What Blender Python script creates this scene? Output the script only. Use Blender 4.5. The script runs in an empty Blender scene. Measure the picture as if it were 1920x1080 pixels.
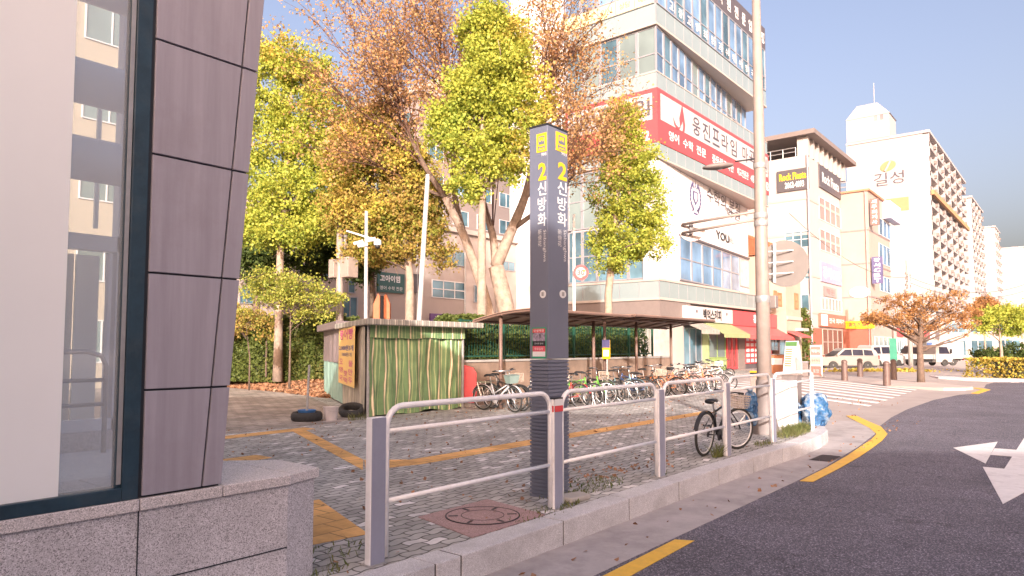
import bpy, math, random
import numpy as np
from mathutils import Vector, Matrix
random.seed(7); RNG = np.random.default_rng(7)
SC = bpy.context.scene
R = math.radians
# world frame: +X runs along the street (kerb and facades), +Y runs across it to the left, metres
# ------------------------------------------------------------------ camera
CAMH = 1.6; YAW = 39.2; TILT = 3.5; FPX = 1307.0
cam = bpy.data.cameras.new("camera"); camo = bpy.data.objects.new("camera", cam)
SC.collection.objects.link(camo); SC.camera = camo
camo.location = (0, 0, CAMH); camo.rotation_euler = (R(90 + TILT), 0, R(YAW - 90))
cam.sensor_width = 36; cam.lens = FPX / 1920 * 36; cam.clip_start = 0.05; cam.clip_end = 3000
CYP = 652 - FPX * math.tan(R(TILT))
cam.shift_y = (CYP - 540) / 1920
# ------------------------------------------------------------------ light
SKY_TINT = (1.0, 0.815, 0.79, 1); SUN_AZ = 37.5; SUN_EL = 17.0          # light travels towards +X rotated by SUN_AZ
world = bpy.data.worlds.new("World"); SC.world = world; world.use_nodes = True
wn = world.node_tree; bg = wn.nodes["Background"]
sky = wn.nodes.new("ShaderNodeTexSky"); sky.sky_type = 'NISHITA'; sky.sun_disc = False
sky.sun_elevation = R(SUN_EL)
to_sun = Vector((-math.cos(R(SUN_AZ)), -math.sin(R(SUN_AZ)), 0))
sky.sun_rotation = math.atan2(to_sun.x, to_sun.y)
sky.air_density = 1.0; sky.dust_density = 9.0; sky.ozone_density = 1.5; sky.altitude = 50
grade = wn.nodes.new("ShaderNodeMixRGB"); grade.blend_type = 'MULTIPLY'; grade.inputs[0].default_value = 1.0
grade.inputs[2].default_value = SKY_TINT
wn.links.new(sky.outputs[0], grade.inputs[1]); wn.links.new(grade.outputs[0], bg.inputs[0]); bg.inputs[1].default_value = 0.135
sl = bpy.data.lights.new("sun", 'SUN'); sl.energy = 2.4; sl.angle = R(0.6); sl.color = (1.0, 0.9, 0.82)
so = bpy.data.objects.new("sun", sl); SC.collection.objects.link(so)
d = Vector((math.cos(R(SUN_AZ)) * math.cos(R(SUN_EL)), math.sin(R(SUN_AZ)) * math.cos(R(SUN_EL)), -math.sin(R(SUN_EL))))
so.rotation_euler = d.to_track_quat('-Z', 'Y').to_euler(); so.location = (0, 0, 30)
SC.view_settings.view_transform = 'Standard'; SC.view_settings.look = 'None'
SC.view_settings.exposure = 1.72; SC.view_settings.gamma = 1.0
SC.view_settings.use_curve_mapping = False
SC.cycles.max_bounces = 6; SC.cycles.transparent_max_bounces = 12; SC.cycles.use_denoising = True
# ------------------------------------------------------------------ survey helpers (photo pixel -> point on a real plane)
_t = R(TILT); _y = R(YAW)
def ray(px, py):
    x = (px - 960) / FPX; y = -(py - CYP) / FPX
    f = math.cos(_t) - y * math.sin(_t); z = math.sin(_t) + y * math.cos(_t)
    return Vector((x * math.sin(_y) + f * math.cos(_y), -x * math.cos(_y) + f * math.sin(_y), z))
def atz(px, py, z=0.0):
    r = ray(px, py); t = (z - CAMH) / r.z; return Vector((r.x * t, r.y * t, z))
def atb(px, py, b):
    r = ray(px, py); t = b / r.y; return Vector((r.x * t, b, CAMH + r.z * t))
def ata(px, py, a):
    r = ray(px, py); t = a / r.x; return Vector((a, r.y * t, CAMH + r.z * t))
def atd(px, py, D):
    r = ray(px, py); f = r.x * math.cos(_y) + r.y * math.sin(_y); t = D / f
    return Vector((r.x * t, r.y * t, CAMH + r.z * t))
# ------------------------------------------------------------------ materials
MATS = {}
def nmat(name):
    m = bpy.data.materials.new(name); m.use_nodes = True
    nt = m.node_tree; b = nt.nodes["Principled BSDF"]; return m, nt, b
def N(nt, t, **k):
    n = nt.nodes.new(t)
    for a, v in k.items():
        if a in n.inputs.keys() if hasattr(n.inputs, 'keys') else False: n.inputs[a].default_value = v
        else: setattr(n, a, v)
    return n
def c4(c): return (c[0], c[1], c[2], 1.0)
def mat(name, col, rough=0.6, metal=0.0, var=0.12, scale=3.0, bump=0.0, bscale=60.0, spec=0.5, dirt=0.0, dirtcol=None, streak=False, coat=0.0):
    """plain painted / stone / plastic surface with soft procedural mottling"""
    if name in MATS: return MATS[name]
    m, nt, b = nmat(name); L = nt.links
    tc = N(nt, "ShaderNodeTexCoord")
    no = N(nt, "ShaderNodeTexNoise"); no.inputs["Scale"].default_value = scale; no.inputs["Detail"].default_value = 6
    no.inputs["Roughness"].default_value = 0.65
    if streak:
        mp = N(nt, "ShaderNodeMapping"); mp.inputs["Scale"].default_value = (6, 6, 0.35)
        L.new(tc.outputs["Object"], mp.inputs[0]); L.new(mp.outputs[0], no.inputs["Vector"])
    else: L.new(tc.outputs["Object"], no.inputs["Vector"])
    rp = N(nt, "ShaderNodeValToRGB")
    lo = [max(0, c * (1 - var)) for c in col]; hi = [min(1, c * (1 + var)) for c in col]
    rp.color_ramp.elements[0].position = 0.3; rp.color_ramp.elements[0].color = c4(lo)
    rp.color_ramp.elements[1].position = 0.7; rp.color_ramp.elements[1].color = c4(hi)
    L.new(no.outputs[0], rp.inputs[0]); out = rp.outputs[0]
    if dirt > 0:
        n2 = N(nt, "ShaderNodeTexNoise"); n2.inputs["Scale"].default_value = scale * 0.45; n2.inputs["Detail"].default_value = 8
        n2.inputs["Roughness"].default_value = 0.75
        L.new(tc.outputs["Object"], n2.inputs["Vector"])
        r2 = N(nt, "ShaderNodeMapRange"); r2.inputs[1].default_value = 0.5; r2.inputs[2].default_value = 0.72; r2.inputs[4].default_value = dirt
        L.new(n2.outputs[0], r2.inputs[0])
        mx = N(nt, "ShaderNodeMixRGB"); mx.inputs[2].default_value = c4(dirtcol or [c * 0.45 for c in col])
        L.new(r2.outputs[0], mx.inputs[0]); L.new(out, mx.inputs[1]); out = mx.outputs[0]
    L.new(out, b.inputs["Base Color"])
    b.inputs["Roughness"].default_value = rough; b.inputs["Metallic"].default_value = metal
    b.inputs["Specular IOR Level"].default_value = spec; b.inputs["Coat Weight"].default_value = coat
    if bump > 0:
        nb = N(nt, "ShaderNodeTexNoise"); nb.inputs["Scale"].default_value = bscale; nb.inputs["Detail"].default_value = 4
        L.new(tc.outputs["Object"], nb.inputs["Vector"])
        bp = N(nt, "ShaderNodeBump"); bp.inputs["Strength"].default_value = bump; bp.inputs["Distance"].default_value = 0.01
        L.new(nb.outputs[0], bp.inputs["Height"]); L.new(bp.outputs[0], b.inputs["Normal"])
    MATS[name] = m; return m
def granite(name, col, dark=0.35, scale=220, dirt=0.25):
    if name in MATS: return MATS[name]
    m, nt, b = nmat(name); L = nt.links; tc = N(nt, "ShaderNodeTexCoord")
    v = N(nt, "ShaderNodeTexVoronoi"); v.inputs["Scale"].default_value = scale; L.new(tc.outputs["Object"], v.inputs["Vector"])
    r = N(nt, "ShaderNodeValToRGB"); e = r.color_ramp.elements
    sp = N(nt, "ShaderNodeSeparateColor"); L.new(v.outputs["Color"], sp.inputs[0])
    e[0].position = 0.12; e[0].color = c4([c * dark for c in col]); e[1].position = 0.3; e[1].color = c4([c * 0.88 for c in col])
    x = e.new(0.75); x.color = c4(col); x = e.new(0.95); x.color = c4([min(1, c * 1.3) for c in col])
    L.new(sp.outputs[0], r.inputs[0])
    n2 = N(nt, "ShaderNodeTexNoise"); n2.inputs["Scale"].default_value = 2.2; n2.inputs["Detail"].default_value = 9; n2.inputs["Roughness"].default_value = 0.7
    L.new(tc.outputs["Object"], n2.inputs["Vector"])
    r2 = N(nt, "ShaderNodeMapRange"); r2.inputs[1].default_value = 0.42; r2.inputs[2].default_value = 0.75; r2.inputs[4].default_value = dirt * 2
    L.new(n2.outputs[0], r2.inputs[0])
    mx = N(nt, "ShaderNodeMixRGB"); mx.inputs[2].default_value = c4([c * 0.4 for c in col]); L.new(r2.outputs[0], mx.inputs[0]); L.new(r.outputs[0], mx.inputs[1])
    L.new(mx.outputs[0], b.inputs["Base Color"]); b.inputs["Roughness"].default_value = 0.6
    nb = N(nt, "ShaderNodeBump"); nb.inputs["Strength"].default_value = 0.15; nb.inputs["Distance"].default_value = 0.004
    L.new(sp.outputs[0], nb.inputs["Height"]); L.new(nb.outputs[0], b.inputs["Normal"])
    MATS[name] = m; return m
def blocks(name, bw, bh, c1, c2, cm, light=None, wave=0.0, mortar=0.006, lightat=0.93, patch=0.3):
    if name in MATS: return MATS[name]
    m, nt, b = nmat(name); L = nt.links; tc = N(nt, "ShaderNodeTexCoord")
    vec = tc.outputs["Object"]
    if wave > 0:      # wavy interlocking blocks
        sp = N(nt, "ShaderNodeSeparateXYZ"); L.new(vec, sp.inputs[0])
        def mth(op, a, bb=None, v=None):
            n = N(nt, "ShaderNodeMath"); n.operation = op; L.new(a, n.inputs[0])
            if bb is not None: L.new(bb, n.inputs[1])
            elif v is not None: n.inputs[1].default_value = v
            return n.outputs[0]
        sx = mth('SINE', mth('MULTIPLY', sp.outputs[0], v=2 * math.pi / bw * 1.0)); sy = mth('SINE', mth('MULTIPLY', sp.outputs[1], v=math.pi / bh))
        ny = mth('ADD', sp.outputs[1], mth('MULTIPLY', sx, v=wave)); nx = mth('ADD', sp.outputs[0], mth('MULTIPLY', sy, v=wave * 0.8))
        cb = N(nt, "ShaderNodeCombineXYZ"); L.new(nx, cb.inputs[0]); L.new(ny, cb.inputs[1]); vec = cb.outputs[0]
    def brick(a, bc, mo):
        k = N(nt, "ShaderNodeTexBrick"); k.inputs["Scale"].default_value = 1; k.inputs["Brick Width"].default_value = bw; k.inputs["Row Height"].default_value = bh
        k.inputs["Mortar Size"].default_value = mortar; k.inputs["Mortar Smooth"].default_value = 0.3
        k.inputs["Color1"].default_value = c4(a); k.inputs["Color2"].default_value = c4(bc); k.inputs["Mortar"].default_value = c4(mo)
        L.new(vec, k.inputs["Vector"]); return k
    k1 = brick((0, 0, 0), (1, 1, 1), (0, 0, 0))
    rp = N(nt, "ShaderNodeValToRGB"); e = rp.color_ramp.elements
    e[0].color = c4(c1); e[1].position = lightat - 0.04; e[1].color = c4(c2)
    if light: x = e.new(lightat); x.color = c4(light)
    L.new(k1.outputs["Color"], rp.inputs[0])
    mx = N(nt, "ShaderNodeMixRGB"); mx.inputs[2].default_value = c4(cm); L.new(k1.outputs["Fac"], mx.inputs[0]); L.new(rp.outputs[0], mx.inputs[1])
    no = N(nt, "ShaderNodeTexNoise"); no.inputs["Scale"].default_value = 0.7; no.inputs["Detail"].default_value = 10; no.inputs["Roughness"].default_value = 0.75
    L.new(tc.outputs["Object"], no.inputs["Vector"])
    r2 = N(nt, "ShaderNodeMapRange"); r2.inputs[1].default_value = 0.35; r2.inputs[2].default_value = 0.65; r2.inputs[3].default_value = 1 - patch; r2.inputs[4].default_value = 1 + patch
    L.new(no.outputs[0], r2.inputs[0])
    mm = N(nt, "ShaderNodeVectorMath"); mm.operation = 'SCALE'; L.new(mx.outputs[0], mm.inputs[0]); L.new(r2.outputs[0], mm.inputs["Scale"])
    L.new(mm.outputs[0], b.inputs["Base Color"]); b.inputs["Roughness"].default_value = 0.8
    nf = N(nt, "ShaderNodeTexNoise"); nf.inputs["Scale"].default_value = 90; L.new(tc.outputs["Object"], nf.inputs["Vector"])
    ad = N(nt, "ShaderNodeMath"); ad.operation = 'SUBTRACT'; L.new(nf.outputs[0], ad.inputs[0]); L.new(k1.outputs["Fac"], ad.inputs[1])
    bp = N(nt, "ShaderNodeBump"); bp.inputs["Strength"].default_value = 0.5; bp.inputs["Distance"].default_value = 0.006
    L.new(ad.outputs[0], bp.inputs["Height"]); L.new(bp.outputs[0], b.inputs["Normal"])
    MATS[name] = m; return m
def leafmat(name, cols, trans=0.35):
    if name in MATS: return MATS[name]
    m, nt, b = nmat(name); L = nt.links
    g = N(nt, "ShaderNodeNewGeometry"); rp = N(nt, "ShaderNodeValToRGB"); e = rp.color_ramp.elements
    tc = N(nt, "ShaderNodeTexCoord"); no = N(nt, "ShaderNodeTexNoise"); no.inputs["Scale"].default_value = 0.55; no.inputs["Detail"].default_value = 3
    L.new(tc.outputs["Object"], no.inputs["Vector"])
    a = N(nt, "ShaderNodeMath"); a.operation = 'MULTIPLY_ADD'; a.inputs[1].default_value = 0.55; L.new(g.outputs["Random Per Island"], a.inputs[0])
    s = N(nt, "ShaderNodeMapRange"); s.inputs[1].default_value = 0.3; s.inputs[2].default_value = 0.7; s.inputs[4].default_value = 0.45; L.new(no.outputs[0], s.inputs[0]); L.new(s.outputs[0], a.inputs[2])
    L.new(a.outputs[0], rp.inputs[0])
    n = len(cols); e[0].color = c4(cols[0]); e[0].position = 0; e[1].color = c4(cols[-1]); e[1].position = 1
    for i in range(1, n - 1): x = e.new(i / (n - 1)); x.color = c4(cols[i])
    L.new(rp.outputs[0], b.inputs["Base Color"]); b.inputs["Roughness"].default_value = 0.55; b.inputs["Specular IOR Level"].default_value = 0.25
    tr = N(nt, "ShaderNodeBsdfTranslucent"); L.new(rp.outputs[0], tr.inputs[0])
    ms = N(nt, "ShaderNodeMixShader"); ms.inputs[0].default_value = trans
    L.new(b.outputs[0], ms.inputs[1]); L.new(tr.outputs[0], ms.inputs[2]); L.new(ms.outputs[0], nt.nodes["Material Output"].inputs[0])
    MATS[name] = m; return m
def glassmat(name, tint=(0.9, 0.95, 0.97), clear=0.55, rough=0.02, ior=1.5, milky=0.0):
    m, nt, b = nmat(name); L = nt.links
    tr = N(nt, "ShaderNodeBsdfTransparent"); tr.inputs[0].default_value = c4(tint)
    gl = N(nt, "ShaderNodeBsdfGlossy"); gl.inputs["Roughness"].default_value = rough
    fr = N(nt, "ShaderNodeFresnel"); fr.inputs[0].default_value = ior
    ad = N(nt, "ShaderNodeMath"); ad.operation = 'ADD'; ad.inputs[1].default_value = 1 - clear; L.new(fr.outputs[0], ad.inputs[0])
    ms = N(nt, "ShaderNodeMixShader"); L.new(ad.outputs[0], ms.inputs[0]); L.new(tr.outputs[0], ms.inputs[1]); L.new(gl.outputs[0], ms.inputs[2])
    out = ms.outputs[0]
    if milky > 0:  # white diffuse veil brightens the pane, standing in for missing interior light
        df = N(nt, "ShaderNodeBsdfDiffuse"); df.inputs[0].default_value = (.9, .9, .92, 1); m2 = N(nt, "ShaderNodeMixShader"); m2.inputs[0].default_value = milky
        L.new(out, m2.inputs[1]); L.new(df.outputs[0], m2.inputs[2]); out = m2.outputs[0]
    L.new(out, nt.nodes["Material Output"].inputs[0]); MATS[name] = m; return m
def pane(name, col, rough=0.08, cell=1.3, var=0.35):
    """window glass in a facade: each pane has its own tone (blinds, dark rooms), reflective"""
    if name in MATS: return MATS[name]
    m, nt, b = nmat(name); L = nt.links; tc = N(nt, "ShaderNodeTexCoord")
    no = N(nt, "ShaderNodeTexNoise"); no.inputs["Scale"].default_value = 0.45 / cell; no.inputs["Detail"].default_value = 3
    L.new(tc.outputs["Object"], no.inputs["Vector"])
    rp = N(nt, "ShaderNodeValToRGB"); rp.color_ramp.elements[0].position = 0.35; rp.color_ramp.elements[1].position = 0.65
    rp.color_ramp.elements[0].color = c4([c * (1 - var) for c in col]); rp.color_ramp.elements[1].color = c4([min(1, c * (1 + var)) for c in col])
    L.new(no.outputs[0], rp.inputs[0]); L.new(rp.outputs[0], b.inputs["Base Color"])
    b.inputs["Roughness"].default_value = rough; b.inputs["Specular IOR Level"].default_value = 0.9
    MATS[name] = m; return m
# ------------------------------------------------------------------ mesh building
class MB:
    def __init__(s): s.v = []; s.f = []; s.m = []
    def add(s, vs, fs, mi=0):
        o = len(s.v); s.v += [tuple(p) for p in vs]; s.f += [tuple(i + o for i in f) for f in fs]; s.m += [mi] * len(fs); return s
    def box(s, x0, x1, y0, y1, z0, z1, mi=0):
        if x0 > x1: x0, x1 = x1, x0
        if y0 > y1: y0, y1 = y1, y0
        if z0 > z1: z0, z1 = z1, z0
        return s.add([(x0, y0, z0), (x1, y0, z0), (x1, y1, z0), (x0, y1, z0), (x0, y0, z1), (x1, y0, z1), (x1, y1, z1), (x0, y1, z1)],
              [(0, 3, 2, 1), (4, 5, 6, 7), (0, 1, 5, 4), (1, 2, 6, 5), (2, 3, 7, 6), (3, 0, 4, 7)], mi)
    def prism(s, poly, z0, z1, mi=0):
        n = len(poly); ar = sum(poly[i][0] * poly[(i + 1) % n][1] - poly[(i + 1) % n][0] * poly[i][1] for i in range(n))
        if ar < 0: poly = poly[::-1]
        zz0 = z0 if callable(z0) else (lambda x, y: z0); zz1 = z1 if callable(z1) else (lambda x, y: z1)
        return s.add([(p[0], p[1], zz0(p[0], p[1])) for p in poly] + [(p[0], p[1], zz1(p[0], p[1])) for p in poly],
              [tuple(range(n))[::-1], tuple(range(n, 2 * n))] + [(i, (i + 1) % n, n + (i + 1) % n, n + i) for i in range(n)], mi)
    def extr(s, poly, fr, d, mi=0):
        """poly in local (u,w); fr=(origin,U,W); extruded by vector d"""
        o, U, W = [Vector(k) for k in fr]; d = Vector(d)
        n = len(poly); A = [o + U * p[0] + W * p[1] for p in poly]; B = [p + d for p in A]
        return s.add(A + B, [tuple(range(n))[::-1], tuple(range(n, 2 * n))] + [(i, (i + 1) % n, n + (i + 1) % n, n + i) for i in range(n)], mi)
    def tube(s, pts, r, n=8, mi=0, cap=True, closed=False):
        pts = [Vector(p) for p in pts]; k = len(pts); rr = r if isinstance(r, (list, tuple)) else [r] * k
        o = len(s.v); up = None
        for i, p in enumerate(pts):
            if closed: t = pts[(i + 1) % k] - pts[i - 1]
            else: t = pts[min(i + 1, k - 1)] - pts[max(i - 1, 0)]
            t = t.normalized() if t.length > 1e-9 else Vector((0, 0, 1))
            if up is None: up = Vector((0, 0, 1)) if abs(t.z) < 0.9 else Vector((1, 0, 0))
            x = (up - t * up.dot(t)); x = x.normalized() if x.length > 1e-6 else t.orthogonal().normalized(); up = x; y = t.cross(x)
            for j in range(n):
                a = 2 * math.pi * j / n; s.v.append(tuple(p + (x * math.cos(a) + y * math.sin(a)) * rr[i]))
        segs = k if closed else k - 1
        for i in range(segs):
            i2 = (i + 1) % k
            for j in range(n): s.f.append((o + i * n + j, o + i * n + (j + 1) % n, o + i2 * n + (j + 1) % n, o + i2 * n + j)); s.m.append(mi)
        if cap and not closed:
            s.f.append(tuple(o + j for j in range(n))[::-1]); s.f.append(tuple(o + (k - 1) * n + j for j in range(n))); s.m += [mi, mi]
        return s
    def lathe(s, prof, n=16, c=(0, 0, 0), mi=0, axis='z'):
        o = len(s.v)
        for r, h in prof:
            for j in range(n):
                a = 2 * math.pi * j / n; p = (r * math.cos(a), r * math.sin(a), h)
                if axis == 'y': p = (p[0], p[2], p[1])
                if axis == 'x': p = (p[2], p[0], p[1])
                s.v.append((p[0] + c[0], p[1] + c[1], p[2] + c[2]))
        for i in range(len(prof) - 1):
            for j in range(n): s.f.append((o + i * n + j, o + i * n + (j + 1) % n, o + (i + 1) * n + (j + 1) % n, o + (i + 1) * n + j)); s.m.append(mi)
        s.f.append(tuple(o + j for j in range(n))[::-1]); s.f.append(tuple(o + (len(prof) - 1) * n + j for j in range(n))); s.m += [mi, mi]
        return s
    def quad(s, a, b, c, d, mi=0): return s.add([a, b, c, d], [(0, 1, 2, 3)], mi)
    def build(s, name, mats, parent=None, smooth=False, bevel=0.0, rel=None):
        me = bpy.data.meshes.new(name)
        vs = s.v if rel is None else [(p[0] - rel[0], p[1] - rel[1], p[2] - rel[2]) for p in s.v]
        me.from_pydata(vs, [], s.f)
        for m in (mats if isinstance(mats, (list, tuple)) else [mats]): me.materials.append(m)
        me.polygons.foreach_set("material_index", s.m)
        if smooth: me.polygons.foreach_set("use_smooth", [True] * len(s.f))
        me.update(); o = bpy.data.objects.new(name, me); SC.collection.objects.link(o)
        if parent: o.parent = parent
        if smooth == 'auto':
            md = o.modifiers.new('es', 'EDGE_SPLIT'); md.split_angle = R(35)
        if bevel > 0:
            md = o.modifiers.new('bv', 'BEVEL'); md.width = bevel; md.segments = 2; md.limit_method = 'ANGLE'; md.angle_limit = R(40)
        return o
def thing(name, label, cat, loc=(0, 0, 0), rz=0.0, group=None):
    o = bpy.data.objects.new(name, None); SC.collection.objects.link(o); o.location = loc; o.rotation_euler = (0, 0, rz)
    o.empty_display_size = 0.2; return tag(o, label, cat, group)
def tag(o, label=None, cat=None, group=None, kind=None):
    if label: o['label'] = label
    if cat: o['category'] = cat
    if group: o['group'] = group
    if kind: o['kind'] = kind
    return o
def struct(name, mb, m, **k): o = mb.build(name, m, **k); o['kind'] = 'structure'; return o
def dup(src, loc, rz, label=None, group=None):
    r = src.copy(); SC.collection.objects.link(r); r.location = loc; r.rotation_euler = (0, 0, rz)
    if label: r['label'] = label
    if group: r['group'] = group
    def rec(a, b):
        for ch in list(a.children):
            c = ch.copy(); SC.collection.objects.link(c); c.parent = b; rec(ch, c)
    rec(src, r); return r
def text(body, m, face, p, w, h, parent=None, name='lettering', bold=0.0, ext=0.004, rot=0, spacing=1.0):
    """flat raised lettering; face 'A' looks towards -X, 'B' towards -Y, 'U' lies on the ground; p is its centre"""
    cu = bpy.data.curves.new(name, 'FONT'); cu.body = body; cu.align_x = 'CENTER'; cu.extrude = 0; cu.offset = bold; cu.resolution_u = 2
    cu.space_character = spacing
    if '\n' in body: cu.space_line = 0.95
    to = bpy.data.objects.new(name, cu); SC.collection.objects.link(to)
    dg = bpy.context.evaluated_depsgraph_get(); me = bpy.data.meshes.new_from_object(to.evaluated_get(dg))
    bpy.data.objects.remove(to); bpy.data.curves.remove(cu)
    n = len(me.vertices); co = np.empty(n * 3); me.vertices.foreach_get('co', co); co = co.reshape(-1, 3)
    if rot: co = np.stack([co[:, 1], -co[:, 0], co[:, 2]], 1)
    mn, mx = co.min(0), co.max(0); c = (mn + mx) / 2; co = co - c
    co[:, 0] *= w / max(mx[0] - mn[0], 1e-6); co[:, 1] *= h / max(mx[1] - mn[1], 1e-6)
    if face == 'A': q = np.stack([np.full(n, -ext), -co[:, 0], co[:, 1]], 1)
    elif face == 'B': q = np.stack([co[:, 0], np.full(n, -ext), co[:, 1]], 1)
    else: q = np.stack([co[:, 0], co[:, 1], np.full(n, ext)], 1)
    q += np.array(p); me.vertices.foreach_set('co', q.ravel())
    me.materials.clear(); me.materials.append(m); me.name = name; me.update()
    o = bpy.data.objects.new(name, me); SC.collection.objects.link(o)
    if parent: o.parent = parent
    return o
def leaves_obj(name, cen, size, m, parent=None, flat=0.0, aspect=1.0):
    """many small leaf-shaped quads at the given centres"""
    n = len(cen); nr = RNG.normal(size=(n, 3)); nr[:, 2] *= (1 - flat); nr[:, 2] += flat * 1.5
    nr /= np.linalg.norm(nr, axis=1)[:, None]
    t = RNG.normal(size=(n, 3)); t -= (t * nr).sum(1)[:, None] * nr; t /= np.linalg.norm(t, axis=1)[:, None]; bt = np.cross(nr, t)
    sz = (size * RNG.uniform(0.45, 1.5, n))[:, None]
    v = np.empty((n, 4, 3)); cen = np.asarray(cen)
    v[:, 0] = cen - t * sz * 0.5 * aspect; v[:, 1] = cen + bt * sz * 0.42 + t * sz * 0.1; v[:, 2] = cen + t * sz * 0.5 * aspect + nr * sz * 0.12; v[:, 3] = cen - bt * sz * 0.42 + t * sz * 0.1
    me = bpy.data.meshes.new(name); me.vertices.add(n * 4); me.loops.add(n * 4); me.polygons.add(n)
    me.vertices.foreach_set('co', v.ravel()); me.loops.foreach_set('vertex_index', np.arange(n * 4, dtype=np.int32))
    me.polygons.foreach_set('loop_start', np.arange(0, n * 4, 4, dtype=np.int32)); me.update(calc_edges=True)
    me.materials.append(m); o = bpy.data.objects.new(name, me); SC.collection.objects.link(o)
    if parent: o.parent = parent
    return o
def clumps(blobs, ncl, per, cr, shell=0.55):
    """leaf centres gathered in clumps inside ellipsoid blobs [(cx,cy,cz,rx,ry,rz),...]"""
    w = np.array([b[3] * b[4] * b[5] for b in blobs]) ** 0.75; w /= w.sum(); out = []; cs = []
    idx = RNG.choice(len(blobs), ncl, p=w)
    for i in idx:
        b = blobs[i]; dd = RNG.normal(size=3); dd /= np.linalg.norm(dd); rr = RNG.uniform(shell, 1.0) if RNG.random() < 0.8 else RNG.uniform(0.1, 1)
        c = np.array(b[:3]) + dd * np.array(b[3:]) * rr; k = int(per * RNG.uniform(0.5, 1.5)); cs.append(c)
        out.append(c + RNG.normal(size=(k, 3)) * cr * RNG.uniform(0.6, 1.25) * np.array([1, 1, 0.75]) * 0.6)
    return np.concatenate(out), cs
def base(t, loc):
    """move the Empty of a finished one-off thing to its base while its parts stay put"""
    t.location = loc
    for c in t.children: c.matrix_parent_inverse = Matrix.Translation(-Vector(loc))
    return t
# ================================================================== materials
M_white = mat('white_paint', (0.72, 0.71, 0.72), 0.45, var=0.06, scale=6, dirt=0.25, dirtcol=(0.4, 0.38, 0.36))
M_grey = mat('grey_paint', (0.3, 0.3, 0.34), 0.45, var=0.08, scale=4, dirt=0.3)
M_black = mat('black_plastic', (0.025, 0.025, 0.028), 0.4, var=0.2)
M_rubber = mat('tyre_rubber', (0.03, 0.03, 0.03), 0.75, var=0.25, scale=20)
M_chrome = mat('bare_metal', (0.55, 0.55, 0.56), 0.3, metal=0.9, var=0.1)
M_steel = mat('galvanised_steel', (0.42, 0.41, 0.41), 0.45, metal=0.5, var=0.15, scale=8)
M_conc = mat('concrete', (0.4, 0.375, 0.35), 0.85, var=0.12, scale=1.6, bump=0.3, dirt=0.45)
M_granite = granite('granite', (0.64, 0.61, 0.64))
M_granite_l = granite('granite_light', (0.68, 0.63, 0.63), dark=0.5, dirt=0.12)
M_kerb = granite('kerb_granite', (0.62, 0.61, 0.63), dark=0.6, scale=260, dirt=0.3)
M_yel = mat('yellow_marking', (0.78, 0.46, 0.045), 0.6, var=0.1, scale=9, bump=0.4, dirt=0.3, dirtcol=(0.35, 0.25, 0.1))
M_wmk = mat('white_marking', (0.72, 0.7, 0.7), 0.6, var=0.08, scale=7, dirt=0.45, dirtcol=(0.3, 0.28, 0.28))
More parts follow.
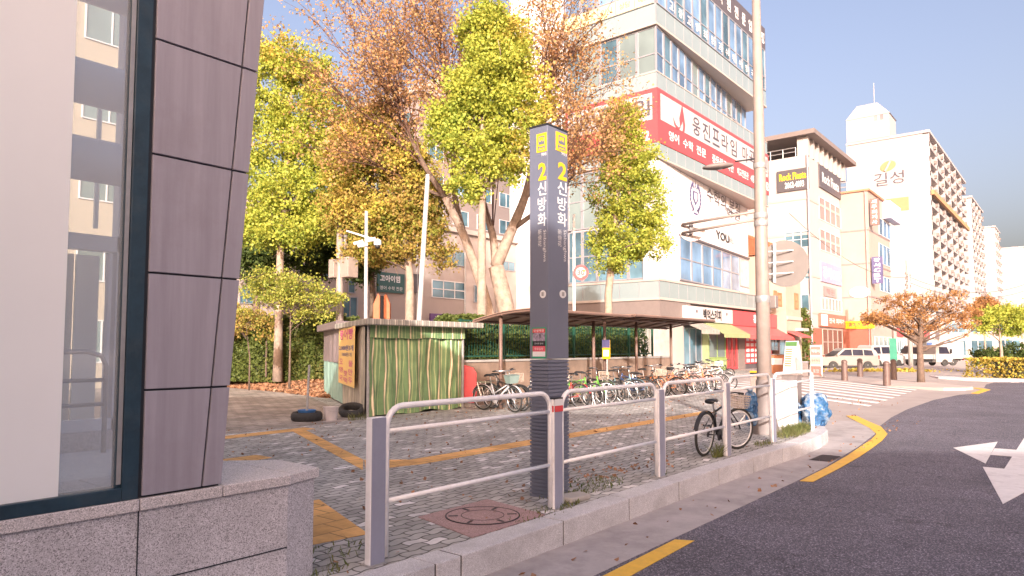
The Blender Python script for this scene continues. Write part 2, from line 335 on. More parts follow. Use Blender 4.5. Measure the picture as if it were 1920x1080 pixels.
# asphalt with aggregate
def asphalt():
    m, nt, b = nmat('asphalt'); L = nt.links; tc = N(nt, "ShaderNodeTexCoord")
    v = N(nt, "ShaderNodeTexVoronoi"); v.inputs["Scale"].default_value = 95; L.new(tc.outputs["Object"], v.inputs["Vector"])
    sp = N(nt, "ShaderNodeSeparateColor"); L.new(v.outputs["Color"], sp.inputs[0])
    r = N(nt, "ShaderNodeValToRGB"); e = r.color_ramp.elements; e[0].color = (0.06, 0.056, 0.072, 1); e[1].color = (0.36, 0.33, 0.38, 1); e[0].position = 0.1
    x = e.new(0.75); x.color = (0.125, 0.115, 0.145, 1); L.new(sp.outputs[0], r.inputs[0])
    n2 = N(nt, "ShaderNodeTexNoise"); n2.inputs["Scale"].default_value = 0.5; n2.inputs["Detail"].default_value = 10; n2.inputs["Roughness"].default_value = 0.7
    L.new(tc.outputs["Object"], n2.inputs["Vector"]); mr = N(nt, "ShaderNodeMapRange"); mr.inputs[1].default_value = 0.35; mr.inputs[2].default_value = 0.68
    mr.inputs[3].default_value = 0.78; mr.inputs[4].default_value = 1.25; L.new(n2.outputs[0], mr.inputs[0])
    s = N(nt, "ShaderNodeVectorMath"); s.operation = 'SCALE'; L.new(r.outputs[0], s.inputs[0]); L.new(mr.outputs[0], s.inputs["Scale"])
    # hairline cracks and a few oil spots
    vc = N(nt, "ShaderNodeTexVoronoi"); vc.feature = 'DISTANCE_TO_EDGE'; vc.inputs["Scale"].default_value = 0.35
    nd = N(nt, "ShaderNodeTexNoise"); nd.inputs["Scale"].default_value = 2.2; nd.inputs["Detail"].default_value = 8; L.new(tc.outputs["Object"], nd.inputs["Vector"])
    va = N(nt, "ShaderNodeVectorMath"); va.operation = 'MULTIPLY_ADD'; va.inputs[1].default_value = (0.9, 0.9, 0.9); L.new(nd.outputs["Color"], va.inputs[0]); L.new(tc.outputs["Object"], va.inputs[2]); L.new(va.outputs[0], vc.inputs["Vector"])
    rc = N(nt, "ShaderNodeMapRange"); rc.inputs[1].default_value = 0.0; rc.inputs[2].default_value = 0.006; rc.inputs[3].default_value = 0.45; rc.inputs[4].default_value = 1.0; L.new(vc.outputs["Distance"], rc.inputs[0])
    no = N(nt, "ShaderNodeTexNoise"); no.inputs["Scale"].default_value = 1.7; no.inputs["Detail"].default_value = 5; L.new(tc.outputs["Object"], no.inputs["Vector"])
    ro = N(nt, "ShaderNodeMapRange"); ro.inputs[1].default_value = 0.66; ro.inputs[2].default_value = 0.74; ro.inputs[3].default_value = 1.0; ro.inputs[4].default_value = 0.62; L.new(no.outputs[0], ro.inputs[0])
    mu = N(nt, "ShaderNodeMath"); mu.operation = 'MULTIPLY'; L.new(rc.outputs[0], mu.inputs[0]); L.new(ro.outputs[0], mu.inputs[1])
    s3 = N(nt, "ShaderNodeVectorMath"); s3.operation = 'SCALE'; L.new(s.outputs[0], s3.inputs[0]); L.new(mu.outputs[0], s3.inputs["Scale"])
    L.new(s3.outputs[0], b.inputs["Base Color"]); b.inputs["Roughness"].default_value = 0.8
    bp = N(nt, "ShaderNodeBump"); bp.inputs["Strength"].default_value = 0.5; bp.inputs["Distance"].default_value = 0.006
    L.new(v.outputs["Distance"], bp.inputs["Height"]); L.new(bp.outputs[0], b.inputs["Normal"]); return m
M_asph = asphalt()
M_gut = mat('gutter_concrete', (0.4, 0.37, 0.37), 0.85, var=0.15, scale=3, bump=0.5, dirt=0.6, dirtcol=(0.2, 0.18, 0.18))
M_side = mat('worn_side_street', (0.36, 0.315, 0.3), 0.85, var=0.12, scale=0.9, bump=0.4, dirt=0.35, dirtcol=(0.2, 0.17, 0.16))
M_pave = blocks('interlocking_blocks', 0.225, 0.1125, (0.31, 0.3, 0.285), (0.48, 0.465, 0.445), (0.09, 0.085, 0.08), light=(0.7, 0.67, 0.66), wave=0.014, lightat=0.957, mortar=0.009)
M_square = blocks('square_blocks', 0.3, 0.3, (0.25, 0.22, 0.195), (0.38, 0.33, 0.3), (0.1, 0.09, 0.08), mortar=0.012, patch=0.35)
M_tact = blocks('tactile_blocks', 0.3, 0.3, (0.6, 0.33, 0.11), (0.75, 0.42, 0.15), (0.3, 0.17, 0.07), mortar=0.008, patch=0.3)
M_farp = mat('pale_pavement', (0.46, 0.4, 0.37), 0.85, var=0.1, scale=0.8, bump=0.2, dirt=0.2)
M_soil = mat('litter_soil', (0.22, 0.1, 0.055), 0.95, var=0.5, scale=14, bump=0.8, bscale=30, dirt=0.5, dirtcol=(0.08, 0.05, 0.035))
# ================================================================== ground
mb = MB(); mb.box(-400, 900, -600, 700, -1.0, -0.26); struct('ground', mb, M_farp)
ROADZ = -0.22
seam = [(-40, 3.12), (5, 3.12), (9.9, 3.10), (11.4, 3.12), (14.1, 3.27), (16.4, 3.47), (18, 3.7), (20.5, 3.93), (23.4, 4.07), (28.3, 4.08), (32.1, 3.73), (33.8, 3.16), (36.6, 3.1), (38.4, 3.52), (42, 3.75), (44.6, 3.61), (45.9, 2.6), (46.0, 0), (46.2, -60)]
mb = MB(); mb.prism([(-40, -60)] + seam, -0.25, ROADZ); struct('road', mb, M_asph)
def zside(b): return -0.224 + 0.205 * min(1.0, max(0.0, (b - 5.0) / 5.0))
mb = MB()
for i in range(56):
    for j in range(150):
        a0 = 14.6 + i; b0 = 3.0 + j * 0.25; z0, z1 = zside(b0), zside(b0 + 0.25)
        mb.quad((a0, b0, z0), (a0 + 1, b0, z0), (a0 + 1, b0 + 0.25, z1), (a0, b0 + 0.25, z1))
struct('side_street', mb, M_side)
# gutter strip and concrete apron round the corner
kerb = [(-12, 3.76), (3.0, 3.76), (5.4, 3.77), (9.2, 3.79), (11.4, 3.74), (12.2, 3.7), (13.4, 3.74), (14.4, 3.86), (15.2, 4.15), (15.75, 4.65), (16.1, 5.3), (16.9, 6.1)]
mb = MB(); mb.prism([(-12, 3.1), (9.9, 3.09), (11.4, 3.11), (14.1, 3.26), (16.4, 3.46), (17.8, 3.75), (19, 4.3), (18.6, 5.0), (17.6, 6.0), (16.9, 6.2)] + kerb[::-1], -0.25, -0.2165); struct('gutter', mb, M_gut)
# pavement slab
inner = [(-12, 4.0), (11.4, 4.0), (12.2, 3.97), (13.4, 4.01), (14.2, 4.12), (14.95, 4.4), (15.45, 4.85), (15.85, 5.45), (16.7, 6.3)]
mb = MB(); mb.prism(inner + [(18.5, 7.4), (22, 9.2), (30, 12.6), (40, 15.9), (58, 17.5), (72, 17.6), (72, 90), (-12, 90)], -0.255, 0.0); struct('pavement', mb, M_pave)
# kerb stones with open joints
mb = MB(); segs = []
def walk(poly, step):
    out = []; 
    for (x0, y0), (x1, y1) in zip(poly, poly[1:]):
        n = max(1, round(math.hypot(x1 - x0, y1 - y0) / step))
        out += [(x0 + (x1 - x0) * k / n, y0 + (y1 - y0) * k / n) for k in range(n)]
    return out + [poly[-1]]
kw = walk([(-12, 3.76), (3.72, 3.76), (4.0, 3.762), (5.38, 3.77), (6.6, 3.775), (7.8, 3.785), (9.0, 3.79), (10.2, 3.77), (11.4, 3.74)] + kerb[5:], 1.15)
for (x0, y0), (x1, y1) in zip(kw, kw[1:]):
    dx, dy = x1 - x0, y1 - y0; l = math.hypot(dx, dy); nx, ny = -dy / l, dx / l; g = 0.007 / l
    w = 0.26; dz = random.uniform(-0.003, 0.004)
    p = [(x0 + dx * g, y0 + dy * g), (x1 - dx * g, y1 - dy * g), (x1 - dx * g + nx * w, y1 - dy * g + ny * w), (x0 + dx * g + nx * w, y0 + dy * g + ny * w)]
    drop = 0.0 if x0 < 14.8 else min(0.15, (x0 - 14.8) * 0.1)
    mb.prism(p, -0.255, 0.006 + dz - drop)
struct('kerb', mb, M_kerb, bevel=0.012)
mb = MB()
for (x0, y0), (x1, y1) in zip(kw, kw[1:]):
    dx, dy = x1 - x0, y1 - y0; l = math.hypot(dx, dy); nx, ny = -dy / l, dx / l
    if x0 < 14.8: mb.prism([(x1 - dx / l * .016 + nx * .008, y1 + ny * .008), (x1 + dx / l * .016 + nx * .008, y1 + ny * .008), (x1 + dx / l * .016 + nx * .25, y1 + ny * .25), (x1 - dx / l * .016 + nx * .25, y1 + ny * .25)], -0.25, -0.002)
struct('kerb_joints', mb, mat('joint_dirt', (.09, .08, .075), .9))
# tactile strips
for poly in ([(5.95, 7.32), (6.75, 7.1), (16.6, 7.12), (17.0, 7.46), (6.9, 7.5), (6.47, 8.0)], [(6.47, 8.02), (5.93, 7.36), (7.78, 11.75), (8.06, 11.75)][::1],
             [(-4, 11.3), (8.3, 11.78), (8.3, 12.15), (-4, 11.75)], [(4.6, 9.05), (5.75, 9.2), (5.75, 9.62), (4.6, 9.62)], [(2.9, 5.0), (3.95, 4.82), (4.5, 6.3), (3.4, 6.4)]):
    mb = MB(); mb.prism(poly, -0.01, 0.0045); struct('tactile_paving', mb, M_tact)
mb = MB(); mb.prism([(-5, 12.4), (9.3, 12.4), (10.2, 13.0), (13.4, 19.2), (14.3, 22.4), (14.8, 27.4), (14, 45), (-5, 45)], -0.01, 0.004); struct('plaza_paving', mb, M_square)
# markings
def strip(pin, pout, z, m, name='road_marking'):
    mb = MB(); n = len(pin)
    for i in range(n - 1): mb.prism([pin[i], pin[i + 1], pout[i + 1], pout[i]], z - 0.003, z)
    return struct(name, mb, m)
strip([(3.0, 3.02), (4.9, 3.03), (6.2, 3.06)], [(3.1, 2.86), (5.03, 2.86), (6.28, 2.9)], ROADZ + 0.005, M_yel)
strip([(9.95, 3.05), (11.4, 3.07), (12.8, 3.13), (14.1, 3.22), (15.3, 3.3), (16.35, 3.42), (17.5, 3.8), (18.7, 4.32), (20.2, 4.95)], [(10.0, 2.89), (11.4, 2.9), (12.8, 2.94), (14.0, 3.01), (15.3, 3.1), (16.5, 3.24), (17.9, 3.64), (19.0, 4.14), (20.35, 4.72)], ROADZ + 0.008, M_yel)
strip([(33.2, 3.5), (36.4, 3.42), (37.4, 3.8), (38.4, 4.75)], [(32.9, 3.22), (36.6, 3.12), (37.8, 3.6), (38.8, 4.6)], ROADZ + 0.008, M_yel)
mb = MB(); zA = ROADZ + 0.006
for poly in ([(10.0, 0.78), (12.9, 1.24), (12.9, 0.33)], [(12.9, 0.6), (19.0, 0.6), (19.0, 0.97), (12.9, 0.97)], [(14.43, 0.97), (15.4, 0.97), (15.4, 1.29), (14.43, 1.27)], [(13.3, 1.24), (16.5, 1.33), (15.0, 1.88)]): mb.prism(poly, zA - 0.004, zA)
struct('road_marking', mb, M_wmk)
for k in range(8):      # zebra crossing
    a = 23.7 + 1.42 * k; b = 5.16 + 0.05 * k; mb = MB(); n = 16
    for i in range(n):
        b0 = b + i * 0.45; b1 = b0 + 0.45; s0 = (b0 - b) * 0.62; s1 = (b1 - b) * 0.62
        mb.quad((a + s0, b0, zside(b0) + 0.012), (a + 0.5 + s0, b0, zside(b0) + 0.012), (a + 0.5 + s1, b1, zside(b1) + 0.012), (a + s1, b1, zside(b1) + 0.012))
    struct('crosswalk_stripe', mb, mat('crosswalk_paint', (.85, .83, .82), .6, var=.06, scale=7, dirt=.25))
# far pavement across the side street
mb = MB(); mb.prism([(34.6, 4.6), (35.3, 3.9), (36.6, 3.75), (38.2, 4.9), (44.5, 8.6), (50, 13.0), (60, 14.0), (60, 16.5), (46, 15.0), (38.9, 10.4), (35.6, 7.2)], -0.25, -0.1 + 0.0); struct('far_pavement', mb, M_farp)
mb = MB(); mb.prism([(46.2, -60), (46.2, 2.6), (45.4, 4.0), (46.4, 6.4), (49, 7.2), (49, -60)], -0.25, -0.08); struct('far_kerb', mb, M_granite_l)
# planting bed behind the stall, higher behind the retaining wall
def bedz(a, b):
    af = 14.7 if b < 19 else (np.interp(b, [19, 22.3, 27.2, 60], [13.9, 14.6, 15.0, 15.0]))
    dd = a - af
    if dd < 0 or a > 24.9 + max(0, b - 14.5) * 1.1 or a > 37: return -0.06
    if b < 19: return min(1.16, -0.05 + dd * 2.5)
    return min(0.9, 0.01 + 0.22 * dd) + 0.04 * math.sin(a * 3.1) * math.cos(b * 2.3)
mb = MB(); A = np.arange(13.5, 40, 0.5); Bv = np.concatenate([[13.42], np.arange(13.9, 50, 0.5)])
for a in A:
    for b in Bv: mb.v.append((a, b, float(bedz(a, b))))
nb_ = len(Bv)
for i in range(len(A) - 1):
    for j in range(nb_ - 1):
        q = (i * nb_ + j, (i + 1) * nb_ + j, (i + 1) * nb_ + j + 1, i * nb_ + j + 1)
        if max(mb.v[k][2] for k in q) > -0.05: mb.f.append(q); mb.m.append(0)
struct('planting_bed', mb, M_soil, smooth=True)
# ================================================================== subway entrance (glazed shelter at the left)
M_mauve = mat('mauve_panel', (0.37, 0.345, 0.40), 0.38, var=0.12, scale=2.5, streak=True, dirt=0.32, dirtcol=(0.24, 0.19, 0.2), spec=0.5)
M_joint = mat('dark_joint', (0.018, 0.022, 0.03), 0.5)
M_teal = mat('dark_blue_frame', (0.022, 0.05, 0.075), 0.35, var=0.25, scale=8, dirt=0.25, dirtcol=(0.12, 0.13, 0.13))
M_film = mat('frosted_film', (0.92, 0.94, 0.94), 0.12, var=0.03, scale=0.6)
M_cream = mat('cream_wall', (0.85, 0.8, 0.72), 0.6, var=0.05, scale=1)
M_duct = mat('grey_duct', (0.78, 0.78, 0.84), 0.4, var=0.06)
M_glass = glassmat('shelter_glass', clear=0.97, ior=1.35, milky=0.2)  # white veil in the glass colour lifts the dim interior behind it
E1 = thing('subway_entrance', 'glazed station entrance with mauve metal panels on a grey granite base', 'station entrance')
# granite base
SB = 4.105
zc0, zc1 = 0.69, 0.757
mb = MB(); mb.prism([(-6, SB + .02), (2.70, SB + .02), (2.97, 4.22), (2.98, 4.7), (2.7, 5.0), (-6, 5.0)], -0.02, zc0 - 0.004)
plinth = mb.build('plinth', M_granite, E1)
mb = MB()
for x0, x1 in ((-6, -1.0), (-0.995, 0.3), (0.305, 1.747), (1.752, 2.235)): mb.box(x0, x1, SB, 5.02, zc0, zc1)
mb.prism([(2.24, SB), (2.70, SB), (2.74, 4.12), (2.74, 5.0), (2.24, 5.02)], zc0, zc1)
mb.prism([(2.744, 4.13), (3.0, 4.2), (3.02, 4.72), (2.744, 5.0)], zc0, zc1)
mb.build('cap_stone', M_granite_l, E1, bevel=0.006)
mb = MB()
for x in (-0.997, 1.75): mb.box(x - 0.003, x + 0.003, SB + 0.015, SB + .03, 0, zc0 - 0.002)
mb.extr([(-6, 0.28), (2.7, 0.28), (2.7, 0.287), (-6, 0.287)], ((0, SB + .016, 0), (1, 0, 0), (0, 0, 1)), (0, .01, 0))
mb.build('base_joint', M_joint, E1)
# mauve clad pillar with a leaning right edge (dark backing shows in the joints)
def xr(z): return 2.225 + (z - 0.757) * 0.069     # leaning outer edge
def xj(z): return 2.105 + (z - 0.757) * 0.073     # leaning joint
Zs = [0.765, 1.36, 2.03, 2.72, 3.40, 4.1, 4.8, 5.4]
mb = MB(); mb.extr([(1.745, 0.76), (xr(0.76) - 0.01, 0.76), (xr(5.4) - 0.01, 5.4), (1.745, 5.4)], ((0, SB + 0.022, 0), (1, 0, 0), (0, 0, 1)), (0, 0.12, 0)); mb.build('pillar_core', M_joint, E1)
g = 0.006; sl_ = 0.0
for z0, z1 in zip(Zs, Zs[1:]):
    # horizontal joints at constant height
    for lo, hi in ((lambda z: 1.762, lambda z: xj(z) - g), (lambda z: xj(z) + g, xr)):
        mb = MB(); mb.extr([(lo(z0), z0 + g), (hi(z0), z0 + g), (hi(z1), z1 - g), (lo(z1), z1 - g)], ((0, SB + 0.006, 0), (1, 0, 0), (0, 0, 1)), (0, 0.02, 0))
        mb.build('cladding_panel', M_mauve, E1, bevel=0.003)
for z0, z1 in zip(Zs, Zs[1:]):        # side return of the pillar
    mb = MB(); mb.add([(xr(z0) - 0.02, SB + 0.03, z0 + g), (xr(z0), SB + 0.03, z0 + g), (xr(z0), SB + 0.14, z0 + g), (xr(z0) - 0.02, SB + 0.14, z0 + g), (xr(z1) - 0.02, SB + 0.03, z1 - g), (xr(z1), SB + 0.03, z1 - g), (xr(z1), SB + 0.14, z1 - g), (xr(z1) - 0.02, SB + 0.14, z1 - g)],
        [(0, 3, 2, 1), (4, 5, 6, 7), (0, 1, 5, 4), (1, 2, 6, 5), (2, 3, 7, 6), (3, 0, 4, 7)]); mb.build('side_panel', M_mauve, E1)
# window frame + glass + frosted panel
fr = E1
mb = MB(); mb.box(1.655, 1.742, SB + 0.01, SB + 0.12, 0.758, 5.4); mb.box(-6, 1.654, SB + 0.01, SB + 0.12, 0.758, 0.83)
mb.box(-6, 1.654, SB + 0.01, SB + 0.12, 5.3, 5.4); mb.box(1.628, 1.654, SB + 0.03, SB + 0.09, 0.83, 5.3)
mb.build('window_frame', M_teal, fr, bevel=0.004)
mb = MB(); mb.box(1.63, 1.652, SB + 0.022, SB + 0.029, 0.85, 5.3); mb.build('seal_strip', M_steel, fr)
mb = MB(); mb.box(-6, 1.63, SB + 0.05, SB + 0.058, 0.83, 5.3); mb.build('glass_pane', M_glass, fr)
mb = MB(); mb.box(-6, 1.355, SB + 0.038, SB + 0.047, 0.831, 5.299); mb.build('frosted_panel', M_film, fr)
# interior: floor, rear glazing, columns, beams, hand rail
M_intf = granite('interior_granite', (0.75, 0.72, 0.72), dark=0.6, dirt=0.1)
mb = MB(); mb.box(-6, 3.4, 5.03, 7.9, -0.01, 0.55); mb.build('interior_floor', M_intf, E1)
mb = MB(); mb.box(-6, 3.5, 7.91, 8.25, 0, 0.74); mb.build('rear_plinth', M_granite_l, E1, bevel=0.005)
mb = MB()
for x in (-2.6, -0.4, 1.1, 3.14): mb.box(x - 0.07, x + 0.07, 7.95, 8.1, 0.741, 5.4)
mb.box(-6, 3.4, 7.95, 8.1, 0.742, 0.86); mb.box(-6, 3.4, 7.95, 8.1, 2.62, 2.78); mb.box(3.0, 3.03, 7.96, 8.05, .87, 2.6)
mb.build('rear_frame', M_duct, E1)
mb = MB(); mb.box(-6, 3.06, 8.02, 8.055, 4.55, 4.62); mb.box(2.86, 2.9, 8.02, 8.055, 2.86, 4.54); mb.build('rear_mullion', M_film, E1)
mb = MB(); mb.box(2.3, 2.78, 8.3, 8.5, 0, 2.6); mb.build('rear_column', M_cream, E1); mb = MB(); mb.box(2.8, 3.03, 8.3, 8.33, .76, 2.6); mb.build('rear_white_panel', M_film, E1)
mb = MB()
for z, x0 in ((3.3, 2.2), (4.0, 2.4), (4.95, 2.6)): mb.tube([(-6, 6.9, z), (3.4, 6.9, z)], 0.2, 16)
mb.build('roof_beam', M_duct, E1, smooth=True)
mb = MB()
for k, (za, zb) in enumerate(((1.56, 1.1),)):
    mb.tube([(-3, 7.6, za), (2.7, 7.6, za), (2.82, 7.6, za - 0.04), (2.87, 7.6, za - 0.14), (2.87, 7.6, 0.56)], 0.024, 8); mb.tube([(-3, 7.6, 1.28), (2.86, 7.6, 1.28)], 0.02, 8); mb.tube([(-3, 7.6, 1.04), (2.86, 7.6, 1.04)], 0.02, 8)
    mb.tube([(0.6, 7.6, 0), (0.6, 7.6, za)], 0.02, 8)
mb.build('handrail', M_steel, E1, smooth=True)
mb = MB(); mb.box(-6.4, 2.9, SB + .02, 8.4, 5.46, 5.47); mb.build('roof_glass', glassmat('roof_glass', clear=.97), E1); mb = MB()
for y_ in (SB + .02, 6.2, 8.3): mb.box(-6.4, 2.9, y_, y_ + .1, 5.41, 5.455)
for x_ in (-6.3, -3.5, -.8, 1.9): mb.box(x_, x_ + .1, SB + .13, 8.29, 5.41, 5.455)
mb.build('roof_frame', M_duct, E1)
mb = MB(); mb.box(-6.2, -6.0, SB, 8.3, 0, 5.42); mb.build('end_wall', M_film, E1)
base(E1, (1.0, 4.6, 0))
# ================================================================== office block across the road behind the camera: its shadow lies over the foreground
M_offw = mat('office_wall', (0.7, 0.66, 0.63), 0.8, var=0.08); M_dkg = pane('office_glass', (0.12, 0.15, 0.18))
def LAT(al, lat):   # sun frame -> world; al along the light, lat to its right
    c, s = math.cos(R(SUN_AZ)), math.sin(R(SUN_AZ)); return (al * c + lat * s, al * s - lat * c)
tn = math.tan(R(SUN_EL))
for lat0, lat1, h, nm, lb in ((-26, -1.0, 2.0 + 28 * tn, 'office_building', 'grey office block standing behind the station entrance'), (-0.99, 4.1, 2.9 + 19.7 * tn, 'office_building', 'narrow grey stair tower beside the office block'), (4.11, 40, -0.22 + 24.6 * tn, 'shop_row', 'low grey row of shops across the road')):
    T = thing(nm, lb, 'building', LAT(-12, (lat0 + lat1) / 2) + (ROADZ - 0.04,), R(SUN_AZ))
    w = (lat1 - lat0) / 2
    mb = MB(); mb.box(-8, 0, -w, w, 0, h - (ROADZ - 0.04)); mb.build('wall', M_offw, T)
    n = max(1, int(2 * w / 3)); k = 0
    for z in np.arange(1.0, h - 1.5, 3.2):
        for i in range(n):
            y = -w + (i + 0.5) * 2 * w / n; mb = MB(); mb.box(0.0, 0.03, y - 1.1, y + 1.1, z, z + 1.5); mb.build('window', M_dkg, T)
def prect(face, plane, x0, y0, x1, y1):
    f = ata if face == 'A' else atb
    l = f(x0, (y0 + y1) / 2, plane); r = f(x1, (y0 + y1) / 2, plane); t = f((x0 + x1) / 2, y0, plane); bt = f((x0 + x1) / 2, y1, plane)
    c = ((l.x + r.x) / 2, (l.y + r.y) / 2, (t.z + bt.z) / 2); w = (l - r).length; return c, w, t.z - bt.z
def plate(mb, face, c, w, h, th, mi=0, off=0.0):
    if face == 'A': return mb.box(c[0] - off - th, c[0] - off, c[1] - w / 2, c[1] + w / 2, c[2] - h / 2, c[2] + h / 2, mi)
    return mb.box(c[0] - w / 2, c[0] + w / 2, c[1] - off - th, c[1] - off, c[2] - h / 2, c[2] + h / 2, mi)
# ================================================================== station pylon
M_pyl = mat('pylon_grey', (0.165, 0.18, 0.24), 0.35, var=0.06, scale=1.5, metal=0.15, spec=0.5)
M_sy = mat('sign_yellow', (0.85, 0.5, 0.02), 0.4, var=0.04)
M_sw = mat('sign_white', (0.75, 0.75, 0.76), 0.4, var=0.04)
M_red = mat('sign_red', (0.62, 0.06, 0.07), 0.5, var=0.08)
T = thing('station_pylon', 'tall dark grey square station sign column marked with a yellow 2 beside the fence', 'sign pillar')
pa, pb, pw, pd, pz = 6.06, 4.44, 0.385, 0.25, 4.04; zr = 1.47
mb = MB(); mb.box(pa, pa + pw, pb, pb + pd, zr + 0.01, pz); mb.build('column', M_pyl, T, bevel=0.006)
mb = MB(); mb.box(pa - 0.004, pa + pw + 0.004, pb - 0.004, pb + pd + 0.004, pz + 0.001, pz + 0.02); mb.build('cap', M_black, T)
mb = MB(); mb.box(pa + 0.012, pa + pw - 0.012, pb + 0.012, pb + pd - 0.012, -0.02, zr)
k = 0.0
while k < zr - 0.02: mb.box(pa, pa + pw, pb, pb + pd, k, k + 0.027); k += 0.04
mb.build('ribbed_base', M_pyl, T)
def logo(face, plane, x0, y0, x1, y1, par):
    c, w, h = prect(face, plane, x0, y0, x1, y1); mb = MB(); plate(mb, face, c, w, h, 0.004); lg = mb.build('line_emblem', M_sy, par)
    s = w
    def P(u, v): return (c[0] - 0.006, c[1] - u, c[2] + v) if face == 'A' else (c[0] + u, c[1] - 0.006, c[2] + v)
    mb = MB()
    def rect(u0, u1, v0, v1):
        q = [P(u0, v0), P(u1, v0), P(u1, v1), P(u0, v1)]; mb.add(q, [(0, 1, 2, 3)])
    h2 = h / 2; w2 = w / 2      # train front pictogram
    rect(-w2 * .6, -w2 * .42, -h2 * .2, h2 * .7); rect(w2 * .42, w2 * .6, -h2 * .2, h2 * .7); rect(-w2 * .42, w2 * .42, h2 * .58, h2 * .7); rect(-w2 * .42, w2 * .42, -h2 * .2, h2 * .12)
    rect(-w2 * .1, w2 * .1, h2 * .12, h2 * .3); rect(-w2 * .7, -w2 * .5, -h2 * .8, -h2 * .3); rect(w2 * .5, w2 * .7, -h2 * .8, -h2 * .3); rect(-w2 * .5, w2 * .5, -h2 * .55, -h2 * .42); rect(-w2 * .45, w2 * .45, -h2 * .85, -h2 * .74)
    mb.build('train_pictogram', M_pyl, lg)
for face, pl, o in (('B', pb, 0), ('A', pa, 1)):
    X = (lambda x: x) if face == 'B' else (lambda x: 993 + (x - 1028) * .93)
    logo(face, pl, X(1042.5), 250, X(1062.5), 285, T)
    def tx(s, m, x0, y0, x1, y1, **k):
        c, w, h = prect(face, pl, X(x0), y0, X(x1), y1); return text(s, m, face, c, w, h, T, **k)
    tx('903', M_sw, 1052, 286, 1062, 292); tx('2', M_sy, 1046, 305, 1062, 338, bold=0.03)
    for s, y in (('신', 341), ('방', 370), ('화', 399)): tx(s, M_sw, 1045, y, 1062, y + 25, bold=0.012)
    for s, y in (('新', 430), ('傍', 441), ('花', 452)): tx(s, M_sw, 1045.5, y, 1052.5, y + 10)
    tx('Sinbanghwa', M_sw, 1055, 431, 1062, 491, rot=1)
    c, w, h = prect(face, pl, X(1049), 544, X(1061), 559); mb = MB(); n = 20
    ring = [((math.cos(2 * math.pi * i / n) * w / 2), (math.sin(2 * math.pi * i / n) * h / 2)) for i in range(n)]
    if face == 'B': mb.extr(ring, (c, (1, 0, 0), (0, 0, 1)), (0, -0.004, 0))
    else: mb.extr(ring, (c, (0, -1, 0), (0, 0, 1)), (-0.004, 0, 0))
    em = mb.build('round_emblem', M_sw, T)
    mb = MB(); plate(mb, face, c, w * 0.35, h * 0.5, 0.003, 0, 0.005); mb.build('emblem_mark', M_steel, em)
base(T, (pa + pw / 2, pb + pd / 2, 0))
# flyer taped to it
T = thing('poster', 'small red and white poster with green tape on the grey station column', 'poster')
c, w, h = prect('A', pa, 997.5, 614, 1024.5, 672)
mb = MB(); plate(mb, 'A', c, w, h, 0.001, 0, 0.002); mb.build('tape', mat('green_tape', (0.03, 0.3, 0.17), 0.4), T)
def band(nm, m, v0, v1, par, u0=-.44, u1=.44, off=0.0045):
    mb = MB(); mb.box(c[0] - off - 0.001, c[0] - off, c[1] - w * u1, c[1] - w * u0, c[2] + h * v0, c[2] + h * v1); return mb.build(nm, m, par)
band('headline', M_red, .33, .46, T); band('photo', mat('poster_photo', (0.3, 0.25, 0.33), 0.6, var=0.8, scale=25), .06, .33, T); band('text_panel', M_black, -.1, .06, T)
band('ticket_panel', mat('poster_pink', (0.6, 0.1, 0.14), 0.5), -.28, -.1, T); band('foot', M_sw, -.44, -.28, T)
text('인생역전', M_sw, 'A', (c[0] - .004, c[1], c[2] + h * .395), w * .7, h * .08, T, bold=.01); text('전시회 안내', M_sw, 'A', (c[0] - .004, c[1], c[2] - h * .02), w * .6, h * .06, T); text('무료입장', M_sw, 'A', (c[0] - .004, c[1], c[2] - h * .19), w * .6, h * .08, T)
base(T, (c[0], c[1], c[2] - h / 2))
# ================================================================== pedestrian fence
T = thing('pedestrian_fence', 'white tube pedestrian fence with flat grey posts along the granite kerb', 'fence')
PA = [3.45, 5.76, 7.99, 10.11, 12.1, 14.35]; FB = 4.13; PH = 1.08
M_pg = mat('post_grey', (0.31, 0.325, 0.42), 0.4, var=0.05, scale=5, metal=0.1, dirt=0.15)
M_ft = mat('fence_white', (0.88, 0.88, 0.9), 0.4, var=0.05, scale=9, dirt=0.35, dirtcol=(0.38, 0.33, 0.3), bump=0.05)
for i, a in enumerate(PA):
    if i < 5:
        mb = MB(); mb.box(a - 0.073, a + 0.073, FB - 0.03, FB + 0.03, -0.02, PH); p = mb.build('post', M_ft, T, bevel=0.006)
        mb = MB(); mb.box(a - 0.066, a + 0.066, FB - 0.037, FB - 0.0305, 0.0, PH - 0.004); mb.build('post_face', M_pg, p, bevel=0.003)
        mb = MB(); mb.box(a - 0.09, a + 0.09, FB - 0.06, FB + 0.06, -0.01, 0.007); mb.build('foot_plate', M_steel, p)
    else:
        mb = MB(); mb.tube([(a, FB, -0.02), (a, FB, PH + 0.03)], 0.035, 12); mb.build('post', M_ft, T, smooth='auto')
def rail_path(a0, a1, zt, zb, r=0.16, n=6):
    P = [(a0, FB, zb)]
    for k in range(n + 1): t = math.pi / 2 * k / n; P.append((a0 + r - r * math.cos(t), FB, zt - r + r * math.sin(t)))
    for k in range(n + 1): t = math.pi / 2 * k / n; P.append((a1 - r + r * math.sin(t), FB, zt - r + r * math.cos(t)))
    return P + [(a1, FB, zb)]
for a0, a1 in zip(PA, PA[1:]):
    x0 = a0 + 0.1; x1 = a1 - (0.1 if a1 != PA[-1] else 0.0); mb = MB()
    mb.tube(rail_path(x0, x1, 1.15, 0.03), 0.024, 10); pnl = mb.build('rail_frame', M_ft, T, smooth=True)
    for z in (0.965, 0.44): mb = MB(); mb.tube([(x0, FB, z), (x1, FB, z)], 0.019, 10); mb.build('rail', M_ft, T, smooth=True)
a = PA[1]
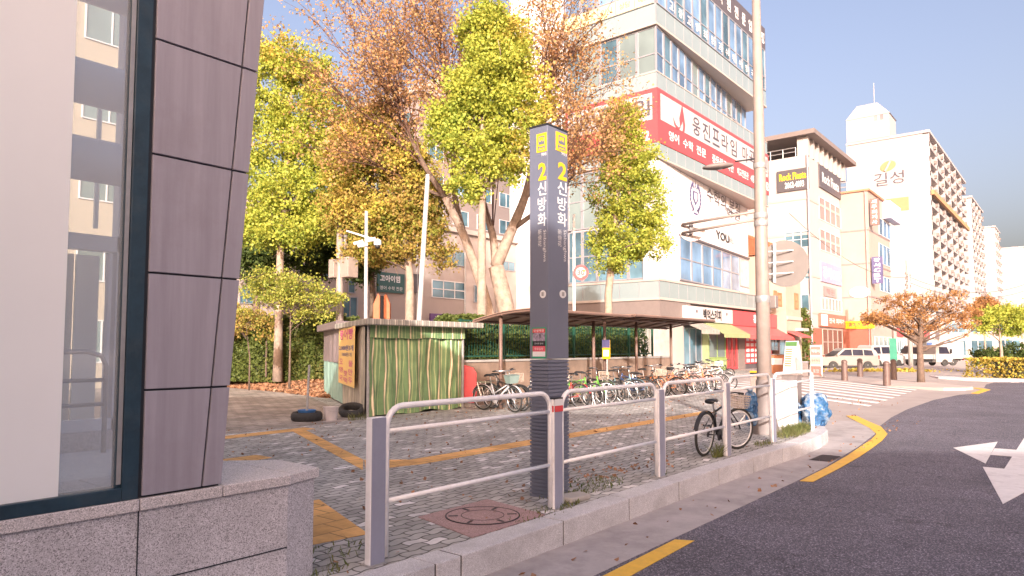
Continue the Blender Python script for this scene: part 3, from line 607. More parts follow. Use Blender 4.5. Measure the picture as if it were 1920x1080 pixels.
mb = MB(); mb.box(a - 0.069, a + 0.069, FB - 0.042, FB - 0.0375, 1.02, 1.085); mb.box(a - 0.079, a - 0.0735, FB - 0.03, FB + 0.03, 1.02, 1.085); st = mb.build('reflective_sticker', M_sw, T)
mb = MB(); mb.box(a - 0.0692, a + 0.0692, FB - 0.0425, FB - 0.0375, 0.96, 1.02); mb.box(a - 0.0792, a - 0.0735, FB - 0.03, FB + 0.03, 0.96, 1.02); mb.build('red_band', M_red, st)
mb = MB(); mb.box(a - 0.076, a + 0.076, FB - 0.038, FB + 0.032, PH + 0.001, PH + 0.02); mb.build('post_cap', M_black, T)
base(T, (3.45, FB, 0))
# manhole
M_mh = granite('pink_concrete', (0.42, 0.27, 0.27), dark=0.5, scale=150, dirt=0.2)
T = thing('manhole_cover', 'round manhole cover in a pinkish square concrete frame by the kerb', 'manhole cover')
mb = MB(); mb.prism([(4.42, 4.04), (5.46, 4.04), (5.62, 4.92), (4.63, 4.92)], -0.01, 0.008); mb.build('frame_slab', M_mh, T, bevel=0.002)
mc = (5.04, 4.47); rr = 0.355
def ring_mb(mb, c, r0, r1, z0, z1, n=40):
    for i in range(n):
        a0 = 2 * math.pi * i / n; a1 = 2 * math.pi * (i + 1) / n
        mb.prism([(c[0] + r0 * math.cos(a0), c[1] + r0 * math.sin(a0)), (c[0] + r1 * math.cos(a0), c[1] + r1 * math.sin(a0)), (c[0] + r1 * math.cos(a1), c[1] + r1 * math.sin(a1)), (c[0] + r0 * math.cos(a1), c[1] + r0 * math.sin(a1))], z0, z1)
mb = MB(); mb.lathe([(rr - 0.012, 0.0), (rr - 0.012, 0.014)], 40, (mc[0], mc[1], 0)); lid = mb.build('lid', M_mh, T)
mb = MB(); ring_mb(mb, mc, rr - 0.0115, rr, 0.0, 0.0165); ring_mb(mb, mc, 0.2, 0.206, 0.0, 0.0165, 30)
for k in range(6):
    t = k * math.pi / 3 + 0.3; ca, sa = math.cos(t), math.sin(t); q = [(mc[0] + 0.28 * ca + dx * ca - dy * sa, mc[1] + 0.28 * sa + dx * sa + dy * ca) for dx, dy in ((-.045, -.014), (.045, -.014), (.045, .014), (-.045, .014))]
    mb.prism(q, 0.0, 0.0175)
mb.build('slots', mat('iron_dark', (0.05, 0.04, 0.045), 0.7), T); base(T, (5.04, 4.47, 0))
T = thing('drain_grate', 'dirty iron drain grate in the gutter below the kerb', 'drain grate'); mb = MB()
mb.box(11.9, 12.6, 3.16, 3.5, -0.215, -0.2135); mb.build('frame', mat('drain_rust', (0.12, 0.09, 0.08), 0.8, var=0.4), T)
mb = MB()
for k in range(14): mb.box(11.93 + k * 0.048, 11.955 + k * 0.048, 3.19, 3.47, -0.213, -0.205)
mb.build('bars', mat('iron_dark', (0.05, 0.04, 0.045), 0.7), T); base(T, (12.25, 3.33, -0.22))
mb = MB(); mb.prism([(6.0, 4.1), (6.33, 4.08), (6.38, 4.27), (6.15, 4.33), (6.0, 4.24)], 0, 0.06); tag(mb.build('concrete_block', M_conc, bevel=0.02), 'small pale concrete block at the foot of the fence post', 'block')
T = thing('manhole_cover', 'rusty brown round cover in the square paving far left', 'manhole cover', (10.6, 22.7, 0)); mb = MB(); mb.lathe([(0.33, 0), (0.33, 0.012)], 24); mb.build('lid', mat('rust', (0.12, 0.045, 0.03), 0.8, var=0.3), T)
mb = MB(); mb.lathe([(0.37, 0), (0.37, 0.009)], 24); mb.build('rim', mat('iron_dark', (0.05, 0.04, 0.045), 0.7), T)
# ================================================================== lamp post at the corner
M_pole = mat('beige_pole_paint', (0.3, 0.245, 0.22), 0.5, var=0.12, scale=5, dirt=0.35, dirtcol=(0.16, 0.14, 0.13))
M_poled = mat('pole_wrap', (0.2, 0.17, 0.165), 0.6, var=0.15, scale=6, dirt=0.4)
LD = 13.15; pb0 = atd(1433, 700, LD); LX, LY = pb0.x, pb0.y
T = thing('lamp_post', 'thick beige lamp post at the street corner with two round signs seen from behind', 'lamp post')
mb = MB(); mb.tube([(LX, LY, 0.0), (LX, LY, 3.2), (LX, LY, 11)], [0.142, 0.12, 0.055], 20); mb.build('shaft', M_pole, T, smooth=True)
mb = MB(); mb.lathe([(0.26, 0), (0.24, 0.1), (0.175, 0.42), (0.158, 0.5), (0.156, 1.0)], 24, (LX, LY, 0)); mb.build('base_shroud', M_poled, T, smooth='auto')
for z, hh in ((2.45, 0.12), (3.9, 0.1), (4.05, 0.1), (5.02, 0.09)):
    r = 0.125 if z < 3.3 else 0.125 - (z - 3.2) * 0.0083; mb = MB(); mb.lathe([(r + 0.004, 0), (r + 0.009, 0.01), (r + 0.009, hh), (r + 0.004, hh + .01)], 20, (LX, LY, z)); mb.build('clamp_band', M_steel, T, smooth='auto')
def bracket(p, q, r, nm='sign_arm', m=None): mb = MB(); mb.tube([p, q], r, 10); return mb.build(nm, m or M_pole, T, smooth=True)
for y0, y1 in ((396, 421), (411, 437)): bracket(atd(1421, y0, LD), atd(1279, y1, 14.3), 0.028)
def disc(cen, nrm, r, th, nm, m, par, n=28):
    nrm = Vector(nrm).normalized(); x = Vector((0, 0, 1)); y = x.cross(nrm).normalized(); x = nrm.cross(y); mb = MB()
    mb.extr([(r * math.cos(2 * math.pi * i / n), r * math.sin(2 * math.pi * i / n)) for i in range(n)], (Vector(cen), y, x), nrm * th); return mb.build(nm, m, par)
M_sback = mat('sign_back', (0.3, 0.26, 0.25), 0.45, metal=0.3, var=0.06)
toc = Vector((-0.775, -0.632, 0))
s1 = disc(atd(1297, 427, 14.35), toc, 0.285, -0.02, 'round_sign', M_sback, T)
mb = MB(); p = atd(1297, 427, 14.3); mb.box(p.x - .03, p.x + .0, p.y - .035, p.y + .035, p.z - .13, p.z + .13); mb.build('sign_bracket', M_steel, s1)
s2 = disc(atd(1473, 494, 13.55), toc, 0.46, -0.02, 'round_sign', mat('sign_back_dark', (0.14, 0.125, 0.12), 0.45, metal=0.3), T)
mb = MB()
for y in (472, 493, 514): mb.tube([atd(1440, y, LD + .05), atd(1487, y - 3, 13.5)], 0.012, 6)
mb.tube([atd(1452, 456, 13.48), atd(1452, 530, 13.48)], 0.03, 6); mb.build('sign_bracket', M_white, s2)
mb = MB(); p = atd(1450, 566, 13.3); mb.box(p.x - .07, p.x + .07, p.y - .07, p.y + .07, p.z - .12, p.z + .12); mb.build('control_box', M_sback, T, bevel=.01)
p0, p1, p2, p3 = atd(1421, 297, LD), atd(1378, 303, LD), atd(1374, 304, LD), atd(1319, 320, LD)
bracket(p0, p1, 0.016, 'lamp_arm', M_black); mb = MB(); v = p3 - p2; n = 10
mb.tube([p2 + v * t for t in np.linspace(0, 1, n)], [0.02 + 0.13 * math.sin(math.pi * min(1, (i / (n - 1)) * 0.9 + .05)) ** 0.7 for i in range(n)], 14)
for i, q in enumerate(mb.v): mb.v[i] = (q[0], q[1], p2.z + (p3.z - p2.z) * .5 + (q[2] - (p2.z + (p3.z - p2.z) * .5)) * 0.42)
hd = mb.build('lamp_head', M_poled, T, smooth=True)
disc(p2 + v * 0.5 + Vector((0, 0, -0.055)), (0, 0, -1), 0.07, 0.012, 'lamp_lens', M_sw, hd) if False else None
mb = MB(); q = p2 + v * .45; mb.lathe([(0.03, -0.075), (0.08, -0.05), (0.08, -0.03)], 14, (q.x, q.y, q.z)); mb.build('lamp_lens', M_sw, hd)
base(T, (LX, LY, 0))
# cabinets
T = thing('utility_cabinet', 'white street cabinet box between the lamp post and brown box', 'cabinet'); mb = MB()
mb.box(13.95, 14.42, 4.42, 4.72, 0.06, 0.95); mb.build('body', M_ft, T, bevel=.01); mb = MB(); mb.box(13.97, 14.4, 4.44, 4.7, 0, 0.06); mb.build('plinth', M_conc, T)
mb = MB(); mb.box(14.0, 14.37, 4.408, 4.419, 0.12, 0.88); mb.build('door', M_ft, T, bevel=.003); base(T, (14.2, 4.57, 0))
T = thing('utility_cabinet', 'brown metal street box behind the white cabinet', 'cabinet'); mb = MB()
mb.box(15.0, 15.3, 4.6, 4.92, 0.0, 1.02); mb.build('body', M_poled, T, bevel=.01); mb = MB(); mb.box(14.98, 15.32, 4.58, 4.94, 1.021, 1.05); mb.build('lid', M_pole, T, bevel=.006); base(T, (15.15, 4.76, 0))
p = atz(1415, 752); T = thing('bollard', 'square post with yellow striped top left of the lamp post', 'post', p); mb = MB(); mb.box(-.09, .09, -.09, .09, 0, .72); mb.build('post', M_pole, T, bevel=.01)
mb = MB(); mb.box(-.095, .095, -.095, .095, .72, .8); mb.box(-.095, .095, -.095, .095, .86, .9); mb.build('yellow_band', M_sy, T); mb = MB(); mb.box(-.09, .09, -.09, .09, .8, .86); mb.build('black_band', M_black, T)
# blue rubbish bags
def bagmat():
    m, nt, b = nmat('blue_film'); L = nt.links; tc = N(nt, "ShaderNodeTexCoord"); no = N(nt, "ShaderNodeTexVoronoi"); no.inputs["Scale"].default_value = 7
    nn = N(nt, "ShaderNodeTexNoise"); nn.inputs["Scale"].default_value = 5; nn.inputs["Detail"].default_value = 6
    L.new(tc.outputs["Object"], nn.inputs["Vector"]); L.new(nn.outputs["Color"], no.inputs["Vector"])
    rp = N(nt, "ShaderNodeValToRGB"); e = rp.color_ramp.elements; e[0].position = .35; e[0].color = (0.02, 0.08, 0.2, 1); e[1].position = .62; e[1].color = (0.36, 0.42, 0.48, 1); x = e.new(.47); x.color = (0.03, 0.14, 0.32, 1)
    L.new(nn.outputs[0], rp.inputs[0]); L.new(rp.outputs[0], b.inputs["Base Color"]); b.inputs["Roughness"].default_value = 0.18; b.inputs["Specular IOR Level"].default_value = 0.7
    bp = N(nt, "ShaderNodeBump"); bp.inputs["Strength"].default_value = 0.9; bp.inputs["Distance"].default_value = 0.03; L.new(no.outputs[0], bp.inputs["Height"]); L.new(bp.outputs[0], b.inputs["Normal"]); return m
M_bag = bagmat()
from mathutils import noise as mnoise
def bag(loc, rx, ry, h, label, seed=0):
    T = thing('rubbish_bag', label, 'rubbish bag', loc, seed, 'blue rubbish bags at the corner'); mb = MB(); nu, nv = 64, 40
    for j in range(nv + 1):
        t = j / nv; z = h * (1 - math.cos(math.pi * t)) / 2; pr = math.sin(math.pi * t) ** 0.42
        for i in range(nu):
            a = 2 * math.pi * i / nu; q = Vector((math.cos(a), math.sin(a), z * 3)); k = 1 + 0.3 * mnoise.noise(q * 1.3 + Vector((seed * 7, 0, 0))) - 0.3 * abs(mnoise.noise(q * 2.7 + Vector((seed, 3, 0)))) - 0.16 * abs(mnoise.noise(q * 6 + Vector((seed, 9, 0))))
            mb.v.append((rx * pr * k * math.cos(a), ry * pr * k * math.sin(a), max(0, z + 0.05 * mnoise.noise(q * 2.5))))
    for j in range(nv):
        for i in range(nu): mb.f.append((j * nu + i, j * nu + (i + 1) % nu, (j + 1) * nu + (i + 1) % nu, (j + 1) * nu + i)); mb.m.append(0)
    mb.build('bag_body', M_bag, T, smooth=True); mb = MB(); mb.tube([(0, 0, h * .93), (0.01, 0, h * 1.02), (0.05, 0.02, h * 1.1)], [0.05, 0.025, 0.06], 9); mb.build('bag_knot', M_bag, T, smooth=True)
bag((15.2, 4.32, -0.02), 0.27, 0.31, 0.66, 'full blue rubbish bag on the kerb right of the last fence post', 1)
bag((15.1, 4.75, 0), 0.2, 0.24, 0.5, 'darker blue rubbish bag squeezed behind the last fence post', 2)
p = atd(1408, 790, 12.95); bag((p.x, p.y, 0.16), 0.09, 0.13, 0.62, 'blue bag hanging on the left side of the lamp post', 3)
# ================================================================== striped street-food stall
def stripes(name, base_, cols, per, dist=0.05, rough=0.6, axis=0):
    m, nt, b = nmat(name); L = nt.links; tc = N(nt, "ShaderNodeTexCoord"); sp = N(nt, "ShaderNodeSeparateXYZ"); L.new(tc.outputs["Object"], sp.inputs[0])
    mp = N(nt, "ShaderNodeMapping"); mp.inputs["Scale"].default_value = (1.2, 1.2, 1.0); L.new(tc.outputs["Object"], mp.inputs[0])
    no = N(nt, "ShaderNodeTexNoise"); no.inputs["Scale"].default_value = 1.6; no.inputs["Detail"].default_value = 2; L.new(mp.outputs[0], no.inputs["Vector"])
    a = N(nt, "ShaderNodeMath"); a.operation = 'MULTIPLY_ADD'; a.inputs[1].default_value = dist; L.new(no.outputs[0], a.inputs[0]); L.new(sp.outputs[axis], a.inputs[2])
    s = N(nt, "ShaderNodeMath"); s.operation = 'MULTIPLY'; s.inputs[1].default_value = 1 / per; L.new(a.outputs[0], s.inputs[0])
    f = N(nt, "ShaderNodeMath"); f.operation = 'FRACT'; L.new(s.outputs[0], f.inputs[0])
    rp = N(nt, "ShaderNodeValToRGB"); rp.color_ramp.interpolation = 'CONSTANT'; e = rp.color_ramp.elements; e[0].color = c4(cols[0][1]); e[0].position = 0; e[1].position = cols[1][0]; e[1].color = c4(cols[1][1])
    for pz_, cc in cols[2:]: x = e.new(pz_); x.color = c4(cc)
    L.new(f.outputs[0], rp.inputs[0])
    n2 = N(nt, "ShaderNodeTexNoise"); n2.inputs["Scale"].default_value = 3; n2.inputs["Detail"].default_value = 6; L.new(tc.outputs["Object"], n2.inputs["Vector"])
    mr = N(nt, "ShaderNodeMapRange"); mr.inputs[1].default_value = .3; mr.inputs[2].default_value = .7; mr.inputs[3].default_value = .75; mr.inputs[4].default_value = 1.15; L.new(n2.outputs[0], mr.inputs[0])
    sc = N(nt, "ShaderNodeVectorMath"); sc.operation = 'SCALE'; L.new(rp.outputs[0], sc.inputs[0]); L.new(mr.outputs[0], sc.inputs["Scale"])
    L.new(sc.outputs[0], b.inputs["Base Color"]); b.inputs["Roughness"].default_value = rough; return m
gr, be, lg_, bn = (0.17, 0.29, 0.13), (0.85, 0.74, 0.5), (0.42, 0.5, 0.25), (0.24, 0.2, 0.1)
M_cur = stripes('green_striped_tarp', gr, [(0, gr), (.30, bn), (.335, be), (.45, bn), (.48, gr), (.60, lg_), (.70, gr), (.90, lg_), (.95, gr)], 0.36, 0.09)
M_cur2 = stripes('faded_striped_tarp', gr, [(0, (0.36, 0.32, 0.27)), (.3, (.6, .54, .44)), (.48, (.33, .3, .25)), (.6, (.45, .43, .32)), (.8, (.3, .27, .23))], 0.28, 0.06)
M_cur3 = stripes('grey_striped_tarp', gr, [(0, (0.3, 0.29, 0.26)), (.35, (.6, .57, .5)), (.5, (.27, .25, .23)), (.7, (.42, .4, .34)), (.8, (.25, .24, .22))], 0.22, 0.05)
M_teal2 = stripes('mint_corrugated', gr, [(0, (0.32, 0.5, 0.43)), (.5, (.24, .4, .35))], 0.3, 0.02)
M_dtarp = mat('dark_brown_tarp', (0.2, 0.16, 0.165), 0.5, var=0.15, scale=3, bump=.4, bscale=8)
T = thing('street_food_stall', 'closed street food stall wrapped in green and beige striped tarpaulin', 'stall')
F0 = Vector((10.37, 12.79, 0)); ph = math.atan2(15.97 - 12.79, 12.18 - 10.37); RZ = ph + math.pi
ux, uy = math.cos(ph), math.sin(ph)
def side(px, py):
    r = ray(px, py); det = r.x * uy - r.y * ux; t = (F0.x * uy - F0.y * ux) / det; h = r * t; return -((h.x - F0.x) * ux + (h.y - F0.y) * uy), CAMH + h.z
def put(o): o.location = F0; o.rotation_euler = (0, 0, RZ); return o
def sheet(x0, x1, z0, z1, y, amp, nx=60, nz=14, seed=0.0, sag=0.0):
    mb = MB()
    for j in range(nz + 1):
        for i in range(nx + 1):
            x = x0 + (x1 - x0) * i / nx; z = z0 + (z1 - z0) * j / nz; q = Vector((x * 3.4 + seed, z * 0.55, seed))
            mb.v.append((x, y + amp * (mnoise.noise(q) + 0.5 * mnoise.noise(q * 2.7)), z + (sag * mnoise.noise(Vector((x * 1.5, seed, 0))) if j == 0 else 0)))
    for j in range(nz):
        for i in range(nx): k = j * (nx + 1) + i; mb.f.append((k, k + 1, k + nx + 2, k + nx + 1)); mb.m.append(0)
    return mb
LEN1 = 3.66; LEN2 = 8.5
# shell
mb = MB(); qA = (12.18 + 0.02, 15.97); poly = [(10.44, 12.84), (13.5, 12.84), (15.0, 15.9), (12.24, 15.9)]
mb.prism(poly, 0.05, 2.1); poly2 = [(12.24, 15.95), (15.1, 15.95), (16.6, 19.6), (14.45, 20.0)]; mb.prism(poly2, 0.05, 2.2); mb.build('inner_shell', M_dtarp, T)
mb = sheet(10.39, 13.53, 0.03, 2.05, 12.74, 0.11, 140, 24, 1.0, .07); mb.build('front_tarp', M_cur, T, smooth=True)
mb = sheet(10.36, 13.56, 1.83, 2.16, 12.66, 0.03, 60, 4, 4.0, .03); mb.build('valance', M_cur, T, smooth=True)
mb = MB(); mb.prism([(10.0, 12.35), (13.95, 12.35), (14.0, 12.7), (15.3, 16.2), (12.0, 16.2)], 2.12, lambda x, y: 2.26 + 0.0 * x); mb.build('roof_edge', M_cur3, T, bevel=.02)
mb = MB(); mb.prism([(12.05, 16.2), (15.2, 16.2), (16.8, 20.2), (14.3, 20.3)], 2.14, 2.36); mb.build('rear_roof', M_dtarp, T, bevel=.02)
mb = MB(); mb.tube([(10.4, 12.76, 0), (10.4, 12.76, 2.12)], 0.035, 8); mb.tube([(13.55, 12.74, 0), (13.55, 12.74, 2.12)], 0.035, 8); mb.build('corner_pole', M_steel, T)
put(sheet(-LEN1, -0.05, 0.06, 2.1, -0.03, 0.03, 50, 8, 2.0).build('side_tarp', M_cur2, T, smooth=True))
put(sheet(-LEN2, -LEN1 - .02, 0.05, 1.22, -0.03, 0.03, 60, 8, 3.0).build('mint_panel', M_teal2, T, smooth=True))
put(sheet(-LEN2, -LEN1 - .02, 1.16, 2.18, -0.06, 0.05, 60, 8, 5.0).build('dark_tarp', M_dtarp, T, smooth=True))
x0, z0 = side(646, 722); x1, z1 = side(677, 614); x0b, _ = side(646, 660); x1b, _ = side(677, 660)
zt, zb = side(661, 614)[1], side(661, 722)[1]; xm = (x0b + x1b) / 2; bw = abs(x1b - x0b); bh = zt - zb
mb = MB(); mb.box(xm - bw / 2, xm + bw / 2, -0.16, -0.15, zb, zt); bn_ = put(mb.build('banner', mat('banner_yellow', (0.85, 0.58, 0.2), 0.5, var=0.05), T))
M_pk = mat('pink_print', (0.62, 0.07, 0.27), 0.5); M_bl = mat('blue_print', (0.08, 0.08, 0.28), 0.5)
def bt(s, m, u, v, w, h, **k): o = text(s, m, 'B', (xm + u * bw, -0.162, zb + v * bh), w * bw, h * bh, T, **k); put(o)
bt('붕어빵', M_pk, 0, .88, .84, .19, bold=.02); bt('2,000원3개', M_bl, 0, .64, .9, .1, bold=.02); bt('1000원1개', M_bl, .05, .53, .6, .07, bold=.01)
for s, u, vs in (('오뎅국', -.3, (.4, .25, .1)), ('핫', 0, (.2,)), ('떡', 0, (.08,)), ('물만두', .3, (.38, .24, .1))):
    for ch, v_ in zip(s, vs): bt(ch, M_pk, u, v_, .24, .1, bold=.01)
base(T, (12.0, 14.5, 0))
for c_ in T.children:
    if c_.name.startswith(('side_tarp', 'mint_panel', 'dark_tarp', 'banner')) or (c_.name.startswith('lettering')): pass
T = thing('red_board', 'red plastic board leaning at the right side of the striped stall', 'board'); p = atd(880, 742, 18.9); mb = MB()
mb.extr([(-.19, 0), (.17, 0), (.2, .03), (.2, .8), (.12, .95), (-.12, 1.02), (-.19, 1.02)], ((p.x, p.y, 0.12), (0.632, -0.775, 0), (0.1, 0.1, 0.99)), (0.02, 0.02, 0)); mb.build('panel', mat('red_plastic', (0.6, 0.02, 0.04), 0.4), T, bevel=.004)
mb = MB(); mb.box(p.x - .02, p.x + .3, p.y - .02, p.y + .25, 0, .119); mb.build('foot', M_conc, T); base(T, (p.x, p.y, 0))
# tyres, pole in basin, bucket
def tyre_mb(R_, r_, w_, n=40):
    pf = [(R_ - r_, -w_ * .4), (R_ - .3 * r_, -w_ * .5), (R_, -w_ * .3), (R_ + .01, 0), (R_, w_ * .3), (R_ - .3 * r_, w_ * .5), (R_ - r_, w_ * .4), (R_ - r_ * .75, 0)]
    mb = MB(); m_ = len(pf)
    for i in range(n):
        a = 2 * math.pi * i / n
        for r, h in pf: mb.v.append((r * math.cos(a), r * math.sin(a), h))
    for i in range(n):
        for j in range(m_): mb.f.append((i * m_ + j, ((i + 1) % n) * m_ + j, ((i + 1) % n) * m_ + (j + 1) % m_, i * m_ + (j + 1) % m_)); mb.m.append(0)
    return mb
p = atz(575, 789); t1 = tyre_mb(.33, .12, .2).build('car_tyre', M_rubber, smooth=True); t1.location = (p.x, p.y, .1); tag(t1, 'old black car tyre lying flat and holding the blue basin', 'tyre', 'old tyres beside the stall')
T = thing('pole_stand', 'thin grey pole standing in a blue basin on the flat tyre', 'pole stand', (p.x, p.y, 0.12)); mb = MB(); mb.lathe([(0.14, 0), (0.19, .12), (.2, .12), (.15, 0)], 20); mb.lathe([(0.14, .06), (0.01, .1)], 16); mb.build('basin', mat('blue_plastic', (0.06, 0.17, 0.4), .4), T)
mb = MB(); mb.tube([(0, 0, .05), (.03, -.02, 1.1)], .026, 8); mb.build('pole', M_steel, T)
p = atz(655, 783); t2 = tyre_mb(.3, .11, .18).build('car_tyre', M_rubber, smooth=True); t2.location = (p.x + .15, p.y + .1, .15); t2.rotation_euler = (R(14), R(-12), 0); tag(t2, 'old black tyre tilted against the stall corner', 'tyre', 'old tyres beside the stall')
p = atz(620, 788); T = thing('bucket', 'white plastic bucket between the two tyres', 'bucket', p); mb = MB(); mb.lathe([(.13, 0), (.165, .28), (.175, .28), (.175, .3), (.155, .3), (.12, .02)], 20); mb.build('pail', mat('bucket_white', (.55, .5, .5), .5), T); mb = MB(); mb.tube([(.17, 0, .27), (.1, -.16, .2), (-.1, -.16, .2), (-.17, 0, .27)], .004, 6); mb.build('handle', M_steel, T)
# ================================================================== poles behind
M_lp = mat('pole_dull_white', (.42, .4, .4), .5, var=.08, dirt=.2)
def polething(nm, lab, cat, x, ytop, D, r0, r1, m, zb=0.0, xt=None):
    p0 = atd(x, 600, D); p1 = atd(xt or x, ytop, D); T = thing(nm, lab, cat); mb = MB()
    mb.tube([(p0.x, p0.y, zb), tuple(p1)], [r0, r1], 12); mb.build('shaft', m, T, smooth=True); return T, p0, p1
T, p0, p1 = polething('utility_pole', 'thick concrete utility pole with grey boxes behind the stall', 'utility pole', 638, 384, 25, .15, .12, M_pole)
mb = MB(); q = atd(655, 502, 24.7); mb.box(q.x - .25, q.x + .2, q.y - .25, q.y + .2, q.z - .36, q.z + .36); mb.build('equipment_box', M_pole, T, bevel=.02)
mb = MB(); q = atd(634, 502, 24.9); mb.box(q.x - .2, q.x + .15, q.y, q.y + .3, q.z - .36, q.z + .3); mb.build('equipment_box', M_pole, T, bevel=.02)
mb = MB(); q = atd(648, 452, 24.9); mb.box(q.x - .05, q.x + .05, q.y - .05, q.y + .05, q.z - .3, q.z + .3); mb.build('equipment_box', M_steel, T, bevel=.01); base(T, (p0.x, p0.y, 0))
T, p0, p1 = polething('camera_pole', 'slim white pole carrying surveillance cameras behind the stall', 'camera pole', 687, 396, 23, .07, .055, M_lp)
mb = MB(); A_, B_ = atd(650, 433, 23), atd(712, 452, 23); mb.tube([A_, B_], .03, 8); mb.build('cross_arm', M_white, T)
for x, y, s in ((672, 455, .1), (695, 450, .11), (680, 460, .09)):
    mb = MB(); q = atd(x, y, 22.9); mb.tube([q + Vector((-.12, .1, -.04)), q + Vector((.12, -.1, .04))], [.05, .07], 10); mb.build('box_camera', M_white, T, smooth='auto')
q = atd(708, 460, 23); mb = MB(); mb.lathe([(.03, .22), (.12, .16), (.13, .02), (.11, 0)], 16, tuple(q)); dm = mb.build('dome_camera', M_white, T, smooth='auto'); mb = MB(); mb.lathe([(.1, 0), (.09, -.06), (.05, -.1), (.01, -.115)], 16, tuple(q)); mb.build('dome', M_black, dm, smooth=True); base(T, (p0.x, p0.y, 0))
T, p0, p1 = polething('leaning_pole', 'pale leaning steel pole behind the stall roof', 'pole', 778, 330, 21, .085, .07, M_lp, xt=802)
mb = MB(); mb.lathe([(.09, 0), (.09, .02), (.03, .06)], 12, tuple(p1)); mb.build('pole_cap', M_steel, T); base(T, (p0.x, p0.y, 0))
T, p0, p1 = polething('speed_limit_sign', 'round red ringed 30 sign on a thin pole behind the shelter', 'road sign', 1076, 402, 27, .06, .05, M_ft)
q = atd(1089, 511, 26.8); rs = disc(q, toc, .3, .02, 'sign_plate', mat('ring_red', (.34, .02, .025), .5), T); disc(q + toc * .022, toc, .2, .006, 'sign_face', mat('sign_dull_white', (.4, .37, .36), .5), rs)
t3 = text('30', M_black, 'A', (0, 0, 0), .29, .22, T, bold=.04); t3.location = q + toc * .034; t3.rotation_euler = (0, 0, R(YAW)); base(T, (p0.x, p0.y, 0))
T = thing('orange_panel', 'rounded orange park sculpture split by a dark slot behind the stall roof', 'sculpture'); M_or = mat('orange_rust', (.38, .11, .04), .6, var=.2)
for s, x0, x1 in ((-1, 699, 712), (1, 719, 731)):
    q = atd((x0 + x1) / 2, 600, 26); w = (x1 - x0) * 26 / FPX; mb = MB()
    mb.extr([(-w / 2, -.6), (w / 2, -.6), (w / 2, .9 if s < 0 else .6), (w * .2 * -s, 1.0), (-w / 2, .6 if s < 0 else .9)], ((q.x, q.y, q.z), (.632, -.775, 0), (0, 0, 1)), (.2, .16, 0)); mb.build('panel', M_or, T, bevel=.02)
mb = MB(); q = atd(715, 600, 26.1); mb.box(q.x - .06, q.x + .06, q.y - .06, q.y + .06, .5, q.z + .9); mb.build('core', M_black, T); base(T, (q.x, q.y, 0))
# bollards across the side street
M_bol = mat('bollard_brown', (.13, .085, .075), .5, var=.15)
first = None
for (x, y), lb in (((1584, 715.5), 'brown bollard nearest the crosswalk and leftmost of the four'), ((1613, 708.5), 'smaller brown bollard standing in front of the silver car rear wheel'), ((1663, 723), 'brown bollard closest to the road, in front of the pale kerb'), ((1676, 712), 'brown bollard just left of the orange tree trunk')):
    p = atz(x, y, -.1); p.z = -0.1 if x > 1600 else -.1
    if first is None:
        first = T = thing('bollard', lb, 'bollard', p, 0, 'bollards on the far pavement'); mb = MB(); mb.lathe([(.16, 0), (.14, .9)], 14); mb.build('post', M_bol, T, smooth='auto'); mb = MB(); mb.lathe([(.125, .9), (.125, .94), (.145, .945), (.14, 1.02), (.09, 1.08), (.01, 1.1)], 14); mb.build('cap', M_bol, T, smooth='auto')
    else: dup(first, p, 0, lb)
# shop signs on the pavement
T = thing('standing_banner', 'tall white A-frame menu sign in front of the brown counter', 'standing sign', atz(1487, 703), R(-25)); mb = MB(); mb.add([(-.3, -.5, 0), (-.3, .5, 0), (.3, .5, 0), (.3, -.5, 0), (-.05, -.45, 2), (-.05, .45, 2), (.02, .45, 2), (.02, -.45, 2)], [(0, 1, 5, 4), (1, 2, 6, 5), (2, 3, 7, 6), (3, 0, 4, 7), (4, 5, 6, 7), (0, 3, 2, 1)]); mb.build('board', M_sw, T)
mb = MB(); mb.add([(-.09 - .012, -.42, 1.7), (-.09 - .012, .42, 1.7), (-.06 - .012, .42, 1.95), (-.06 - .012, -.42, 1.95)], [(0, 1, 2, 3)]); mb.build('header', mat('sign_green', (.1, .25, .08)), T)
mb = MB()
for k in range(8):
    z = .5 + k * .14; x = -.3 + z * .125 - .012; mb.add([(x, -.1, z), (x, .4, z), (x + .008, .4, z + .07), (x + .008, -.1, z + .07)], [(0, 1, 2, 3)])
mb.build('menu_lines', mat('menu_tan', (.5, .25, .1)), T)
T = thing('standing_banner', 'narrow pink and white standing banner beside the silver car', 'standing sign', atz(1532, 707), R(-25)); mb = MB(); mb.box(-.06, .0, -.37, .37, .05, 1.75); mb.build('board', M_sw, T); mb = MB(); mb.box(-.2, .2, -.4, .4, 0, .05); mb.build('foot', M_steel, T)
for z0, z1, cc in ((.08, .6, (.62, .2, .17)), (.7, 1.1, (.66, .5, .42)), (1.2, 1.65, (.66, .27, .24))): mb = MB(); mb.box(-.066, -.061, -.33, .33, z0, z1); mb.build('printed_field', mat('print%d' % int(z0 * 100), cc, var=.25, scale=14), T)
text('떡볶이', M_sw, 'A', (-.068, 0, 1.42), .55, .2, T, bold=.02); text('순대 튀김', M_red, 'A', (-.068, 0, .9), .55, .14, T); text('포장', M_sw, 'A', (-.068, 0, .33), .4, .2, T)
p = atz(1458, 700); T = thing('brown_counter', 'low brown wooden counter with white notice by the shop', 'counter', p, 0); mb = MB(); mb.box(-.4, .4, -.7, .9, 0, 1.15); mb.build('body', mat('counter_wood', (.38, .15, .07), .6), T); mb = MB(); mb.box(-.42, -.401, -.45, .2, .55, .95); mb.build('notice', M_sw, T); mb = MB(); mb.box(-.45, .45, -.75, .95, 1.151, 1.2); mb.build('top', M_poled, T)
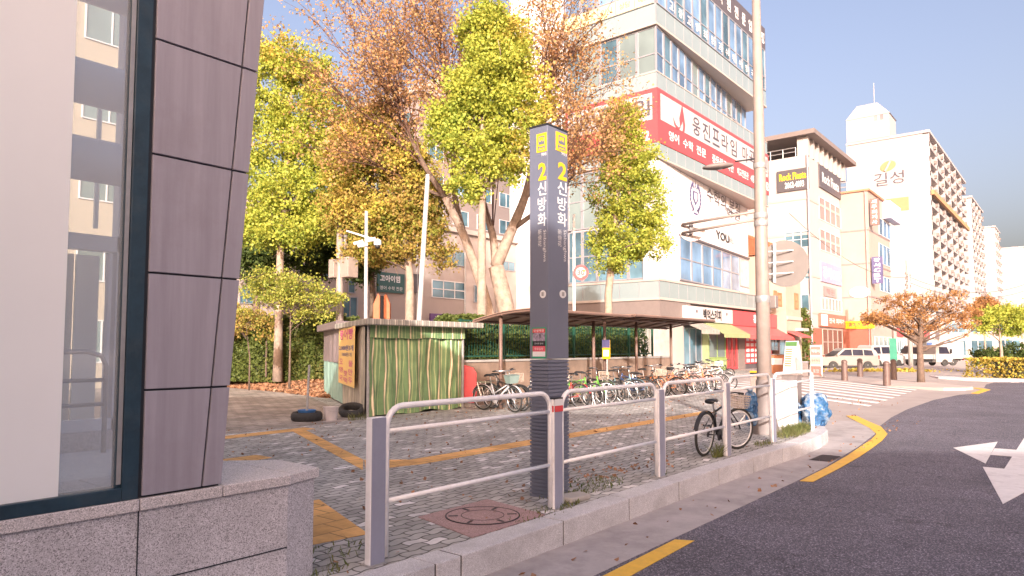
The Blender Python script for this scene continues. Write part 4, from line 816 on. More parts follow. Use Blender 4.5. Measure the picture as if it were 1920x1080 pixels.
p = atz(1511, 706); T = thing('grey_bin', 'narrow dark grey bin between the two standing signs', 'bin', p); mb = MB(); mb.box(-.15, .15, -.15, .15, 0, .78); mb.build('body', M_poled, T, bevel=.02); mb = MB(); mb.box(-.17, .17, -.17, .17, .781, .84); mb.build('lid', M_grey, T, bevel=.01)
# ================================================================== facades
M_frm = mat('window_frame_grey', (.33, .33, .36), .4, metal=.3, var=.05)
M_gl = pane('glass_teal', (.09, .17, .22), .06, 1.0, .5); M_gl2 = pane('glass_blue', (.14, .24, .38), .06, 1.2, .45); M_gl3 = pane('glass_pale', (.17, .22, .22), .12, 1.4, .2)
M_spn = mat('spandrel_glass', (.24, .3, .315), .2, var=.05, scale=.5, spec=.7)
M_wp = mat('white_panel', (.7, .68, .69), .5, var=.02, scale=.4, dirt=.08)
M_ldg = mat('ledge_cream', (.42, .37, .34), .5, var=.03)
M_dkf = mat('dark_fascia', (.09, .08, .09), .5)
M_taupe = mat('taupe_stone', (.2, .165, .155), .6, var=.08)
def window(par, face, pl, c0, c1, z0, z1, nx=2, nz=1, mf=None, mg=None, depth=.06, bar=.05, zsplit=None, off=0.0, name='window'):
    """one window: glass with frame bars standing proud of the wall plane"""
    mf = mf or M_frm; mg = mg or M_gl; mb = MB(); p = pl - off
    def bx(u0, u1, v0, v1, t0, t1, mi):
        if face == 'A': mb.box(p - t1, p - t0, u0, u1, v0, v1, mi)
        else: mb.box(u0, u1, p - t1, p - t0, v0, v1, mi)
    bx(c0 + bar * .5, c1 - bar * .5, z0 + bar * .5, z1 - bar * .5, .004, .02, 1)
    xs = [c0 + (c1 - c0) * i / nx for i in range(nx + 1)]; zs = zsplit or [z0 + (z1 - z0) * i / nz for i in range(nz + 1)]
    for i, x in enumerate(xs): h = bar / 2; a0 = x if i == 0 else x - h; a1 = x + bar if i == 0 else (x if i == nx else x + h); a0 = a0 - (bar if i == nx else 0); bx(a0, a1, z0, z1, .0, depth, 0)
    for i, z in enumerate(zs): h = bar / 2; b0 = z if i == 0 else (z - bar if i == len(zs) - 1 else z - h); bx(c0 + .001, c1 - .001, b0, b0 + bar, .0, depth - .004, 0)
    return mb.build(name, [mf, mg], par)
def signboard(par, face, pl, px, m, th=.12, name='sign_panel', off=0.0):
    c, w, h = prect(face, pl, *px); mb = MB(); plate(mb, face, c, w, h, th, 0, off); o = mb.build(name, m, par); return o, (c[0] - (off + th if face == 'A' else 0), c[1] - (off + th if face == 'B' else 0), c[2]), w, h
# ------------------------------------------------------------------ main glass building
T = thing('academy_building', 'tall glass and white panel corner building with a red academy banner', 'building')
CA, CB, EA = 38.2, 19.65, 57.7; EB = 26.55
mb = MB(); mb.prism([(CA + .25, CB + .25), (EA - .5, CB + 1.75), (EA - .5, EB - .3), (CA + .25, EB - .3)], 0, 28.0); mb.build('core', M_wp, T)
def outer(nm, z0, z1, m, gr=.0): mb = MB(); mb.box(CA - gr, EA + gr, CB - gr, EB, z0, z1); return mb.build(nm, m, T)
outer('spandrel', 4.66, 5.66, M_spn); outer('ledge', 4.5, 4.655, M_ldg, .08); outer('ledge', 5.665, 5.8, M_ldg, .06)
outer('spandrel', 13.33, 18.6, M_spn); outer('ledge', 13.22, 13.325, M_ldg, .03); outer('ledge', 18.605, 18.68, M_ldg, .03)
outer('spandrel', 21.75, 22.95, M_spn); outer('ledge', 21.62, 21.745, M_ldg, .05); outer('upper_floor', 22.955, 26.5, M_frm, -.06); outer('fascia', 26.505, 28.4, M_dkf, .03)
mb = MB()
for i in range(1, 15):
    x = CA + i * (EA - CA) / 15
    for z0, z1 in ((4.66, 5.66), (13.33, 14.2), (17.6, 18.6), (21.75, 22.95)): mb.box(x - .02, x + .02, CB - .012, CB - .001, z0 + .01, z1 - .01)
for i in range(1, 5):
    y = CB + i * (EB - CB) / 5
    for z0, z1 in ((4.66, 5.66), (13.33, 14.2), (17.6, 18.6), (21.75, 22.95)): mb.box(CA - .012, CA - .001, y - .02, y + .02, z0 + .01, z1 - .01)
for z0, z1 in ((4.66, 5.66), (13.33, 14.2), (17.6, 18.6), (21.75, 22.95)): mb.box(CA - .014, CA + .03, CB - .014, CB + .03, z0 + .01, z1 - .01)
mb.build('panel_joints', M_frm, T)
# recessed storeys: face turned 4.4 degrees inwards from the corner
def turned(o): o.location = (CA + .1, CB + .1, 0); o.rotation_euler = (0, 0, R(4.4)); return o
L_ = EA - CA - .7
for i in range(15): turned(window(T, 'B', 0, i * L_ / 15, (i + 1) * L_ / 15 - .01, 18.7, 21.6, 1, 2, mg=(M_gl2, M_gl, M_gl3)[(i * 7) % 3 if i % 2 else 0], zsplit=[18.7, 19.9, 21.6], bar=.09))
mb = MB(); mb.box(0, L_, -.02, .0, 5.82, 13.2); turned(mb.build('white_cladding', M_wp, T)); mb = MB()
for z in (7.4, 9.4, 11.3): mb.box(.01, L_ - .01, -.03, -.021, z - .015, z + .015)
for x in np.arange(1.6, L_, 2.2): mb.box(x - .015, x + .015, -.034, -.0305, 5.83, 13.19)
turned(mb.build('cladding_joints', M_frm, T))
# middle floor window strip (px measured on the turned face)
def tface(px, py, off=0.0):
    c, s = math.cos(R(4.4)), math.sin(R(4.4)); r = ray(px, py); ox, oy = CA + .1, CB + .1; det = -r.x * s + r.y * c; t = (-ox * s + oy * c) / det; h = r * t; return (h.x - ox) * c + (h.y - oy) * s, CAMH + h.z
xa, _ = tface(1273, 500); xb, _ = tface(1385, 520); _, zt = tface(1300, 452); _, zb = tface(1300, 530)
nwin = 6
for i in range(nwin): turned(window(T, 'B', 0, xa + i * (xb - xa) / nwin, xa + (i + 1) * (xb - xa) / nwin - .01, zb, zt, 1, 2, off=.04, mg=M_gl2, bar=.08))
turned(window(T, 'B', 0, xb + .05, L_ - .1, zb + .5, zt, 1, 1, off=.04, mg=mat('window_poster', (.55, .45, .45), .5, var=.25, scale=2), bar=.1)); mb = MB(); mb.box(xa, L_ - .1, -.16, -.021, zt + .02, zt + .18); mb.box(xa, L_ - .1, -.14, -.021, zb - .14, zb - .02); turned(mb.build('ledge', M_dkf, T))
def ttext(s, m, x0, y0, x1, y1, **k):
    a, _ = tface(x0, (y0 + y1) / 2); b, _ = tface(x1, (y0 + y1) / 2); _, t_ = tface((x0 + x1) / 2, y0); _, b_ = tface((x0 + x1) / 2, y1)
    return turned(text(s, m, 'B', ((a + b) / 2, -.06, (t_ + b_) / 2), abs(b - a), t_ - b_, T, ext=.01, **k))
M_nv = mat('navy_print', (.1, .09, .2), .5); M_gp = mat('grey_print', (.09, .08, .1), .5)
ttext('수학의 본질', M_gp, 1324, 366, 1386, 392, bold=.0); ttext('학원', M_gp, 1360, 394, 1386, 410)
ttext('YOU', M_black, 1341, 436, 1366, 452, bold=.03); ttext('필라테스', M_black, 1364, 445, 1374, 457)
# crest
cx, cz = tface(1303, 370); mb = MB()
def shp(pts, y0=-.05, y1=-.04): mb.extr([(p[0] * 1.6, p[1] * 1.15) for p in pts], ((cx, y1, cz), (1, 0, 0), (0, 0, 1)), (0, y0 - y1, 0))
shp([(-.3, .35), (.3, .35), (.3, -.15), (0, -.5), (-.3, -.15)])
for sgn in (-1, 1):
    for k in range(9): t = -1.1 + k * .27; c_ = (sgn * .62 * math.cos(t), .85 * math.sin(t)); shp([(c_[0] - .09, c_[1]), (c_[0], c_[1] - .13), (c_[0] + .09, c_[1]), (c_[0], c_[1] + .15)], -.05 - .002 * k, -.04)
    shp([(sgn * .1, .55), (sgn * .3, .75), (sgn * .22, .48)]); shp([(sgn * .12, -.75), (sgn * .5, -1.0), (sgn * .3, -.68)])
shp([(-.06, .6), (0, 1.05), (.06, .6)]); shp([(-.25, -.95), (.25, -.95), (.2, -1.1), (-.2, -1.1)])
cr = turned(mb.build('crest', M_nv, T)); mb = MB(); mb.extr([(-.27, .28), (.27, .28), (.27, -.1), (0, -.36), (-.27, -.1)], ((cx, -.056, cz), (1, 0, 0), (0, 0, 1)), (0, -.006, 0)); turned(mb.build('crest_shield', M_sw, T))
# vertical sign at the white corner
mb = MB(); sc_, sw_, sh_ = prect('B', CB, 1243, 447, 1269, 522); mb.box(CA - .03, CA + 1.1, CB - .02, CB + .1, 5.81, 9.3); mb.build('corner_cladding', M_wp, T)
text('학', M_dkf, 'B', (CA + .62, CB - .025, 8.35), .6, .6, T, bold=.02); text('원', M_dkf, 'B', (CA + .62, CB - .025, 7.6), .45, .45, T, bold=.02)
# left face windows
for z0, z1 in ((18.72, 21.6),):
    for i in range(5):
        y0 = CB + .1 + i * (EB - CB - .1) / 5; window(T, 'A', CA + .2, y0, y0 + (EB - CB - .1) / 5 - .01, z0, z1, 1, 2, mg=(M_gl3, M_gl3, M_gl, M_gl3, M_gl)[i], zsplit=[z0, z0 + 1.15, z1], bar=.08)
for i in range(5):
    y0 = CB + .1 + i * (EB - CB - .1) / 5; y1 = y0 + (EB - CB - .1) / 5 - .01
    window(T, 'A', CA - .0, y0, y1, 22.97, 26.48, 1, 2, mg=M_gl2, zsplit=[22.97, 24.0, 26.48], bar=.08)
    mb = MB(); mb.box(CA - .09, CA - .07, y0 + .05, y1 - .05, 23.0, 23.9); mb.build('yellow_decal', mat('decal_cream', (.7, .6, .36), .5), T)
    text(('예고', '상담', '입시', '예고', '수학')[i], mat('decal_brown', (.3, .2, .1)), 'A', (CA - .1, (y0 + y1) / 2, 23.45), .8, .4, T)
for i in range(15):
    x0 = CA + .1 + i * (EA - CA - .2) / 15; window(T, 'B', CB - .0, x0, x0 + (EA - CA - .2) / 15 - .01, 22.97, 26.48, 1, 2, mg=(M_gl2, M_gl2, M_gl)[i % 3], zsplit=[22.97, 24.1, 26.48], bar=.08)
for i, s in enumerate(['고1', '중1', '고1', '영어', '초등', '중등', '고등', '수학', '내신', '수능', '영어', '국어']): x = CA + 2.1 + i * 1.3; text(s, M_sw, 'B', (x, CB - .08, 23.5), .75, .6, T, ext=.005, bold=.02)
for s, x in (('입', 45.5), ('시', 46.9), ('학', 48.4), ('원', 49.9), ('전', 51.4), ('문', 52.9), ('업', 54.3), ('장', 55.7), ('정', 57.1)): text(s, M_sw, 'B', (x, CB - .04, 27.4), .75, .95, T, bold=.03)
for r0, r1, nm in ((5.85, 9.3, 'lower'), (9.4, 13.15, 'upper')):
    for i in range(5):
        y0 = CB + (1.1 if True else 0) + i * (EB - CB - 1.2) / 5; window(T, 'A', CA + .2, y0, y0 + (EB - CB - 1.2) / 5 - .01, r0, r1, 1, 2, mg=M_gl if nm == 'lower' else M_gl3, bar=.08)
mb = MB(); mb.box(CA - .02, CA + .24, CB + .101, CB + 1.08, 5.81, 13.2); mb.build('corner_cladding', M_wp, T)
# banner wrapping the corner
M_bw = mat('banner_white', (.5, .46, .46), .5, var=.02); M_br = mat('banner_red', (.5, .07, .08), .5, var=.04)
zt_, z0_, zm_ = 17.6, 14.2, 15.65
mb = MB(); mb.box(CA - .06, EA + .06, CB - .06, EB - .1, z0_, zt_); mb.build('red_banner', M_br, T)
mb = MB(); mb.box(CA + .35, EA - .2, CB - .075, CB - .061, zm_, zt_ - .28); mb.build('banner_field', M_bw, T); mb = MB(); mb.box(CA - .075, CA - .061, CB + .3, EB - .3, zm_, zt_ - .28); mb.build('banner_field', M_bw, T)
for i, ch in enumerate('웅진프라임'): text(ch, M_gp, 'B', (43.7 + i * 1.62, CB - .08, 16.5), 1.25, 1.25, T, bold=.015)
for i, ch in enumerate('마곡학원'): text(ch, M_gp, 'B', (52.5 + i * 1.4, CB - .08, 16.5), 1.15, 1.2, T, bold=.015)
for i, ch in enumerate('임라프진웅'): 
    if i < 4: text(ch, M_gp, 'A', (CA - .08, CB + 1.0 + i * 1.32, 16.5), 1.1, 1.15, T, bold=.02)
text('영어  수학  전문', M_sw, 'B', (42.4, CB - .065, 14.95), 5.6, .62, T, bold=.02); text('중등전교과관', M_sw, 'B', (48.2, CB - .065, 14.9), 3.9, .62, T, bold=.02); text('예교전문관', M_sw, 'B', (52.0, CB - .065, 14.9), 2.3, .6, T, bold=.02)
text('4층', M_sw, 'B', (54.0, CB - .065, 14.9), .85, .6, T, bold=.02); text('2662-0042', M_sw, 'B', (56.2, CB - .065, 14.9), 2.9, .75, T, bold=.04)
text('교과관', M_sw, 'A', (CA - .065, CB + 2.2, 15.25), 1.4, .4, T, bold=.02); text('2662-0042', M_sw, 'A', (CA - .065, CB + 2.2, 14.7), 3.4, .65, T, bold=.03)
mb = MB(); lc = (41.2, 16.45)   # flame-like A mark
def lg2(pts): mb.extr(pts, ((lc[0], CB - .076, lc[1]), (1, 0, 0), (0, 0, 1)), (0, -.01, 0))
lg2([(-.1, -.05), (.35, 1.0), (.75, -.3), (.65, -.75), (.35, -.85), (.45, -.5), (.4, -.1), (.25, -.35), (.0, -.6)])
lg2([(-1.0, -.2), (-.85, -.65), (-.5, -.85), (-.1, -.8), (.1, -.55), (-.25, -.68), (-.6, -.6), (-.85, -.35)])
mb.build('banner_logo', M_br, T)
# ground floor
mb = MB(); mb.box(CA, CA + 4.3, CB + .0, CB + .24, 3.35, 4.49); mb.box(CA, CA + .24, CB + .245, EB, 3.0, 4.49); mb.build('taupe_fascia', M_taupe, T)
mb = MB(); mb.box(CA - .02, CA + 1.9, CB - .04, CB + .2, 0, 3.34); mb.box(CA - .02, CA + .2, CB + .21, EB, 0, 2.99); mb.build('pillar', M_conc, T)
x0 = atb(1288, 600, CB - .3).x; x1 = atb(1374, 600, CB - .3).x; x2 = atb(1428, 600, CB - .3).x
zT, zB_ = atb(1330, 577, CB - .3).z, atb(1330, 604, CB - .3).z
mb = MB(); mb.box(x0, x1 - .02, CB - .3, CB + .1, zB_, zT); mb.build('shop_sign', M_bw, T)
text('백억스커피', M_black, 'B', ((x0 + x1) / 2 + .2, CB - .31, (zT + zB_) / 2), 3.0, .75, T, bold=.04); text("'      '", M_gp, 'B', ((x0 + x1) / 2 + .2, CB - .31, (zT + zB_) / 2 + .15), 5.2, .2, T)
mb = MB(); mb.box(x1, EA + 1.5, CB - .3, CB + .1, zB_ - .1, zT); mb.build('shop_sign', mat('shop_red', (.66, .07, .08), .45, var=.06), T); text('홍반점', M_sw, 'B', ((x1 + EA) / 2 + .6, CB - .31, (zT + zB_) / 2), 2.0, .65, T, bold=.03)
# shopfronts, awnings
def awn(xa_, xb_, m, zt__, zl, out, nm='awning'): mb = MB(); mb.extr([(0, zt__), (0, zt__ - .06), (-out, zl - .06), (-out, zl)], ((xa_, CB - .05, 0), (0, 1, 0), (0, 0, 1)), (xb_ - xa_, 0, 0)); mb.box(xa_, xb_, CB - .05 - out - .02, CB - .05 - out, zl - .28, zl - .01); return mb.build(nm, m, T)
awn(x0 - .2, x0 + 2.6, M_cur3, 3.3, 2.75, 1.3); awn(x0 + 2.9, x1 - .1, mat('awning_green', (.28, .32, .16), .6, var=.08), 3.35, 2.55, 1.5); awn(x1 + .1, EA + 1.3, mat('awning_red', (.6, .1, .1), .6, var=.08), 3.3, 2.5, 1.4)
mb = MB(); mb.box(CA + 1.95, EA, CB + .12, CB + .2, 0, 3.3); mb.build('shop_wall', M_dkf, T)
window(T, 'B', CB + .1, x0 + .2, x0 + 3.0, .1, 2.9, 3, 1, mg=M_gl, name='shop_window'); window(T, 'B', CB + .1, x0 + 4.1, x0 + 7.0, .9, 2.9, 2, 1, mf=mat('frame_green', (.25, .35, .12)), mg=M_gl3, name='shop_window')
mb = MB(); mb.box(x0 + 4.0, x0 + 7.1, CB + .02, CB + .11, 0, .88); mb.build('green_counter', mat('frame_green', (.25, .35, .12)), T); mb = MB(); mb.box(x0 + 3.05, x0 + 3.95, CB + .0, CB + .11, 0, 3.2); mb.build('green_post', mat('post_green', (.33, .4, .22)), T)
mb = MB(); mb.box(x0 + 4.9, x0 + 6.4, CB, CB + .019, .3, .65); mb.build('counter_label', M_sw, T)
window(T, 'B', CB + .1, x0 + 7.2, x0 + 9.2, .05, 2.9, 2, 1, mf=M_red, mg=mat('door_glass_red', (.25, .06, .06), .2, var=.4), bar=.16, name='shop_door')
mb = MB(); mb.box(x0 + 9.3, x0 + 10.6, CB + .0, CB + .11, 0, 3.0); mb.build('grey_wall', M_taupe, T); mb = MB(); mb.box(x0 + 10.7, EA + .3, CB + .02, CB + .11, .4, 2.5); pr_ = mb.build('menu_poster', M_red, T)
mb = MB()
for i in range(3):
    for j in range(5): mb.box(x0 + 10.9 + i * .9, x0 + 11.5 + i * .9, CB + .01, CB + .019, .5 + j * .4, .75 + j * .4)
mb.build('menu_items', M_sw, pr_)
mb = MB(); q = tface(1285, 300); mb.box(CA + 1.95, x0 + .1, CB + .0, CB + .11, 0, 3.3); mb.build('pale_pillar', M_ldg, T)
base(T, (CA, CB, 0))
# white blank tower beside it
T = thing('white_tower', 'blank white side wall of the tower left of the glass building', 'building'); mb = MB(); mb.box(CA + .3, CA + 14, EB + .02, 31.6, 0, 36); mb.build('wall', M_wp, T); mb = MB(); mb.box(CA + .5, CA + 14.1, EB, 31.7, 36, 36.5); mb.build('parapet', M_ldg, T)
for z in (10.5, 14, 17.5): window(T, 'A', CA + .3, 28.2, 29.4, z, z + 1.2, 2, 1)
base(T, (CA + .6, 29, 0))
# ------------------------------------------------------------------ low pale building behind the trees
M_pale = mat('pale_render', (.42, .35, .32), .8, var=.05, scale=.5, dirt=.15)
T = thing('low_pale_building', 'low pale building behind the trees with a dark green shop sign', 'building'); B2 = 31.0
mb = MB(); mb.box(14, 46, B2, B2 + 14, 0, 9); mb.build('wall', M_pale, T); mb = MB(); mb.box(13.8, 46.2, B2 - .25, B2 + 14.2, 9, 9.3); mb.build('parapet', M_ldg, T)
def pxwin(face, pl, x0, y0, x1, y1, nx, nz, **k):
    c, w, h = prect(face, pl, x0, y0, x1, y1); u = c[1] if face == 'A' else c[0]; return window(T, face, pl, u - w / 2, u + w / 2, c[2] - h / 2, c[2] + h / 2, nx, nz, **k)
pxwin('B', B2, 809, 527, 872, 560, 3, 2, mf=M_wp); pxwin('B', B2, 830, 470, 872, 498, 2, 1); pxwin('B', B2, 888, 535, 910, 568, 1, 1); pxwin('B', B2, 940, 490, 965, 508, 2, 1)
pxwin('B', B2, 652, 515, 666, 550, 1, 2); pxwin('B', B2, 640, 556, 670, 600, 2, 1); pxwin('B', B2, 448, 540, 476, 570, 2, 1); pxwin('B', B2, 560, 500, 620, 520, 3, 1); pxwin('B', B2, 700, 440, 760, 470, 3, 1); pxwin('B', B2, 905, 590, 960, 620, 3, 1)
sg, c, w, h = signboard(T, 'B', B2, (706, 512, 756, 549), mat('sign_teal', (.03, .1, .1), .4)); text('고아이엠', M_sw, 'B', (c[0] - w * .05, c[1], c[2] + h * .2), w * .75, h * .34, T, bold=.03); text('영어 수학 전문', M_sw, 'B', (c[0], c[1], c[2] - h * .28), w * .85, h * .2, T)
sg, c, w, h = signboard(T, 'B', B2, (762, 514, 790, 549), M_dkf); sg, c, w, h = signboard(T, 'B', B2, (805, 589, 857, 603), mat('sign_purple', (.13, .06, .2), .5)); text('아이엠 어학원', M_sw, 'B', c, w * .7, h * .4, T)
for x in (700, 780, 870, 930): mb = MB(); q = atb(x, 560, B2); mb.tube([(q.x, B2 - .08, 0), (q.x, B2 - .08, 8.9)], .05, 6); mb.build('downpipe', M_steel, T)
base(T, (30, B2, 0))
T = thing('cream_building', 'cream building seen through the glass of the station entrance', 'building'); M_crb = mat('cream_facade', (.42, .36, .29), .8, var=.04, scale=.4); mb = MB(); mb.box(-6, 13.4, 30, 40, 0, 17); mb.build('wall', M_crb, T)
for f in range(5):
    for i in range(6): window(T, 'B', 30, -5.4 + i * 3.1, -3.4 + i * 3.1, 1 + f * 3.2, 2.7 + f * 3.2, 2, 1, mf=M_wp, mg=M_gl3)
base(T, (4, 30, 0))
T = thing('beige_apartment', 'distant beige apartment block seen through the bare tree', 'building'); A3 = 44; B3 = 47
mb = MB(); mb.box(A3, A3 + 22, B3, B3 + 9, 0, 25.5); mb.build('wall', mat('far_tan_wall', (.27, .22, .21), .8, var=.05), T); mb = MB(); mb.box(A3 - .3, A3 + 22.3, B3 - .3, B3 + 9.3, 25.5, 26.1); mb.box(A3 + 5, A3 + 9, B3 + 2, B3 + 6, 26.1, 29); mb.build('roof', M_ldg, T)
for k in range(8):
    for i in range(6): z = 2 + k * 2.9; window(T, 'B', B3, A3 + 1 + i * 3.5, A3 + 3.2 + i * 3.5, z, z + 1.5, 2, 1, mf=M_wp)
    for i in range(2): window(T, 'A', A3, B3 + 1 + i * 4, B3 + 3.2 + i * 4, z, z + 1.5, 2, 1, mf=M_wp)
base(T, (A3, B3, 0))
# ------------------------------------------------------------------ beige house with tiled roof
M_bei = mat('beige_stucco', (.4, .32, .26), .8, var=.05, scale=.7, dirt=.15); M_tile = mat('clay_tile', (.36, .12, .06), .7, var=.2, scale=3)
T = thing('tiled_roof_house', 'beige plaster house with orange tiled roof right of the glass building', 'house'); B4 = 18.6; x1 = atb(1506, 600, B4).x; x0 = EA + .6; ze = atb(1490, 480, B4).z
mb = MB(); mb.box(x0, x1 - .6, B4, B4 + 8, 0, ze); mb.build('wall', M_bei, T); mb = MB(); mb.box(x0, x1 - .55, B4 - .12, B4 + .01, 3.9, 4.2); mb.build('cornice', M_ldg, T); mb = MB(); mb.box(x0, x1 - .3, B4 - .2, B4 + .3, ze - .15, ze + .02); mb.build('cornice', M_ldg, T)
mb = MB(); xr1 = x1 + .1; n = 14
for i in range(n):
    y0 = ze + .02 + i * .13; o = i * .32; mb.box(x0 - .3, xr1 - o, B4 - .5 + o * .9, B4 + 8.3, y0, y0 + .16)
k = x0
while k < xr1 - .3: mb.tube([(k, B4 - .55, ze + .1), (k, B4 - .5 + 4.0, ze + 1.95)], .07, 6); k += .3
mb.build('roof', M_tile, T)
for (a, b, c_, d_) in ((1450, 545, 1456, 575), (1457, 549, 1465, 575), (1489, 550, 1496, 580), (1481, 500, 1487, 525), (1493, 498, 1499, 520)): w_ = pxwin('B', B4, a, b, c_, d_, 1, 2, mf=mat('brown_shutter', (.33, .16, .08)), mg=mat('shutter_slats', (.4, .22, .12), .6), bar=.12)
pxwin('B', B4, 1445, 632, 1458, 657, 2, 1, mf=M_dkf); pxwin('B', B4, 1461, 632, 1472, 690, 1, 1, mf=M_dkf, name='door'); mb = MB(); mb.extr([(0, 3.0), (-1.2, 2.5), (-1.2, 2.4), (0, 2.9)], ((x0, B4, 0), (0, 1, 0), (0, 0, 1)), (2.6, 0, 0)); mb.build('awning', mat('awning_red', (.6, .1, .1)), T)
mb = MB(); mb.box(x1 - 2.2, x1 - .5, B4 - .6, B4 + .1, 3.0, 3.25); mb.build('canopy', M_ldg, T); base(T, (x0, B4, 0))
# ------------------------------------------------------------------ white corner building with rooftop pergola
T = thing('white_shop_building', 'white five storey building with rooftop concrete fins and stacked signs', 'building'); A5, B5, E5 = 68.5, 19.65, 80.0; M_bn2 = mat('bldg_white', (.41, .38, .37), .7, var=.03, scale=.5, dirt=.1)
zr5 = ata(1500, 292, A5).z
mb = MB(); mb.box(A5, E5, B5, B5 + 13, 0, zr5); mb.build('wall', M_bn2, T)
mb = MB()
for y in (370, 437, 515, 585): z = ata(1521, y, A5).z; mb.box(A5 - .05, E5, B5 - .05, B5 + 13, z - .12, z + .12)
mb.build('floor_band', M_ldg, T); mb = MB(); mb.tube([(A5 - .12, B5 - .12, 0), (A5 - .12, B5 - .12, zr5)], .09, 8); mb.build('downpipe', M_grey, T)
zp = ata(1530, 250, A5).z; mb = MB()
for i in range(9): x = A5 + .3 + i * 1.65; mb = MB(); mb.box(x, x + .5, B5 - .1, B5 + .9, zr5 + .005, zp); mb.build('pergola_fin', M_bn2, T)
for y in (B5 + 4, B5 + 7.5, B5 + 11): mb = MB(); mb.box(A5 + .3, A5 + .8, y, y + .5, zr5, zp); mb.build('pergola_fin', M_bn2, T)
mb = MB(); mb.box(A5 - .4, E5 + 4, B5 - .9, B5 + 13, zp + .01, zp + .45); mb.build('pergola_roof', M_taupe, T)
mb = MB()
for z in (zr5 + .5, zr5 + .9): mb.tube([(A5 + .1, B5 + 1, z), (A5 + .1, B5 + 12.8, z)], .04, 6)
for y in np.arange(B5 + 1, B5 + 13, 1.2): mb.tube([(A5 + .1, y, zr5), (A5 + .1, y, zr5 + .9)], .03, 6)
mb.build('railing', M_steel, T)
for i in range(4): mb = MB(); q = Vector((A5 + 6, B5 + 9 + i * .9, zp + .45)); mb.lathe([(.2, 0), (.2, 1.6 - i * .2)], 10, tuple(q)); mb.build('roof_vent', M_steel, T)
sg, c, w, h = signboard(T, 'A', A5, (1458, 318, 1517, 358), M_dkf, .15); text('Rock Fiesta', M_sy, 'A', (c[0], c[1], c[2] + h * .18), w * .85, h * .34, T, bold=.03); text('2662-4093', M_sw, 'A', (c[0], c[1] - w * .05, c[2] - h * .22), w * .6, h * .3, T, bold=.02)
sg, c, w, h = signboard(T, 'B', B5, (1535, 322, 1573, 362), M_dkf, .15); text('Rock Fiesta', M_sw, 'B', (c[0], c[1], c[2]), w * .8, h * .45, T, bold=.02)
M_mv = mat('window_film', (.25, .19, .19), .4, var=.15)
for (a, b, c_, d_) in ((1536, 380, 1575, 420), (1537, 437, 1575, 475)): pxwin('B', B5, a, b, c_, d_, 4, 1, mg=M_mv, mf=M_wp)
sg, c, w, h = signboard(T, 'B', B5, (1538, 496, 1576, 532), mat('sign_lilac', (.35, .28, .4), .5), .12); text('강서CBT', M_sw, 'B', c, w * .85, h * .6, T, bold=.03)
sg, c, w, h = signboard(T, 'B', B5, (1543, 539, 1567, 557), M_mv, .1); text('학원', M_red, 'B', c, w * .6, h * .6, T); pxwin('B', B5, 1540, 560, 1577, 583, 6, 1, mf=M_wp, mg=M_gl3)
pxwin('A', A5, 1472, 434, 1518, 465, 3, 2, mf=M_wp); pxwin('A', A5, 1500, 494, 1518, 524, 2, 1, mf=M_wp); pxwin('A', A5, 1502, 552, 1518, 582, 1, 1, mf=M_wp)
sg, c, w, h = signboard(T, 'B', B5, (1534, 590, 1583, 614), mat('shop_orange_red', (.42, .12, .09), .5), .25); text('전국 최저가', M_sw, 'B', (c[0] + w * .1, c[1], c[2]), w * .6, h * .4, T, bold=.02); mb = MB(); mb.box(c[0] - w * .48, c[0] - w * .26, c[1] - .02, c[1] - .001, c[2] - h * .42, c[2] + h * .42); mb.build('sign_emblem', M_sw, T)
mb = MB(); zz = atb(1540, 616, B5).z; mb.box(A5 - .03, E5, B5 - .06, B5 + .0, 0, zz); mb.box(A5 - .06, A5, B5 - .06, B5 + 1.0, 0, zz + .9); mb.build('brick_base', mat('brick_red', (.28, .1, .07), .8, var=.1), T)
pxwin('B', B5, 1541, 618, 1578, 665, 4, 2, mf=M_ldg, mg=mat('dark_interior', (.12, .07, .06), .2), off=.06, name='shop_window')
base(T, (A5, B5, 0))
# ------------------------------------------------------------------ beige building with hanging signs
T = thing('beige_office_building', 'peach coloured narrow building with vertical hanging signs', 'building'); A6, B6, E6 = 80.2, 16.9, 90.5; z6 = ata(1630, 357, A6).z; M_pch = mat('peach_stone', (.36, .29, .26), .7, var=.05, scale=.5, dirt=.1)
mb = MB(); mb.box(A6, E6, B6, B6 + 10, 0, z6); mb.build('wall', M_pch, T); mb = MB(); mb.box(A6 - .2, E6, B6 - .2, B6 + 10, z6, z6 + .2); mb.build('parapet', mat('rust_coping', (.42, .2, .12)), T)
mb = MB()
for y in (430, 493, 556): z = ata(1634, y, A6).z; mb.box(A6 - .04, E6, B6 - .04, B6 + 10, z - .08, z + .08)
mb.tube([(A6 - .1, B6 + .25, 0), (A6 - .1, B6 + .25, z6)], .05, 6); mb.build('floor_band', M_mv, T)
mb = MB()
for z in (z6 + .7, z6 + 1.2): mb.tube([(A6, B6 + 2, z), (A6, B6 + 9, z)], .05, 6)
for y in np.arange(B6 + 2, B6 + 9.1, .7): mb.tube([(A6, y, z6 + .2), (A6, y, z6 + 1.2)], .03, 6)
mb.build('railing', M_steel, T)
for (a, b, c_, d_) in ((1648, 415, 1669, 445), (1648, 461, 1669, 497), (1650, 520, 1669, 548)): pxwin('B', B6, a, b, c_, d_, 3, 1, mf=M_wp, mg=M_gl2)
